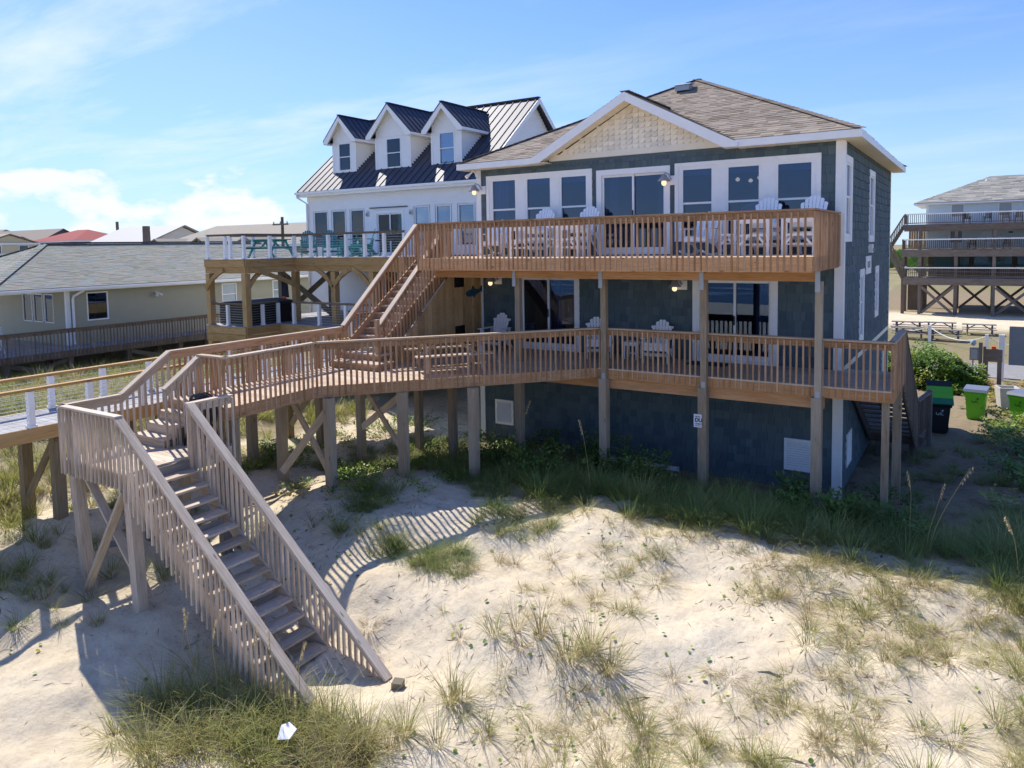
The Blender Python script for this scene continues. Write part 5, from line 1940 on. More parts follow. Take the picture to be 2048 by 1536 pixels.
for (a, b, c, d) in rect_minus((BXL, BX - .101, BF - .25, BE), [(-36.06, -33.17, -0.21, 1.15)]):
    mb.span((a, BYF + .001, c), (b, BYF + .1, d), 'beige_siding')
mb.span((BXL, BYB - .1, BF - .25), (BX - .11, BYB, BE), 'beige_siding')
mb.span((BXL, BYF + .11, BF - .25), (BXL + .1, BYB - .11, BE), 'beige_siding')
mb.build('wall', bh)
for (a, b, c, d) in tw3:
    sash_window(bh, lambda u, dd, z: Vector((u, BYF - dd, z)), a + .05, b - .05, c + .05, d - .05, None, 0, glassm='glass_green', fw=0.05)
for (a, b, c, d), zm in zip(bw_, (None, 0.62, 0.66)):
    sash_window(bh, lambda u, dd, z: Vector((BX + dd, u, z)), a + .06, b - .06, c + .06, d - .06, zm, 0, glassm='glass_clear' if zm is None else 'glass_pale', fw=0.06)
span('inner_wall', (BXL + .2, BYF + 1.4, BF), (BX - .2, BYF + 1.45, BE - .05), 'interior_wall', bh)
span('floor_slab', (BXL + .11, BYF + .12, BF - .2), (BX - .11, BYB - .12, BF), 'interior_floor', bh)
mb = pmb(bh)
mb.span((BX - .10, BYF - 0.05, BF - .2), (BX + 0.03, BYF - 0.012, BE), 'white_paint')
mb.span((BX + .019, BYF - .0119, BF - .2), (BX + .05, BYF + .12, BE), 'white_paint')
mb.build('corner_board', bh)
mb = pmb(bh)
mb.tube([(BX + .52, BYF + .55, BE + .10), (BX + .50, BYF + .5, BE - .06), (BX + .13, BYF + .25, BE - .30), (BX + .10, BYF + .22, BE - .45), (BX + .10, BYF + .22, BF + .15), (BX + .22, BYF + .18, BF + .02)], 0.055, 'white_paint', 8)
mb.build('downspout', bh)
# roof
bxl, bxr, byf, byb = BXL - .5, BX + .5, -4.6, BYB + .5
rx, rz = (bxl + bxr) / 2, 3.46
hipd = 4.6
A_, B_ = V(rx, byf + hipd, rz), V(rx, byb - hipd, rz)
c0, c1, c2, c3 = V(bxl, byf, BE + .14), V(bxr, byf, BE + .14), V(bxr, byb, BE + .14), V(bxl, byb, BE + .14)
mb = pmb(bh)
for pl_ in ([c0, c1, A_], [c1, c2, B_, A_], [c2, c3, B_], [c3, c0, A_, B_]):
    mb.prism(pl_, (0, 0, -0.05), 'roof_shingle_green', .4)
o = mb.build('roof', bh)
rs = pmb(bh)
L_ = byb - byf
face_tabs(c1, V(0, 1, 0), V(A_.x, byf, A_.z), lambda L: (lambda v: (hipd * v / L, L_ - hipd * v / L)), 0.145, 0.32, 'roof_shingle_green', rs)
face_tabs(c0, X1, V(bxl, A_.y, A_.z), lambda L: (lambda v: ((rx - bxl) * v / L, (bxr - bxl) - (bxr - rx) * v / L)), 0.145, 0.32, 'roof_shingle_green', rs)
for (a, b) in ((c1, A_), (c0, A_), (A_, B_)):
    n_ = int((b - a).length / .25)
    for i in range(n_):
        rs.bar(a.lerp(b, i / n_) + V(0, 0, .035), a.lerp(b, min(1, (i + 1.1) / n_)) + V(0, 0, .02), .34, .02, 'roof_shingle_green')
rs.build('roof_shingles', sub(o, bh), kind='stuff')
bar('ridge_vent', A_ + V(0, .8, .07), B_ + V(0, -.8, .07), .3, .05, 'tub_cover', sub(o, bh))
mb = pmb(bh)
mb.span((bxl, byf - .03, BE - .05), (bxr, byf, BE + .11), 'white_paint')
mb.span((bxr, byf - .03, BE - .05), (bxr + .03, byb, BE + .11), 'white_paint')
mb.span((bxr + .031, byf, BE - .0), (bxr + .13, byb, BE + .10), 'white_paint')
mb.span((bxl, byf, BE - .045), (bxr, BYF, BE - .025), 'cream_trim')
mb.span((BX, BYF + .001, BE - .045), (bxr, byb, BE - .025), 'cream_trim')
mb.build('fascia', bh)
mb = pmb(bh)
for (dx, dy) in ((-.08, -.05), (.02, .08)):
    mb.tube([(BX + .02, 3.0, 1.0), (BX + .18, 3.0 + dy, .95), (BX + .3, 3.0 + dy * 2, .85)], [.05, .04, .08], 'white_paint', 8)
mb.build('flood_lamp', bh)
span('porch_post', (bxr - .14, byf + .1, BF), (bxr - .02, byf + .22, BE - .05), 'white_paint', bh)
span('porch_post', (bxl + 3.7, byf + .1, BF), (bxl + 3.82, byf + .22, BE - .05), 'white_paint', bh)

bd = worldthing('grey_deck', 'long weathered grey deck with closely spaced slats along the beige house', 'deck', (-31, 2, BF))
dx1 = -30.3
gp = [(-41, -7.5), (dx1, -7.5), (dx1, 6.6), (BX + .05, 6.6), (BX + .05, BYF - .02), (-41, BYF - .02)]
polyboards(bd, gp, BF, 'grey_boards', -7.5, 6.6)
bar('rim_board', (dx1 + .02, -7.5, BF - .15), (dx1 + .02, 6.6, BF - .15), .04, .29, 'motel_wood', bd)
bar('rim_board', (-41, -7.52, BF - .15), (dx1, -7.52, BF - .15), .04, .29, 'motel_wood', bd)
railing('railing', [(-36, -7.5, BF), (dx1, -7.5, BF), (dx1, 6.6, BF)], bd, 'brown_rail', h=.90, below=.26, side=1, spacing=.15, bal=.04)
for yy in (-7, -4.5, -2.0, .6, 3.2, 5.9):
    for x in (dx1 - .2, BX - .3):
        zb = tz(x, yy) - .4
        box('post', (x, yy, (BF - .3 + zb) / 2), (.22, .22, BF - .3 - zb), 'motel_wood', bd)
for (p, q) in (((dx1 - .2, -4.4, BF - .4), (dx1 - .2, -2.1, -2.2)), ((dx1 - .2, -2.1, BF - .4), (dx1 - .2, -4.4, -2.2)), ((dx1 - .2, .7, BF - .4), (dx1 - .2, 3.0, -2.2))):
    bar('brace', p, q, .06, .18, 'motel_wood', bd)

# ================================================================== MOTEL
mo = worldthing('motel', 'three level pale blue beach motel on wooden stilts with balconies and white rail caps', 'motel', (6, 63, -3.9))
MY, MW, MX0, MX1 = 58.0, 61.0, -3.6, 22.0
mb = pmb(mo)
mb.span((-1.75, MW, 2.0), (MX1, MW + 9, 6.35), 'motel_siding')
for i in range(90):
    x = -1.7 + i * .26
    mb.span((x, MW - .014, 2.0), (x + .235, MW - .0005, 6.3), 'motel_siding', .3 + .2 * (i % 2))
mb.build('wall', mo)
span('corner_board', (-1.80, MW - .03, 2.0), (-1.6, MW + .2, 6.35), 'white_paint', mo)
mb = pmb(mo)
mb.span((-1.6, MW + 1.0, -.65), (MX1, MW + 9, 1.6), 'motel_wood')
mb.build('lobby_wall', mo)
for i in range(6):
    x = -1.2 + i * 3.3
    mb = pmb(mo)
    mb.span((x, MW + .9, .0), (x + 2.9, MW + .96, 1.5), 'glass_teal')
    mb.build('lobby_window', mo)
for (x, z) in ((.25, 4.95), (3.9, 4.95), (5.85, 4.95), (.2, 2.55), (2.7, 2.6), (7.1, 2.6), (9.5, 4.95), (11.5, 2.6)):
    mb = pmb(mo)
    mb.span((x - .08, MW - .06, z - .08), (x + 1.0, MW - .0146, z + 1.13), 'white_paint')
    o = mb.build('window', mo)
    pm = pmb(mo)
    pm.span((x, MW - .08, z), (x + .92, MW - .0605, z + 1.05), 'glass_blind')
    pm.build('pane', sub(o, mo))
for x in (4.35, 5.75, 9.6):
    mb = pmb(mo)
    mb.span((x, MW - .07, 2.0), (x + .95, MW - .0146, 4.0), 'motel_siding')
    mb.span((x + .3, MW - .08, 3.35), (x + .62, MW - .0705, 3.48), 'ink')
    mb.build('door', mo)
c0, c1 = V(-2.75, MW - .9, 6.25), V(MX1, MW - .9, 6.25)
ap0, ap1 = V(3.2, MW + 4.7, 8.75), V(16, MW + 4.7, 8.75)
b0, b1 = V(-2.75, MW + 10, 6.25), V(MX1, MW + 10, 6.25)
mb = pmb(mo)
for pl_ in ([c0, c1, ap1, ap0], [b0, c0, ap0], [b1, b0, ap0, ap1], [c1, b1, ap1]):
    mb.prism(pl_, (0, 0, -.06), 'roof_shingle_grey', .5)
mb.span(c0 - V(0, .04, .16), V(MX1, MW - .9, 6.2), 'white_paint')
mb.span(c0 - V(.04, .04, .16), V(-2.75, MW + 10, 6.2), 'white_paint')
mb.prism([c0 - V(0, 0, .15), c1 - V(0, 0, .15), V(MX1, MW, 6.10), V(-1.75, MW, 6.10)], (0, 0, -.02), 'white_paint')
mb.prism([c0 - V(0, 0, .15), V(-1.75, MW, 6.10), V(-1.75, MW + 9, 6.10), b0 - V(0, 0, .15)], (0, 0, -.02), 'white_paint')
o = mb.build('roof', mo)
rs = pmb(mo)
Lx = c1.x - c0.x
face_tabs(c0, X1, V(c0.x, ap0.y, ap0.z), lambda L: (lambda v: ((ap0.x - c0.x) * v / L, Lx - (c1.x - ap1.x) * v / L)), .25, .7, 'roof_shingle_grey', rs, .03)
rs.build('roof_shingles', sub(o, mo), kind='stuff')
mb = pmb(mo)
mb.lathe((2.9, MW + 3.6, 8.1), [(.12, 0), (.12, .2), (0, .35)], 'white_paint', 8)
mb.build('vent_pipe', sub(o, mo))
for (z, x0, cap) in ((4.25, -3.35, 1), (1.95, -3.5, 1), (-.60, -3.4, 1)):
    mb = pmb(mo)
    mb.span((x0, MY, z - .06), (MX1, MW + .95, z), 'grey_boards')
    mb.span((x0, MY - .05, z - .62), (MX1, MY - .001, z - .02), 'motel_wood')
    mb.build('balcony_floor', mo)
    mb = pmb(mo)
    mb.span((x0, MY - .08, z + .88), (MX1, MY + .12, z + .98), 'white_paint')
    mb.span((x0, MY - .02, z + .08), (MX1, MY + .05, z + .16), 'motel_wood')
    mb.span((x0 - .02, MY - .08, z + .88), (x0 + .12, MW, z + .97), 'white_paint')
    rl = mb.build('railing', mo)
    bl = pmb(mo)
    x = x0
    while x < MX1:
        bl.span((x, MY - .03, z + .05), (x + .05, MY + .02, z + .88), 'motel_wood')
        x += .155
    y_ = MY
    while y_ < MW:
        bl.span((x0, y_, z + .05), (x0 + .05, y_ + .05, z + .88), 'motel_wood')
        y_ += .155
    bl.build('balusters', sub(rl, mo), kind='stuff')
px = [-2.05, .75, 3.6, 6.5, 9.4, 12.3, 15.2]
for x in [-3.4] + px:
    for yy in (MY + .15, MY + 2.7, MW + 4):
        if x == -3.4 and yy > MY + 3: continue
        top = 4.2 if yy < MY + 1 and x > -2.5 else 1.3
        box('post', (x, yy, (top - 4.3) / 2), (.26, .26, top + 4.3), 'motel_wood', mo)
for i in range(6):
    a, b = px[i], px[i + 1]
    if i in (0, 2, 4):
        for yy in (MY + .02, MW + 3.85):
            bar('brace', (a + .15, yy, -1.4), (b - .15, yy, -3.8), .07, .22, 'motel_wood', mo)
            bar('brace', (b - .15, yy + .08, -1.4), (a + .15, yy + .08, -3.8), .07, .22, 'motel_wood', mo)
    else:
        bar('brace', (a + .15, MW + 3.85, -1.4), (b - .15, MW + 3.85, -3.8), .07, .22, 'motel_wood', mo)
        bar('brace', (b - .15, MW + 3.93, -1.4), (a + .15, MW + 3.93, -3.8), .07, .22, 'motel_wood', mo)
# outside stair on the motel's end
for (za, zb_, xa_, xb_) in ((4.25, 1.95, -3.45, -4.75), (1.95, -.6, -4.7, -3.5)):
    mb = pmb(mo)
    n_ = 11
    for i in range(n_):
        x = xa_ + (xb_ - xa_) * i / n_
        z = za + (zb_ - za) * i / n_
        mb.span((x - .15, MY + 1.2, z - .06), (x + .15, MY + 2.3, z), 'motel_wood')
    mb.bar((xa_, MY + 1.15, za - .1), (xb_, MY + 1.15, zb_ - .1), .06, .3, 'motel_wood')
    for i in range(10):
        t = i / 10
        mb.span((xa_ + (xb_ - xa_) * t - .04, MY + 1.1, za + (zb_ - za) * t), (xa_ + (xb_ - xa_) * t + .04, MY + 1.16, za + (zb_ - za) * t + .9), 'motel_wood')
    mb.bar((xa_, MY + 1.15, za + .9), (xb_, MY + 1.15, zb_ + .9), .12, .12, 'brown_rail')
    mb.build('stair_flight', mo)
mb = pmb(mo)
for i in range(9):
    mb.span((-3.2 + i * .2, MW + .1, 2.0), (-3.02 + i * .2, MW + .15, 4.0), 'plank_cedar')
mb.span((-3.2, MW + .1, -3.8), (-1.6, MW + .14, -1.3), 'motel_wood')
mb.build('screen_wall', mo)

# ================================================================== FAR HOUSES
def far_house(name, label, x0, x1, y0, y1, z0, ze, zr, wall, roof, axis_='x', hip=0.0, wins=(), ov=.5, rail=None):
    t = worldthing(name, label, 'house', ((x0 + x1) / 2, (y0 + y1) / 2, z0))
    mb = pmb(t)
    mb.span((x0, y0, z0), (x1, y1, ze), wall)
    if hip == 0:
        if axis_ == 'x':
            for x in (x0, x1):
                mb.prism([V(x, y0, ze), V(x, y1, ze), V(x, (y0 + y1) / 2, zr - .1)], (.1 if x == x0 else -.1, 0, 0), wall)
        else:
            for yy in (y0, y1):
                mb.prism([V(x0, yy, ze), V(x1, yy, ze), V((x0 + x1) / 2, yy, zr - .1)], (0, .1 if yy == y0 else -.1, 0), wall)
    mb.build('wall', t)
    mb = pmb(t)
    X0, X1_, Y0, Y1 = x0 - ov, x1 + ov, y0 - ov, y1 + ov
    zE = ze - .05
    if axis_ == 'x':
        a, b = V(X0 + hip, (y0 + y1) / 2, zr), V(X1_ - hip, (y0 + y1) / 2, zr)
        q = [V(X0, Y0, zE), V(X1_, Y0, zE), V(X1_, Y1, zE), V(X0, Y1, zE)]
        polys = [[q[0], q[1], b, a], [q[2], q[3], a, b]] + ([[q[3], q[0], a], [q[1], q[2], b]] if hip else [])
    else:
        a, b = V((x0 + x1) / 2, Y0 + hip, zr), V((x0 + x1) / 2, Y1 - hip, zr)
        q = [V(X0, Y0, zE), V(X1_, Y0, zE), V(X1_, Y1, zE), V(X0, Y1, zE)]
        polys = [[q[1], q[2], b, a], [q[3], q[0], a, b]] + ([[q[0], q[1], a], [q[2], q[3], b]] if hip else [])
    for pl_ in polys:
        mb.prism(pl_, (0, 0, .12), roof, .5)
    mb.build('roof', t)
    mb = pmb(t)
    mb.span((X0, Y0 - .05, zE - .12), (X1_, Y0, zE + .1), 'white_paint')
    mb.span((X1_, Y0 - .05, zE - .12), (X1_ + .05, Y1, zE + .1), 'white_paint')
    mb.build('fascia', t)
    for (face, u, z, w_, h_) in wins:
        mb = pmb(t)
        f = (lambda uu, d, zz: V(uu, y0 - d, zz)) if face == 'f' else (lambda uu, d, zz: V(x1 + d, uu, zz))
        mb.span(f(u, .001, z), f(u + w_, .06, z + h_), 'white_paint')
        o = mb.build('window', t)
        pm = pmb(t)
        pm.span(f(u + .1, .061, z + .1), f(u + w_ - .1, .08, z + h_ - .1), 'glass_dark')
        pm.build('pane', sub(o, t))
    return t


yh = far_house('yellow_house', 'pale yellow gabled house with white balcony beyond the beige house roof', -116, -104, 24.7, 31.1, -3, 4.3, 5.45, 'yellow_siding', 'tan_roof', 'x', 0, (('s', 25.4, 2.9, 1.5, 1.2), ('s', 28.9, 3.0, 1.2, 1.1)), .3)
mb = pmb(yh)
mb.span((-104, 22.5, 1.9), (-101.5, 27.6, 2.0), 'white_paint')
for i in range(24):
    mb.span((-101.6, 22.5 + i * .21, 2.01), (-101.55, 22.57 + i * .21, 2.9), 'white_paint')
mb.span((-101.65, 22.5, 2.9), (-101.5, 27.6, 3.0), 'white_paint')
mb.build('balcony', yh)
far_house('brown_roof_house', 'navy walled house with a long brown shingle roof far behind on the left', -171, -144.4, 50, 59.2, -3, 4.6, 7.4, 'navy_wall', 'brown_roof', 'x', 0, (('s', 51.2, 3.0, 1.5, 1.5), ('s', 53.6, 3.0, 1.5, 1.5), ('f', -150, 3.0, 1.5, 1.5)))
far_house('long_brown_house', 'wide low brown roofed house at the left end of the far row', -205, -172, 52, 64, -3, 5.0, 8.0, 'tan_wall', 'brown_roof', 'x', 3, (('f', -185, 3.0, 1.2, 1.2),))
rh_ = far_house('red_roof_house', 'dark red house with a bright red metal roof behind the beige house', -127, -114.5, 41.5, 50.5, -3, 4.75, 6.5, 'red_wall', 'red_roof', 'x', 5.2, (('f', -123.3, 3.0, 1, 1.1), ('f', -118.0, 3.2, 1.2, .8), ('s', 44, 3.0, 1, 1.1)), .6)
mb = pmb(rh_)
mb.prism([V(-124.5, 36.5, 4.5), V(-124.5, 40.5, 4.5), V(-124.5, 38.5, 5.35)], (.1, 0, 0), 'red_wall')
mb.prism([V(-124.2, 36.2, 4.4), V(-124.2, 38.5, 5.5), V(-131, 38.5, 5.5), V(-131, 36.2, 4.4)], (0, 0, .12), 'red_roof')
mb.prism([V(-124.2, 40.8, 4.4), V(-124.2, 38.5, 5.5), V(-131, 38.5, 5.5), V(-131, 40.8, 4.4)], (0, 0, .12), 'red_roof')
for yy in (36.6, 40.2):
    mb.span((-124.6, yy, -3), (-124.35, yy + .25, 4.45), 'white_paint')
mb.build('porch', rh_)
far_house('pale_roof_house', 'house with a broad pale metal gable roof in the far row', -81.5, -70.5, 26.2, 34.4, -3, 3.75, 5.65, 'cream_trim', 'pale_metal_roof', 'x', 0, (('s', 28, 1.5, 1, 1),), .5)
gh = far_house('tan_roof_house', 'tan duplex with a long tan shingle roof behind the neighbour deck', -65.5, -44, 24.6, 33.4, -3, 3.35, 5.3, 'tan_wall', 'tan_roof', 'x', 3.2, (('f', -58, .9, 1.0, 1.5), ('f', -56.5, .9, 1.0, 1.5), ('f', -53, .9, 1.0, 1.5), ('f', -51.5, .9, 1.0, 1.5), ('f', -48, .9, 1.0, 1.5)))
mb = pmb(gh)
for x in (-63, -56.5, -50):
    mb.prism([V(x - 1.9, 22.5, 3.1), V(x + 1.9, 22.5, 3.1), V(x, 22.5, 3.95)], (0, .1, 0), 'tan_wall')
    mb.prism([V(x - 2.2, 22.3, 3.0), V(x, 22.3, 4.05), V(x, 27, 4.05), V(x - 2.2, 27, 3.0)], (0, 0, .12), 'tan_roof')
    mb.prism([V(x + 2.2, 22.3, 3.0), V(x, 22.3, 4.05), V(x, 27, 4.05), V(x + 2.2, 27, 3.0)], (0, 0, .12), 'tan_roof')
    for xx in (x - 1.9, x, x + 1.7):
        mb.span((xx, 22.5, -2), (xx + .18, 22.7, 3.1), 'white_paint')
mb.span((-65, 22.4, .6), (-46, 24.5, .75), 'white_paint')
mb.span((-65, 22.4, 1.6), (-46, 22.5, 1.7), 'white_paint')
for i in range(62):
    mb.span((-65 + i * .3, 22.42, .76), (-64.93 + i * .3, 22.48, 1.6), 'white_paint')
mb.build('porch', gh)


def pole(x, yy, z1, lean, label, arm, r=.14, xf=False):
    t = worldthing('utility_pole', label, 'utility pole', (x, yy, tz(x, yy)), 'utility poles in the far row of houses')
    mb = pmb(t)
    mb.tube([(x, yy, tz(x, yy) - .3), (x + lean, yy, z1)], [r * 1.2, r * .8], 'motel_wood', 10)
    mb.build('pole', t)
    if arm:
        mb = pmb(t)
        mb.bar((x + lean - .9, yy - .2, z1 - .6), (x + lean + .9, yy - .2, z1 - .6), .1, .12, 'motel_wood')
        for dx in (-.8, 0, .8):
            mb.lathe((x + lean + dx, yy - .2, z1 - .54), [(.05, 0), (.05, .14), (0, .2)], 'lamp_metal', 8)
        mb.build('crossarm', t)
    if xf:
        mb = pmb(t)
        mb.lathe((x + lean + .45, yy, z1 - 1.9), [(0, 0), (.25, 0), (.25, .8), (.1, .85), (0, .9)], 'galvanized', 12)
        mb.build('transformer', t)
    return t


pole(-84.0, 31.0, 6.55, -.3, 'leaning utility pole with a transformer in front of the red roofed house', False, .2, True)
pole(-40.3, 7.75, 4.55, 0, 'thick bare pole top rising behind the ridge of the beige house', False, .26)
pole(-45.3, 22.4, 5.6, 0.05, 'slim utility pole with a crossarm beside the white house', True, .14)

# ================================================================== FURNITURE
def children_of(o):
    return [c for c in bpy.data.objects if c.parent == o]


_kids = {}


def copy_thing(root, kids, label, loc, rz):
    c = root.copy()
    COL.objects.link(c)
    c.location = loc
    c.rotation_euler = (0, 0, rz)
    c['label'] = label
    for k in kids:
        d = k.copy()
        COL.objects.link(d)
        d.parent = c
    return c


def adirondack(name, label, group, loc, rz, mat, lift=0.0, rocker=False, cat='chair', nslat=7):
    """slatted beach chair facing -Y; lift raises it to balcony height"""
    root = thing(name, label, cat, loc, rz, group)
    par = Par(root)
    kids = []
    L = lift
    r0 = 0.05 if rocker else 0.0
    w = 0.29
    # seat: slats sloping back
    mb = MB()
    p0, p1 = V(0, -.30, .37 + L + r0), V(0, .20, .27 + L + r0)
    for i in range(6):
        a = p0.lerp(p1, i / 6)
        b = p0.lerp(p1, (i + .9) / 6)
        mb.prism([V(-w + .02, a.y, a.z), V(w - .02, a.y, a.z), V(w - .02, b.y, b.z), V(-w + .02, b.y, b.z)], (0, 0, .02), mat)
    mb.box((0, -.315, .33 + L + r0), (2 * w - .0, .022, .10), mat)
    kids.append(mb.build('seat', par))
    # fan of back slats
    base, tilt = V(0, .17, .25 + L + r0), .34
    up = V(0, math.sin(tilt), math.cos(tilt))
    nrm = V(0, -math.cos(tilt), math.sin(tilt))
    for i in range(nslat):
        k = i - (nslat - 1) / 2
        f = k / ((nslat - 1) / 2)
        hgt = .80 - .17 * f * f
        x0, x1 = k * .066, k * .088
        w0, w1 = .027, .038
        q = [base + V(x0 - w0, 0, 0), base + V(x0 + w0, 0, 0), base + V(x1 + w1, 0, 0) + up * (hgt - .012 - .022 * f), base + V(x1 + w1 * .4, 0, 0) + up * (hgt - .006 * f), base + V(x1 - w1 * .4, 0, 0) + up * (hgt + .006 * f), base + V(x1 - w1, 0, 0) + up * (hgt - .012 + .022 * f)]
        mb = MB()
        mb.prism(q, nrm * .018, mat)
        kids.append(mb.build('back_slat', par))
    mb = MB()
    for s in (.30, .60):
        c = base + up * s - nrm * .02
        mb.box(c, (.50 + .08 * (s > .5), .02, .06), mat, Matrix.Rotation(-tilt, 3, 'X'))
    kids.append(mb.build('back_rail', par))
    for s in (-1, 1):
        mb = MB()
        za = .58 + L + r0
        mb.prism([V(s * .23, -.40, za), V(s * .37, -.40, za), V(s * .38, .0, za), V(s * .33, .36, za - .01), V(s * .26, .36, za - .01), V(s * .25, .0, za)], (0, 0, .022), mat)
        kids.append(mb.build('armrest', par))
        mb = MB()
        mb.box((s * (w + .018), -.28, (za + r0) / 2), (.03, .10, za - r0), mat)
        kids.append(mb.build('leg', par))
        mb = MB()
        mb.bar((s * (w + .016), .16, .27 + L + r0), (s * (w + .016), .40 + L * .1, r0), .028, .10, mat, (0, 1, 0))
        mb.bar((s * (w + .014), .30, za - .012), (s * (w + .014), .24, .2 + L + r0), .026, .07, mat, (0, 1, 0))
        kids.append(mb.build('leg', par))
        mb = MB()
        mb.bar((s * (w - .008), -.30, .33 + L + r0), (s * (w - .008), .20, .22 + L + r0), .022, .10, mat)
        kids.append(mb.build('seat_rail', par))
        if rocker:
            mb = MB()
            pts = [V(s * (w + .016), -.48 + t * .12, .02 + .0055 * (t - 4.0) ** 2) for t in range(9)]
            for a, b in zip(pts, pts[1:]):
                mb.bar(a, b + (b - a) * .05, .03, .05, mat)
            kids.append(mb.build('rocker_rail', par))
    if L:
        mb = MB()
        for yy, z in ((-.30, .22), (-.30, .48)):
            mb.box((0, yy, z), (2 * w, .03, .08), mat)
        mb.box((0, -.42, .26), (2 * w - .02, .16, .022), mat)
        for s in (-1, 1):
            mb.box((s * (w - .01), -.33, .235), (.02, .22, .05), mat)
            mb.bar((s * (w + .002), -.26, .60), (s * (w + .002), .2, .12), .02, .05, mat)
        kids.append(mb.build('footrest', par))
    return root, kids


def slat_table(name, label, loc, rz, mat, w=.5, d=.5, h=.5, group=None, brace=True, cat='table'):
    root = thing(name, label, cat, loc, rz, group)
    par = Par(root)
    mb = MB()
    n = max(4, int(d / .09))
    for i in range(n):
        y = -d / 2 + (i + .5) * d / n
        mb.box((0, y, h - .011), (w, d / n * .88, .022), mat)
    for s in (-1, 1):
        mb.box((0, s * (d / 2 - .03), h - .062), (w - .06, .025, .08), mat)
    mb.build('tabletop', par)
    for sx in (-1, 1):
        for sy in (-1, 1):
            mb = MB()
            mb.box((sx * (w / 2 - .05), sy * (d / 2 - .05), (h - .024) / 2), (.06, .03, h - .024), mat)
            mb.build('leg', par)
    mb = MB()
    mb.box((0, 0, h * .3), (w - .12, .05, .04), mat)
    if brace:
        for s in (-1, 1):
            mb.bar((s * (w / 2 - .08), -d / 2 + .02, h * .28), (s * (w / 2 - .26), -d / 2 + .02, h * .28 + .2), .02, .05, mat)
        mb.box((0, -d / 2 + .02, h * .28 + .22), (w - .10, .03, .05), mat)
    mb.build('stretcher', par)
    return root


UZ = DZ + 0.0005
g1 = 'white slatted chairs on the upper deck'
r1, k1 = adirondack('rocking_chair', 'low white rocking chair at the left end of the upper deck beside the first window', g1, (-8.95, -0.95, UZ), .12, 'chair_white', 0, True)
copy_thing(r1, k1, 'low white rocking chair on the upper deck just right of the sliding door', (-3.02, -0.95, UZ), -.18)
t1, tk = adirondack('balcony_chair', 'tall white slatted chair under the middle left window of the upper deck', g1, (-7.66, -0.70, UZ), .03, 'chair_white', .34)
copy_thing(t1, tk, 'tall white slatted chair just left of the upper sliding door', (-6.30, -0.72, UZ), -.06)
copy_thing(t1, tk, 'tall white slatted chair in front of the middle window of the right hand trio', (-1.55, -0.72, UZ), .08)
copy_thing(t1, tk, 'tall white slatted chair at the right end of the upper deck', (-0.60, -0.75, UZ), -.12)
slat_table('balcony_table', 'tall white slatted table between the two left tall chairs on the upper deck', (-7.02, -0.95, UZ), 0, 'chair_white', .46, .46, .86)
slat_table('balcony_table', 'tall narrow white slatted table right of the low rocking chair by the upper door', (-2.30, -1.05, UZ), 0, 'chair_white', .44, .44, .92)
# tall balcony benches in front of the chairs
slat_table('bar_table', 'tall white bar table with angled braces before the left tall chair', (-7.75, -1.42, UZ), 0, 'chair_white', .74, .42, .80)
slat_table('bar_table', 'tall white bar table with angled braces before the chair beside the upper door', (-6.35, -1.42, UZ), 0, 'chair_white', .74, .42, .80)
slat_table('bar_table', 'tall white bar table with angled braces left of the deck end', (-1.62, -1.45, UZ), 0, 'chair_white', .74, .42, .82)
slat_table('bar_table', 'tall white bar table with angled braces at the right end of the upper deck', (-0.66, -1.45, UZ), 0, 'chair_white', .74, .42, .82)

g2 = 'white slatted chairs on the lower deck'
r2, k2 = adirondack('beach_chair', 'white fan backed beach chair beside the cedar plank wall on the lower deck', g2, (-9.25, -0.62, 0.0005), .05, 'chair_white', .04, nslat=6)
copy_thing(r2, k2, 'white fan backed beach chair half hidden behind the post at the deck bend', (-5.95, -0.62, 0.0005), .55)
copy_thing(r2, k2, 'white fan backed beach chair left of the right lower sliding door', (-4.22, -0.66, 0.0005), .10)
slat_table('side_table', 'small low white side table between two beach chairs on the lower deck', (-5.02, -0.45, 0.0005), 0, 'chair_white', .45, .40, .46, brace=False)
dm = worldthing('door_mat', 'dark door mat in front of the right lower sliding door', 'mat', (-3.05, -0.55, 0))
mb = pmb(dm)
mb.span((-3.5, -.75, .001), (-2.5, -.2, .012), 'tub_cover')
mb.build('mat', dm)


def picnic(name, label, loc, rz, mat, L=1.9, cat='picnic table', group=None, simple=False):
    root = thing(name, label, cat, loc, rz, group)
    par = Par(root)
    kids = []
    for i in range(5):
        mb = MB()
        mb.box((0, -.30 + i * .15, .74), (L, .138, .036), mat)
        kids.append(mb.build('table_board', par))
    for s in (-1, 1):
        for i in range(2):
            mb = MB()
            mb.box((0, s * (.62 + i * .15), .44), (L, .138, .036), mat)
            kids.append(mb.build('seat_board', par))
    for x in (-L * .36, L * .36):
        mb = MB()
        mb.box((x, 0, .69), (.04, .70, .06), mat)
        mb.box((x, 0, .39), (.04, 1.60, .06), mat)
        for s in (-1, 1):
            mb.bar((x + .04, s * .22, .70), (x + .04, s * .66, .0), .04, .10, mat, (1, 0, 0))
        kids.append(mb.build('leg_frame', par))
        mb = MB()
        mb.bar((x * .96, 0, .40), (x * .30, 0, .71), .05, .07, mat)
        kids.append(mb.build('brace', par))
    return root, kids


picnic('picnic_table', 'weathered wood picnic table standing diagonally on the sunlit lower deck', (-8.45, -3.95, 0.0005), 0.89, 'weathered')

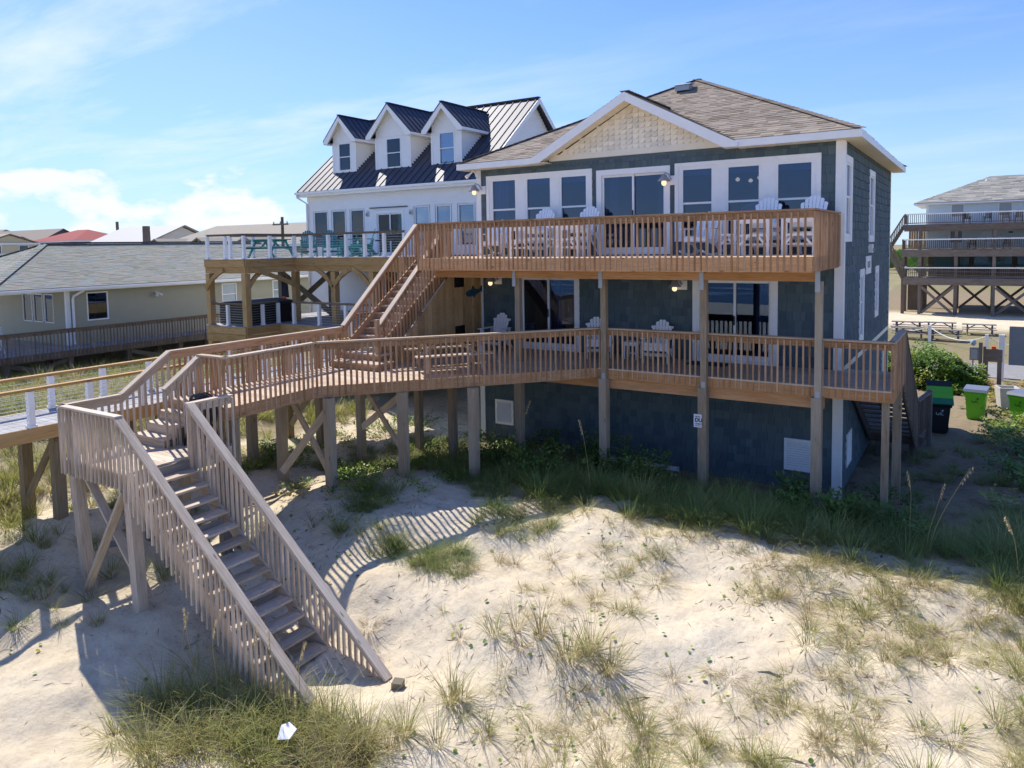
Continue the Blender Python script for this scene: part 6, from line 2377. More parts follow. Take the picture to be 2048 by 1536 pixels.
# ---- teal furniture on the neighbour's deck
UD_ = UD + .0005
g3 = 'teal chairs on the neighbouring deck'
r3, k3 = adirondack('teal_chair', 'teal rocking chair nearest the corner of the neighbouring deck', g3, (-21.15, 3.2, UD_), .9, 'teal_paint', .06, True)
copy_thing(r3, k3, 'teal rocking chair second from the left on the neighbouring deck', (-20.1, 3.4, UD_), .85)
copy_thing(r3, k3, 'teal rocking chair right of the middle white railing post', (-18.95, 3.3, UD_), -.9)
copy_thing(r3, k3, 'teal rocking chair beside the small teal table', (-18.15, 3.4, UD_), -.75)
slat_table('teal_table', 'small teal slatted table with a bottle on it by the neighbour sliding door', (-17.75, 2.75, UD_), 0, 'teal_paint', .7, .5, .50)
picnic('teal_picnic_table', 'teal picnic table on the corner of the neighbouring deck', (-22.0, 1.9, UD_), 0.0, 'teal_paint', 1.7)
for (x, lab, m_, h_) in ((-17.62, 'yellow topped bottle on the small teal table', 'leaf_yellow', .22), (-17.85, 'white cup on the small teal table', 'chair_white', .12)):
    t = thing('bottle', lab, 'bottle', (x, 2.7, UD_ + .501))
    mb = MB()
    mb.lathe((0, 0, 0), [(0, 0), (.04, 0), (.04, h_ * .6), (.02, h_ * .8), (.02, h_), (0, h_)], m_, 10)
    mb.build('body', Par(t), True)
gt = thing('folding_table', 'black folding table with a tray in front of the neighbour sliding door', 'table', (-16.6, 3.3, UD_))
gp_ = Par(gt)
mb = MB()
mb.box((0, 0, .62), (1.3, .55, .05), 'black_plastic')
mb.box((.1, 0, .75), (.9, .5, .20), 'black_plastic')
mb.build('tabletop', gp_)
for s in (-1, 1):
    mb = MB()
    mb.bar((s * .5, -.2, 0), (s * .25, -.2, .6), .025, .025, 'black_plastic')
    mb.bar((s * .25, -.2, 0), (s * .5, -.2, .6), .025, .025, 'black_plastic')
    mb.build('leg', gp_)

# ---- two chairs on the beige house's porch deck
g4 = 'white porch chairs on the grey deck'
r4, k4 = adirondack('porch_chair', 'tall white slatted porch chair at the left picture edge', g4, (-34.2, -3.9, BF + .0005), -.4, 'chair_white', .30)
copy_thing(r4, k4, 'tall white porch chair seen side on by the grey slatted rail', (-32.2, -4.3, BF + .0005), -1.5)
pg = thing('porch_grill', 'dark covered grill low on the grey deck at the left picture edge', 'grill', (-31.6, -5.4, BF))
mb = MB()
mb.box((0, 0, .42), (.6, .5, .8), 'brown_rail')
mb.box((0, 0, .84), (.7, .6, .04), 'brown_rail')
mb.build('body', Par(pg))

# ---- motel chairs, a few pixels each
def tiny_chair(label, loc, rz, mat, group='chairs on the motel balconies', first=[None]):
    key = mat
    if first[0] is None: first[0] = {}
    if key not in first[0]:
        mb = MB()
        mb.box((0, 0, .42), (.52, .5, .05), mat)
        for i in range(4):
            mb.box((-.19 + i * .127, .27 + .06, .74), (.09, .03, .62), mat, Matrix.Rotation(-.25, 3, 'X'))
        for s in (-1, 1):
            mb.box((s * .27, -.02, .60), (.06, .52, .03), mat)
            for yy in (-.22, .22):
                mb.box((s * .25, yy, .29), (.05, .05, .58), mat)
        o = mb.build('patio_chair', None)
        first[0][key] = o
    else:
        o = first[0][key].copy()
        COL.objects.link(o)
    o.location = loc
    o.rotation_euler = (0, 0, rz)
    tag(o, label, 'chair', group)
    return o


top_ = 4.2505
mid_ = 1.9505
for i, (x, z, m_, lab) in enumerate(((1.5, top_, 'black_plastic', 'dark chair leftmost on the top motel balcony'), (3.0, top_, 'black_plastic', 'dark chair second from the left on the top motel balcony'),
                                     (4.4, top_, 'brown_rail', 'brown chair in the middle of the top motel balcony'), (5.3, top_, 'brown_rail', 'brown chair right of the middle on the top motel balcony'),
                                     (6.1, top_, 'motel_wood', 'dark wood chair right of the brown pair on the top motel balcony'), (6.9, top_, 'motel_wood', 'dark wood chair at the right picture edge on the top motel balcony'),
                                     (1.9, mid_, 'black_plastic', 'dark chair left of the motel balcony post on the middle level'), (3.3, mid_, 'lath_white', 'pale slatted chair on the middle motel balcony'),
                                     (4.5, mid_, 'motel_wood', 'dark chair before the first motel door'), (6.0, mid_, 'white_paint', 'white chair before the second motel door'),
                                     (6.8, mid_, 'lath_white', 'pale chair beside the motel window on the middle level'), (7.6, mid_, 'white_paint', 'bright white chair at the right picture edge on the middle motel balcony'))):
    tiny_chair(lab, (x, MY + .9, z), (.2, -.3, .1, -.15, .25)[i % 5], m_)

# ================================================================== YARD RIGHT OF THE HOUSE
def zt_(x, y):
    return tz(x, y)


def wheelie(label, x, y, rz, bodym, lidm, logom, tilt=0.0, group='wheeled refuse bins', ribbed=False):
    root = thing('wheeled_bin', label, 'bin', (x, y, zt_(x, y) - 0.01), rz, group)
    par = Par(root)
    h = 1.02
    def ring(z, w, d, o=0):
        return [V(-w, -d + o, z), V(w, -d + o, z), V(w, d + o, z), V(-w, d + o, z)]
    mb = MB()
    levels = [(0.03, .22, .25), (.10, .235, .26), (.86, .295, .345), (.90, .32, .37), (h - .03, .325, .375)]
    vs, fs = [], []
    for (z, w_, d_) in levels:
        vs += ring(z, w_, d_)
    for i in range(len(levels) - 1):
        for k in range(4):
            k2 = (k + 1) % 4
            fs.append((i * 4 + k, i * 4 + k2, (i + 1) * 4 + k2, (i + 1) * 4 + k))
    fs += [(3, 2, 1, 0), tuple(range(len(vs) - 4, len(vs)))]
    mb.add(vs, fs, bodym)
    for k in range(3):
        mb.box((-.16 + k * .16, -.315, .84), (.05, .05, .08), bodym)
    mb.build('body', par)
    mb = MB()
    if ribbed:
        n = 4
        for i in range(n):
            y0, za_ = -.45 + i * .19, h - .05 + i * .155
            mb.prism([V(-.36, y0, za_), V(.36, y0, za_), V(.36, y0 + .188, za_ + .15), V(-.36, y0 + .188, za_ + .15)], (0, -.02, .03), 'bin_green_dark' if i == 0 else ('black_plastic' if i == 3 else lidm))
            mb.prism([V(-.34, y0 + .02, za_ - .03), V(.34, y0 + .02, za_ - .03), V(.34, y0 + .20, za_ + .12), V(-.34, y0 + .20, za_ + .12)], (0, .2, -.1), 'black_plastic')
        for i in range(9):
            mb.box((.365, -.45 + i * .072, h - .03 + .058 * i), (.02, .03, .06), lidm)
    else:
        mb.prism([V(-.345, -.42, h - .028), V(.345, -.42, h - .028), V(.345, -.36, h + .055), V(-.345, -.36, h + .055)], (0, .80, .02), lidm)
    mb.build('lid', par)
    mb = MB()
    mb.tube([(-.30, .36, h - .06), (-.30, .46, h - .02), (.30, .46, h - .02), (.30, .36, h - .06)], .018, bodym, 6)
    mb.build('handle', par)
    for s in (-1, 1):
        mb = MB()
        pts = [V(s * .30, .28 + .10 * math.cos(a * PI / 8), .11 + .10 * math.sin(a * PI / 8)) for a in range(16)]
        mb.prism(pts, (-.05 * s, 0, 0), 'black_plastic')
        mb.build('wheel', par)
    # maker's emblem: small letters with a star above
    yy = lambda z: -(.26 + (z - .10) * (.345 - .26) / .76) - .004
    zc = .66
    o = letters('emblem', 'GfL', (0, yy(zc) - .003, zc), .15, logom, par, (PI / 2 - .11, 0, 0), .002)
    mb = MB()
    cs_ = []
    for a in range(10):
        r_ = .05 if a % 2 == 0 else .018
        cs_.append(V(.075 + r_ * math.sin(a * PI / 5), yy(zc + .11) - .006, zc + .10 + r_ * math.cos(a * PI / 5)))
    mb.prism(cs_, (0, -.004, 0), logom)
    mb.build('emblem_star', par)
    return root


wheelie('black wheeled bin with a bright green ribbed lid beside the side stairs', 1.66, 8.5, .12, 'black_plastic', 'bin_green', 'logo_pale', ribbed=True)
wheelie('bright green wheeled bin with a grey lid right of the black bin', 2.66, 11.0, -.10, 'bin_green', 'bin_lid_grey', 'ink')
wheelie('bright green wheeled bin cut off by the right picture edge', 4.02, 11.7, -.5, 'bin_green', 'bin_lid_grey', 'ink')
pt_ = thing('planter', 'tapered white square concrete planter right of the green bin', 'planter', (3.62, 13.9, zt_(3.62, 13.9)), .25)
mb = MB()
o_, i_ = .34, .25
vs = [(-.24, -.24, 0), (.24, -.24, 0), (.24, .24, 0), (-.24, .24, 0), (-o_, -o_, .98), (o_, -o_, .98), (o_, o_, .98), (-o_, o_, .98),
      (-i_ - .02, -i_ - .02, .98), (i_ + .02, -i_ - .02, .98), (i_ + .02, i_ + .02, .98), (-i_ - .02, i_ + .02, .98), (-i_, -i_, .82), (i_, -i_, .82), (i_, i_, .82), (-i_, i_, .82)]
fs = [(3, 2, 1, 0)] + [(k, (k + 1) % 4, (k + 1) % 4 + 4, k + 4) for k in range(4)] + [(4 + k, 4 + (k + 1) % 4, 8 + (k + 1) % 4, 8 + k) for k in range(4)] + [(8 + k, 8 + (k + 1) % 4, 12 + (k + 1) % 4, 12 + k) for k in range(4)] + [(12, 13, 14, 15)]
mb.add(vs, fs, 'concrete_pot')
mb.build('pot', Par(pt_))

# utility posts by the lane
for (x, y, lab, kind_) in ((2.66, 22.6, 'utility post with an electric meter and a white globe by the lane', 0), (3.25, 22.8, 'low wooden double post board with a red tap by the lane', 1)):
    z = zt_(x, y)
    t = worldthing('utility_post', lab, 'utility post', (x, y, z))
    if kind_ == 0:
        for (dx, hh, w_) in ((-.20, 1.55, .06), (.10, 2.1, .16), (.26, 1.9, .12)):
            span('post', (x + dx - w_ / 2, y - w_ / 2, z - .2), (x + dx + w_ / 2, y + w_ / 2, z + hh), 'galvanized' if w_ < .1 else 'brown_rail', t)
        mb = pmb(t)
        mb.span((x - .34, y - .12, z + 1.25), (x + .02, y - .09, z + 1.85), 'grey_panel')
        mb.span((x - .30, y - .16, z + 1.30), (x - .04, y - .1201, z + 1.75), 'concrete_pot')
        mb.build('meter_box', t)
        mb = pmb(t)
        mb.lathe((x - .2, y, z + 1.9), [(0, 0), (.10, .06), (.13, .18), (.08, .28), (0, .32)], 'glass_pale', 12)
        mb.build('globe', t, True)
    else:
        for dx in (-.27, .27):
            span('post', (x + dx - .09, y - .07, z - .2), (x + dx + .09, y + .07, z + 1.15), 'brown_rail', t)
        span('board', (x - .38, y - .10, z + 1.151), (x + .38, y + .10, z + 1.75), 'brown_rail', t)
        mb = pmb(t)
        mb.span((x - .05, y - .1, z + 1.751), (x + .12, y + .08, z + 1.88), 'towel_bright')
        mb.build('tap_cap', t)
# rope fence
rf = worldthing('rope_fence', 'low white rope fence on short posts along the motel lawn', 'fence', (0, 36, -4))
fp = [(-4.0, 41.0), (-.13, 38.0), (3.07, 34.0), (6.3, 33.5), (9.5, 33.0)]
for (x, y) in fp:
    z = zt_(x, y)
    span('post', (x - .09, y - .09, z - .2), (x + .09, y + .09, z + 1.15), 'white_paint', rf)
for (a, b) in zip(fp, fp[1:]):
    mb = pmb(rf)
    za, zb = zt_(*a) + 1.05, zt_(*b) + 1.05
    mb.tube([(a[0] + (b[0] - a[0]) * t / 8, a[1] + (b[1] - a[1]) * t / 8, za + (zb - za) * t / 8 - .55 * (1 - (t / 4 - 1) ** 2)) for t in range(9)], .03, 'rope', 5)
    mb.build('rope', rf)
# picnic tables on the motel lawn
g5 = 'wooden picnic tables on the motel lawn'
tabs_ = [((-1.85, 43.4), 'grey wood picnic table leftmost in the far row on the motel lawn'), ((.2, 44.2), 'grey wood picnic table in the middle of the far row on the motel lawn'), ((2.65, 44.2), 'grey wood picnic table rightmost in the far row on the motel lawn'),
         ((-1.5, 39.4), 'grey wood picnic table left in the near row on the motel lawn'), ((.68, 39.6), 'grey wood picnic table right in the near row on the motel lawn')]
pr_, pk_ = None, None
for (xy, lab) in tabs_:
    loc = (xy[0], xy[1], zt_(*xy) - .02)
    if pr_ is None:
        pr_, pk_ = picnic('picnic_table', lab, loc, 0.0, 'weathered_dark', 2.1, group=g5)
    else:
        copy_thing(pr_, pk_, lab, loc, random.uniform(-.05, .05))
# back of a sign at the right edge
bs_ = worldthing('sign_board', 'back of a weathered plywood sign board at the right picture edge', 'sign', (4.4, 8.1, -.2))
mb = pmb(bs_)
mb.span((3.46, 8.05, -.80), (5.6, 8.09, .36), 'grey_panel')
mb.build('panel', bs_)
for x in (4.2, 5.45):
    span('post', (x - .05, 8.0905, -3.6), (x + .05, 8.19, .36), 'weathered_dark', bs_)
wc = worldthing('white_post_cap', 'white capped post standing above the plywood sign board', 'post', (3.9, 25.3, -3))
z = zt_(4.0, 25.3)
span('post', (3.50, 24.3, z - .2), (3.74, 24.5, -1.72), 'white_paint', wc)
# power line across the motel front
pl_ = worldthing('power_line', 'two thin power lines sagging in front of the motel', 'wire', (6, 50, 0))
for k in (0, 1):
    mb = pmb(pl_)
    mb.tube([(-6 + t * 4, 50 + t * .3, .55 - .075 * t - .5 * k * .6 - .02 * t * (5 - t)) for t in range(7)], .018, 'wire', 4)
    mb.build('wire', pl_)

# debris on the sand
wb = thing('wood_block', 'small square wooden block on the sand at the foot of the beach stairs', 'block', (-4.42, -10.62, tz(-4.42, -10.62)), .5)
mb = MB()
mb.prism([V(-.08, -.07, -.06), V(.08, -.06, -.06), V(.075, -.05, .085), V(-.07, -.07, .115)], (.02, .14, .01), 'block_wood')
mb.build('block', Par(wb))
sc_ = thing('plastic_scrap', 'broken piece of white plastic lying in the front grass clump', 'litter', (-4.72, -12.40, tz(-4.72, -12.4) + .28), .4)
mb = MB()
mb.prism([V(-.10, -.08, 0), V(.08, -.10, .04), V(.11, .05, .08), V(-.02, .11, .12), V(-.11, .06, .10)], (.01, -.02, .015), 'sign_white')
mb.build('shell', Par(sc_))
dw = worldthing('driftwood', 'bent grey driftwood branch on the sand beside the deck pilings', 'driftwood', (-10.5, -7.9, -2.4))
mb = pmb(dw)
P_ = [(-10.75, -8.35), (-10.55, -8.05), (-10.42, -7.80), (-10.32, -7.55)]
mb.tube([V(x, y, tz(x, y) + .03 + .02 * i) for i, (x, y) in enumerate(P_)], [.022, .03, .035, .03], 'driftwood', 6)
mb.tube([V(-10.42, -7.80, tz(-10.42, -7.8) + .06), V(-10.30, -7.78, tz(-10.3, -7.78) + .30)], [.022, .012], 'driftwood', 6)
mb.build('branch', dw)
for (x, y, rz, L_, lab) in ((-1.05, -9.4, .6, .4, 'short dark stick lying on the open sand'), (.35, -8.3, .2, .3, 'short stick beside the right hand grass tufts'), (.9, -9.7, .35, .35, 'curved stick low on the sand near the right edge'), (-2.6, -7.4, 2.2, .3, 'thin stick high on the dune face')):
    o = thing('stick', lab, 'stick', (x, y, tz(x, y)), rz, 'sticks on the sand')
    mb = MB()
    mb.tube([(-L_ / 2, 0, .012), (0, .03, .025), (L_ / 2, -.01, .012)], [.006, .012, .007], 'driftwood', 5)
    mb.build('twig', Par(o))

# ================================================================== PLANTS
def tuft(nb, h, spread, lean, seed, wid=0.007, curl=0.6):
    """template tuft: arrays (verts, quads, gc)"""
    rg = np.random.default_rng(seed)
    ns = 4
    vs, gc = [], []
    for b in range(nb):
        ang = rg.random() * 2 * PI
        r0 = spread * 0.32 * math.sqrt(rg.random())
        hh = h * (0.45 + 0.6 * rg.random())
        out = (0.15 + lean * rg.random() ** 0.8)
        bend = curl * rg.random() * hh * 0.6
        a2 = ang + rg.normal() * 0.5
        dx, dy = math.cos(a2), math.sin(a2)
        bx, by = r0 * math.cos(ang), r0 * math.sin(ang)
        wx, wy = -dy, dx
        w0 = wid * (0.6 + 0.8 * rg.random())
        shade = rg.random()
        for k in range(ns + 1):
            t = k / ns
            hor = out * hh * t + bend * t * t * t
            z = hh * (t - 0.30 * curl * t * t * rg.uniform(.8, 1.2) * (out + .2)) - 0.02
            wv = w0 * (1 - t) ** 0.7 * 0.5 + 0.0006
            vs.append((bx + dx * hor + wx * wv, by + dy * hor + wy * wv, z))
            vs.append((bx + dx * hor - wx * wv, by + dy * hor - wy * wv, z))
            gc += [(t, shade, 0)] * 2
    n = nb * (ns + 1) * 2
    q = []
    for b in range(nb):
        o = b * (ns + 1) * 2
        for k in range(ns):
            i = o + k * 2
            q.append((i, i + 1, i + 3, i + 2))
    return np.array(vs), np.array(q), np.array(gc)


def scatter(name, temps, placements, mat, label, cat):
    """one mesh from many placed templates; placements (x, y, scale, rnd, temp index, zscale)"""
    V_, Q_, G_, R_ = [], [], [], []
    off = 0
    pl = np.array([(p[0], p[1]) for p in placements])
    zz = tzs(pl[:, 0], pl[:, 1])
    for (p, z) in zip(placements, zz):
        x, y, s, r, ti, zs = p
        v, q, g = temps[ti % len(temps)]
        a = random.random() * 2 * PI
        ca, sa = math.cos(a), math.sin(a)
        vv = np.empty_like(v)
        vv[:, 0] = x + s * (v[:, 0] * ca - v[:, 1] * sa)
        vv[:, 1] = y + s * (v[:, 0] * sa + v[:, 1] * ca)
        vv[:, 2] = z + s * zs * v[:, 2]
        V_.append(vv)
        Q_.append(q + off)
        G_.append(g)
        R_.append(np.clip(np.full(len(v), r) + np.repeat(RNG.normal(0, .10, len(v) // 2), 2), 0, 1) if False else np.full(len(v), r))
        off += len(v)
    me = npmesh(name, np.concatenate(V_), np.concatenate(Q_).ravel(), 4, np.concatenate(G_), np.concatenate(R_), mat, True)
    o = link(name, me, None)
    tag(o, label, cat, None, 'stuff')
    return o


def rp(x0, x1, y0, y1, n, dens=None):
    out = []
    tries = 0
    while len(out) < n and tries < n * 60:
        tries += 1
        x, y = random.uniform(x0, x1), random.uniform(y0, y1)
        if dens is None or random.random() < dens(x, y):
            out.append((x, y))
    return out


def nz1(x, y, s, seed):
    return float(vnoise(np.array([x * s]), np.array([y * s]), seed)[0]) + .5


def in_stair(x, y):
    if -11.5 < x < -9.3 and -11.8 < y < -9.6: return False
    return True


T_low = [tuft(random.randrange(18, 70), random.uniform(.22, .42), random.uniform(.2, .5), random.uniform(.9, 2.2), 100 + i, .0068, random.uniform(.6, 1.3)) for i in range(14)]
T_mid = [tuft(random.randrange(45, 95), random.uniform(.42, .62), random.uniform(.25, .5), random.uniform(.6, 1.3), 200 + i, .0078, random.uniform(.6, 1.2)) for i in range(10)]
T_tall = [tuft(random.randrange(50, 100), random.uniform(.6, .95), random.uniform(.3, .5), random.uniform(.45, .95), 300 + i, .0085, random.uniform(.6, 1.2)) for i in range(10)]
T_dense = [tuft(150, .62, .55, .9, 400 + i, .009, .9) for i in range(4)]

# sparse tufts on the open dune face, thicker to the right
pl = []
for (x, y) in rp(-6.8, 4.6, -13.5, -4.7, 780, lambda x, y: min(1, max(.08, .25 + .09 * (x + 2.5) + .35 * (y > -6.6) - .35 * (x < -3.5 and y < -9))) * (nz1(x, y, .8, 21) > .40)):
    s = random.uniform(.3, .95)
    pl.append((x, y, s, min(1, max(0, random.gauss(.55, .26))), random.randrange(70), random.uniform(.7, 1.1)))
scatter('dune_grass', T_low, pl, 'grass_dune', 'sparse dry beach grass tufts scattered over the open sand of the dune', 'grass')
pl = []
for (x, y) in rp(-6.5, 4.6, -13.2, -5.2, 60, lambda x, y: min(1, max(.06, .3 + .11 * x + .3 * (y > -6.3) + .25 * (y < -10.3 and x > -2.5)))):
    pl.append((x, y, random.uniform(.55, 1.0), min(1, max(0, random.gauss(.42, .25))), random.randrange(70), random.uniform(.75, 1.05)))
for (x, y) in rp(3.0, 4.6, -9.0, -4.6, 45) + rp(-1.5, 3.0, -11.6, -9.6, 26):
    pl.append((x, y, random.uniform(.7, 1.1), min(1, max(0, random.gauss(.4, .22))), random.randrange(70), random.uniform(.8, 1.1)))
for (cx, cy, n_, sp_) in ((-5.0, -12.3, 26, .42), (-4.2, -12.1, 18, .35), (-7.1, -12.55, 16, .45), (-6.6, -12.9, 10, .4), (-5.6, -12.7, 12, .4), (-3.9, -11.85, 5, .2), (-6.0, -12.0, 8, .3), (-2.9, -10.6, 4, .3), (-2.0, -9.2, 5, .3), (-3.3, -9.0, 3, .2)):
    for _ in range(n_):
        x, y = random.gauss(cx, sp_), random.gauss(cy, sp_ * .75)
        if -11.6 < y < -10.5 and x < -5: continue
        pl.append((x, y, random.uniform(.8, 1.25), min(1, max(0, random.gauss(.38 if cx < -4.4 else .62, .2))), random.randrange(70), random.uniform(.85, 1.2)))
scatter('clump_grass', T_mid, pl, 'grass_dune', 'thick clumps of yellow green beach grass on the sand and by the stair foot', 'grass')

# dense green belt along the dune crest before the house
pl = []
for (x, y) in rp(-9.5, 5.0, -5.2, -2.0, 470, lambda x, y: (1.0 if -4.4 < y < -2.8 else .30) * (1.0 if x > -6.8 else .55) * (.35 + .9 * (nz1(x, y, .9, 5) > .36))):
    pl.append((x, y, random.uniform(.55, 1.1), min(1, max(0, random.gauss(.42, .25))), random.randrange(70), random.uniform(.65, 1.0)))
scatter('crest_grass', T_tall, pl, 'grass_green', 'tall green beach grass along the dune crest in front of the blue house', 'grass')
pl = []
for (x, y) in rp(-8.8, -4.2, -8.4, -4.6, 150, lambda x, y: (nz1(x, y, 1.1, 9) > .40) * (1 if y > -7.6 or x > -7 else .4)) + rp(1.0, 6.0, -4.2, 6.0, 240, lambda x, y: (nz1(x, y, .7, 12) > .46) * (.35 if x < 3.0 else 1)):
    pl.append((x, y, random.uniform(.5, .95), min(1, max(0, random.gauss(.45, .25))), random.randrange(70), random.uniform(.6, 1.0)))
for (x, y) in rp(-13.2, -8.0, -8.8, -1.5, 200, lambda x, y: (nz1(x, y, .8, 31) > .44)):
    if abs(x + 9.4) < .25 and abs(y + 7) < .3: continue
    pl.append((x, y, random.uniform(.5, 1.05), min(1, max(0, random.gauss(.5, .25))), random.randrange(70), random.uniform(.6, 1.0)))
for (x, y) in rp(-13.4, -9.4, -13.2, -8.6, 70, lambda x, y: in_stair(x, y) * (.9 if x < -11 or y > -11.2 else .25)):
    pl.append((x, y, random.uniform(.5, .9), min(1, max(0, random.gauss(.6, .22))), random.randrange(70), random.uniform(.6, .95)))
for (x, y) in ((-11.6, -12.5), (-11.9, -12.2), (-11.3, -12.9), (-12.0, -12.7), (-10.9, -12.4), (-11.0, -11.2), (-10.6, -10.9), (-10.2, -10.6), (-9.9, -10.8)):
    pl.append((x, y, random.uniform(.8, 1.1), random.uniform(.3, .8), random.randrange(70), 1))
scatter('under_grass', T_mid, pl, 'grass_green', 'mixed green grass growing under the decks and in the shade of the blue house', 'grass')

# field between the boardwalk and the beige house
TF = [tuft(60, .62, .6, .7, 500 + i, .016, .8) for i in range(5)]
pl = []
for (x, y) in rp(-31, -14.2, -15.5, 4.5, 1100, lambda x, y: 1.0 if not (-30 < x and False) else 0):
    if P1X - .3 < x < -13.2 and y > -.6: continue
    pl.append((x, y, random.uniform(.7, 1.35), random.random(), random.randrange(70), random.uniform(.7, 1.15)))
for (x, y) in rp(-16, -12.4, -15.0, -6.5, 140, lambda x, y: 1.0 if x < -13.6 else .3):
    pl.append((x, y, random.uniform(.5, .9), random.random(), random.randrange(70), random.uniform(.6, .95)))
scatter('field_grass', TF, pl, 'grass_field', 'dense sunlit yellow green grass between the boardwalk and the beige house', 'grass')


# broad-leaf plants: templates of small leaves on stems
def leafy(nl, rad, hgt, lsz, seed, stems=5, dome=False):
    rg = np.random.default_rng(seed)
    vs, q, gc = [], [], []
    for i in range(nl):
        if dome:
            th, ph = rg.random() * 2 * PI, math.acos(rg.random())
            rr = rg.uniform(.72, 1.0)
            p = np.array([rad * rr * math.sin(ph) * math.cos(th), rad * rr * math.sin(ph) * math.sin(th), hgt * rr * math.cos(ph)])
        else:
            s = rg.integers(stems)
            an = s * 2.4 + rg.normal() * .15
            t = rg.random() ** .7
            p = np.array([rad * .75 * t * math.cos(an), rad * .75 * t * math.sin(an), hgt * t * (1 - .25 * t)])
            p[:2] += rg.normal(size=2) * rad * .10
        yaw, pit = rg.random() * 2 * PI, rg.uniform(-.3, .9)
        d = np.array([math.cos(yaw) * math.cos(pit), math.sin(yaw) * math.cos(pit), math.sin(pit)])
        sd = np.array([-math.sin(yaw), math.cos(yaw), rg.uniform(-.3, .3)])
        L, W = lsz * rg.uniform(.6, 1.3), lsz * rg.uniform(.22, .36)
        o = len(vs)
        vs += [p, p + d * L * .5 + sd * W, p + d * L, p + d * L * .5 - sd * W]
        q.append((o, o + 1, o + 2, o + 3))
        t = min(1, max(0, p[2] / hgt))
        sh = rg.random()
        gc += [(.2 + .8 * t, sh, 0)] * 4
    return np.array(vs), np.array(q), np.array(gc)


TW = [leafy(130, .38, .75, .10, 600 + i, 7) for i in range(4)]
pl = []
for (x, y) in rp(-7.5, 2.0, -4.0, -1.2, 85, lambda x, y: (.9 if y < -1.9 else .5) * (nz1(x, y, .8, 41) > .42)):
    pl.append((x, y, random.uniform(.55, 1.25), random.random(), random.randrange(4), random.uniform(.8, 1.3)))
for (x, y) in rp(-9.6, -5.6, -4.4, -1.3, 12) + [(-11.9, -6.3), (-12.1, -5.6), (-11.6, -5.9), (-12.4, -6.2), (-11.2, -5.2)]:
    pl.append((x, y, random.uniform(.6, 1.1), random.random(), random.randrange(4), random.uniform(.8, 1.1)))
scatter('undergrowth', TW, pl, 'leaf_weed', 'leafy green weeds growing against the foot of the blue house', 'weeds')
# low creeping cover under the deck and right of the house
TC = [leafy(70, .42, .16, .075, 650 + i, 9) for i in range(4)]
pl = []
for (x, y) in rp(-13.5, -7.5, -7.8, 1.5, 190, lambda x, y: nz1(x, y, .7, 51) > .40):
    pl.append((x, y, random.uniform(.6, 1.3), random.random(), random.randrange(4), random.uniform(.7, 1.6)))
scatter('creeping_leaves', TC, pl, 'leaf_green', 'low creeping green leaves on the sandy ground under the deck', 'ground cover')
pl = []
TG = [leafy(150, .55, .55, .11, 680 + i, 9) for i in range(4)]
for (x, y) in rp(2.7, 7.0, -2.5, 11.0, 190, lambda x, y: 1.0 if x > 2.9 + .12 * abs(y - 8) else .15):
    if math.hypot(x - 2.66, y - 11) < .6: continue
    pl.append((x, y, random.uniform(.6, 1.15), random.random(), random.randrange(4), random.uniform(.6, 1.1)))
scatter('leafy_cover', TG, pl, 'leaf_green', 'thick leafy ground cover along the path right of the blue house', 'ground cover')
pl = []
for (x, y) in rp(2.3, 5.6, 12.4, 23.5, 90, lambda x, y: 1.0 if (y < 14 or y > 17) else .25):
    pl.append((x, y, random.uniform(.5, .95), random.random(), random.randrange(4), random.uniform(.4, .8)))
scatter('yellow_cover', TG, pl, 'leaf_yellow', 'yellowing low plants behind the green bins', 'ground cover')

# the big shrub beside the lane
hb = thing('beach_shrub', 'large rounded bright green shrub behind the bins and side stairs', 'shrub', (.75, 19.8, tz(.75, 19.8)))
blobs = [(-1.2, 0, .0, 1.5, 1.7), (0.2, -.3, .0, 1.75, 1.85), (1.15, .2, 0, 1.05, 1.45), (-.3, .9, 0, 1.6, 2.0), (.9, -.8, 0, 1.0, 1.2), (-1.6, -.9, 0, 1.2, 1.35), (1.75, -.1, 0, .6, .9), (-2.4, .4, 0, 1.2, 1.6)]
V_, Q_, G_, R_ = [], [], [], []
off = 0
for i, (bx, by, bz_, r_, h_) in enumerate(blobs):
    v, q, g = leafy(3600, r_, h_, .17, 700 + i, dome=True)
    v = v + np.array([bx, by, bz_])
    # uneven outline
    k = 1 + .16 * vnoise(v[:, 0] * 2.1 + 9, v[:, 1] * 2.1 + v[:, 2] * 1.7, 77)[:, None] * 2
    v = v * np.repeat(k[::4], 4, axis=0)
    V_.append(v); Q_.append(q + off); G_.append(g)
    R_.append(np.clip(np.repeat(vnoise(v[::4, 0] * 1.6, v[::4, 1] * 1.6 + v[::4, 2], 5) + .5 + RNG.normal(0, .16, len(v) // 4), 4), 0, 1))
    off += len(v)
me = npmesh('crown', np.concatenate(V_), np.concatenate(Q_).ravel(), 4, np.concatenate(G_), np.concatenate(R_), 'leaf_green')
link('crown', me, Par(hb))
mb = MB()
for (bx, by, bz_, r_, h_) in blobs:
    mb.tube([(bx * .25, by * .25, -.1), (bx * .7, by * .7, h_ * .35), (bx, by, h_ * .7)], [.06, .045, .015], 'driftwood', 6)
mb.build('trunk', Par(hb))

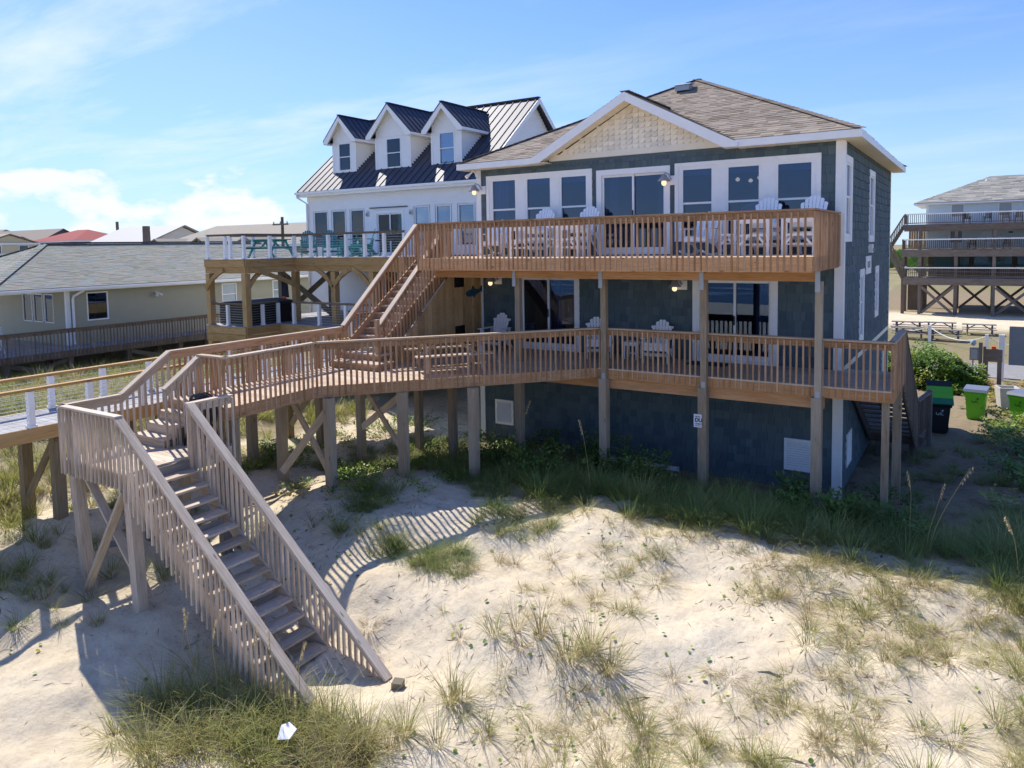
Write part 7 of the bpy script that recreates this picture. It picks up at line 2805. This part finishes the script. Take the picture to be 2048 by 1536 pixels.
# sea oats: tall stalks with drooping seed heads
oats = [(-6.85, -3.35, 1.75, .18, 'tall sea oat stalk with a bent seed head before the left basement vent'), (-4.35, -4.35, 1.7, -.12, 'tall pale sea oat stalk in front of the basement wall'),
        (1.75, -3.6, 1.5, -.05, 'upright sea oat stalk just right of the corner deck post'), (2.05, -4.1, 1.7, .35, 'leaning sea oat stalk in the shade right of the house'), (2.02, -4.0, 1.35, .18, 'shorter sea oat stalk beside the leaning one'),
        (-6.35, -12.3, 1.35, .05, 'sea oat stalk in front of the stair foot'), (-6.75, -12.35, 1.45, -.05, 'sea oat stalk rising over the left grass clump'), (-5.65, -12.2, 1.5, .08, 'sea oat stalk crossing the lowest stair treads'),
        (-5.35, -12.0, 1.35, -.08, 'sea oat stalk crossing the lower railing'), (-7.15, -12.3, 1.3, .1, 'sea oat stalk in the stair shadow'), (-5.05, -11.95, 1.3, .15, 'sea oat stalk at the right of the stair clump'),
        (3.35, -5.0, 1.2, -.2, 'sea oat stalk in the grass at the right picture edge'), (-10.6, -3.9, 1.5, -.1, 'pale plume stalk between the deck pilings'), (-8.9, -4.9, 1.3, .1, 'thin oat stalk under the angled deck edge')]
for (x, y, h_, ln, lab) in oats:
    z = tz(x, y)
    t = thing('sea_oat', lab, 'sea oat', (x, y, z), random.random() * .6, 'sea oat stalks on the dune')
    par = Par(t)
    pts = [V(ln * h_ * (k / 6) ** 1.6, .04 * math.sin(k), h_ * k / 6 - .02) for k in range(7)]
    mb = MB()
    mb.tube(pts, [.006, .006, .005, .005, .004, .004, .003], 'oat_head', 5)
    mb.build('stalk', par)
    mb = MB()
    sg_ = 1 if ln >= 0 else -1
    for k in range(22):
        u = k / 22
        c = pts[5].lerp(pts[6], u * 1.2) + V(sg_ * .02 * u, 0, 0)
        a = k * 2.4
        d = V(math.cos(a) * .02 + sg_ * .02, math.sin(a) * .02, -.045 - .02 * random.random())
        sd = V(-math.sin(a), math.cos(a), 0) * .009
        mb.add([c, c + d * .5 + sd, c + d, c + d * .5 - sd], [(0, 1, 2, 3)], 'oat_head', [(1, .5, 0)] * 4)
    mb.build('seed_head', par)
    mb = MB()
    for k in range(4):
        a = random.random() * 6.3
        L_ = h_ * random.uniform(.35, .55)
        for s in range(3):
            pa = V(math.cos(a), math.sin(a), 0) * (L_ * .35 * (s / 3) ** 1.5) + V(0, 0, L_ * (s / 3) * (1 - .12 * s))
            pb = V(math.cos(a), math.sin(a), 0) * (L_ * .35 * ((s + 1) / 3) ** 1.5) + V(0, 0, L_ * ((s + 1) / 3) * (1 - .12 * (s + 1)))
            wv = V(-math.sin(a), math.cos(a), 0) * .005
            mb.add([pa - wv, pa + wv, pb + wv * .6, pb - wv * .6], [(0, 1, 2, 3)], 'grass_green', [(s / 3, .5, 0)] * 2 + [((s + 1) / 3, .5, 0)] * 2)
    mb.build('leaf', par)

# flat round-leaved creepers and dead litter on the sand
def flat_bits(name, n, area, szr, mat, label, cat, dens=None, roundleaf=False, elong=1.0, lift=.004):
    pts = rp(*area, n, dens)
    P = np.array(pts)
    zz = tzs(P[:, 0], P[:, 1])
    e = .06
    gxx = (tzs(P[:, 0] + e, P[:, 1]) - tzs(P[:, 0] - e, P[:, 1])) / (2 * e)
    gyy = (tzs(P[:, 0], P[:, 1] + e) - tzs(P[:, 0], P[:, 1] - e)) / (2 * e)
    nv = 8 if roundleaf else 4
    V_, G_, R_ = [], [], []
    for (p, z, ax_, ay_) in zip(P, zz, gxx, gyy):
        s = random.uniform(*szr)
        rot = random.random() * 2 * PI
        tx, ty = random.uniform(-.35, .35), random.uniform(-.35, .35)
        hz = .03 * random.random() if roundleaf else lift
        r = random.random()
        for k in range(nv):
            a = 2 * PI * k / nv
            lx, ly = math.cos(a) * s, math.sin(a) * s / elong
            x = lx * math.cos(rot) - ly * math.sin(rot)
            y = lx * math.sin(rot) + ly * math.cos(rot)
            V_.append((p[0] + x, p[1] + y, z + hz + s * .5 + x * (ax_ + tx) + y * (ay_ + ty)) if roundleaf else (p[0] + x, p[1] + y, z + hz + x * ax_ + y * ay_ + abs(lx) * .15 * random.random()))
            G_.append((1, r, 0)); R_.append(r)
    nf = len(P)
    me = npmesh(name, np.array(V_), np.arange(nf * nv), nv, np.array(G_), np.array(R_), mat)
    tag(link(name, me, None), label, cat, None, 'stuff')


flat_bits('pennywort_leaves', 230, (-10.5, 3.5, -13.5, -6.0), (.018, .034), 'leaf_green', 'small round green creeper leaves dotted over the open sand', 'ground cover', lambda x, y: nz1(x, y, 1.2, 61) > .5, True)
flat_bits('sand_litter', 3600, (-12.5, 4.5, -14.0, -4.6), (.015, .10), 'leaf_litter', 'dead grass bits and dark litter lying on the sand', 'litter', lambda x, y: .25 + .75 * (nz1(x, y, .9, 71) > .45), False, 13.0)
flat_bits('shade_litter', 3200, (-13.5, 6.0, -4.8, 9.0), (.02, .10), 'leaf_litter', 'dry brown litter on the shaded ground around the house', 'litter', lambda x, y: 0.0 if (-10.3 < x < 0 and y > 0) else 1.0, False, 4.0)

# low far woods along the horizon
fv, fq, fg, fr = [], [], [], []
for i in range(5200):
    t = random.random()
    if random.random() < .5:
        x, y = random.uniform(-60, 160), random.uniform(150, 210)
    else:
        x, y = random.uniform(-330, -60), random.uniform(90, 210)
    h_ = 2.2 + 2.2 * nz1(x, y, .03, 3)
    z = -4 + random.random() ** .7 * h_
    s_ = random.uniform(.8, 2.0)
    a = random.random() * 6.3
    d, u = np.array([math.cos(a), math.sin(a), 0]) * s_, np.array([.2, .2, 1]) * s_ * .7
    p = np.array([x, y, z])
    fv += [p - d, p - u, p + d, p + u]
    fq += [len(fv) - 4, len(fv) - 3, len(fv) - 2, len(fv) - 1]
    fg += [(1, random.random(), 0)] * 4
    fr += [random.random() * .5] * 4
tag(link('far_woods', npmesh('far_woods', np.array(fv), np.array(fq), 4, np.array(fg), np.array(fr), 'leaf_weed'), None), 'low dark green woods along the far horizon', 'woods', None, 'stuff')
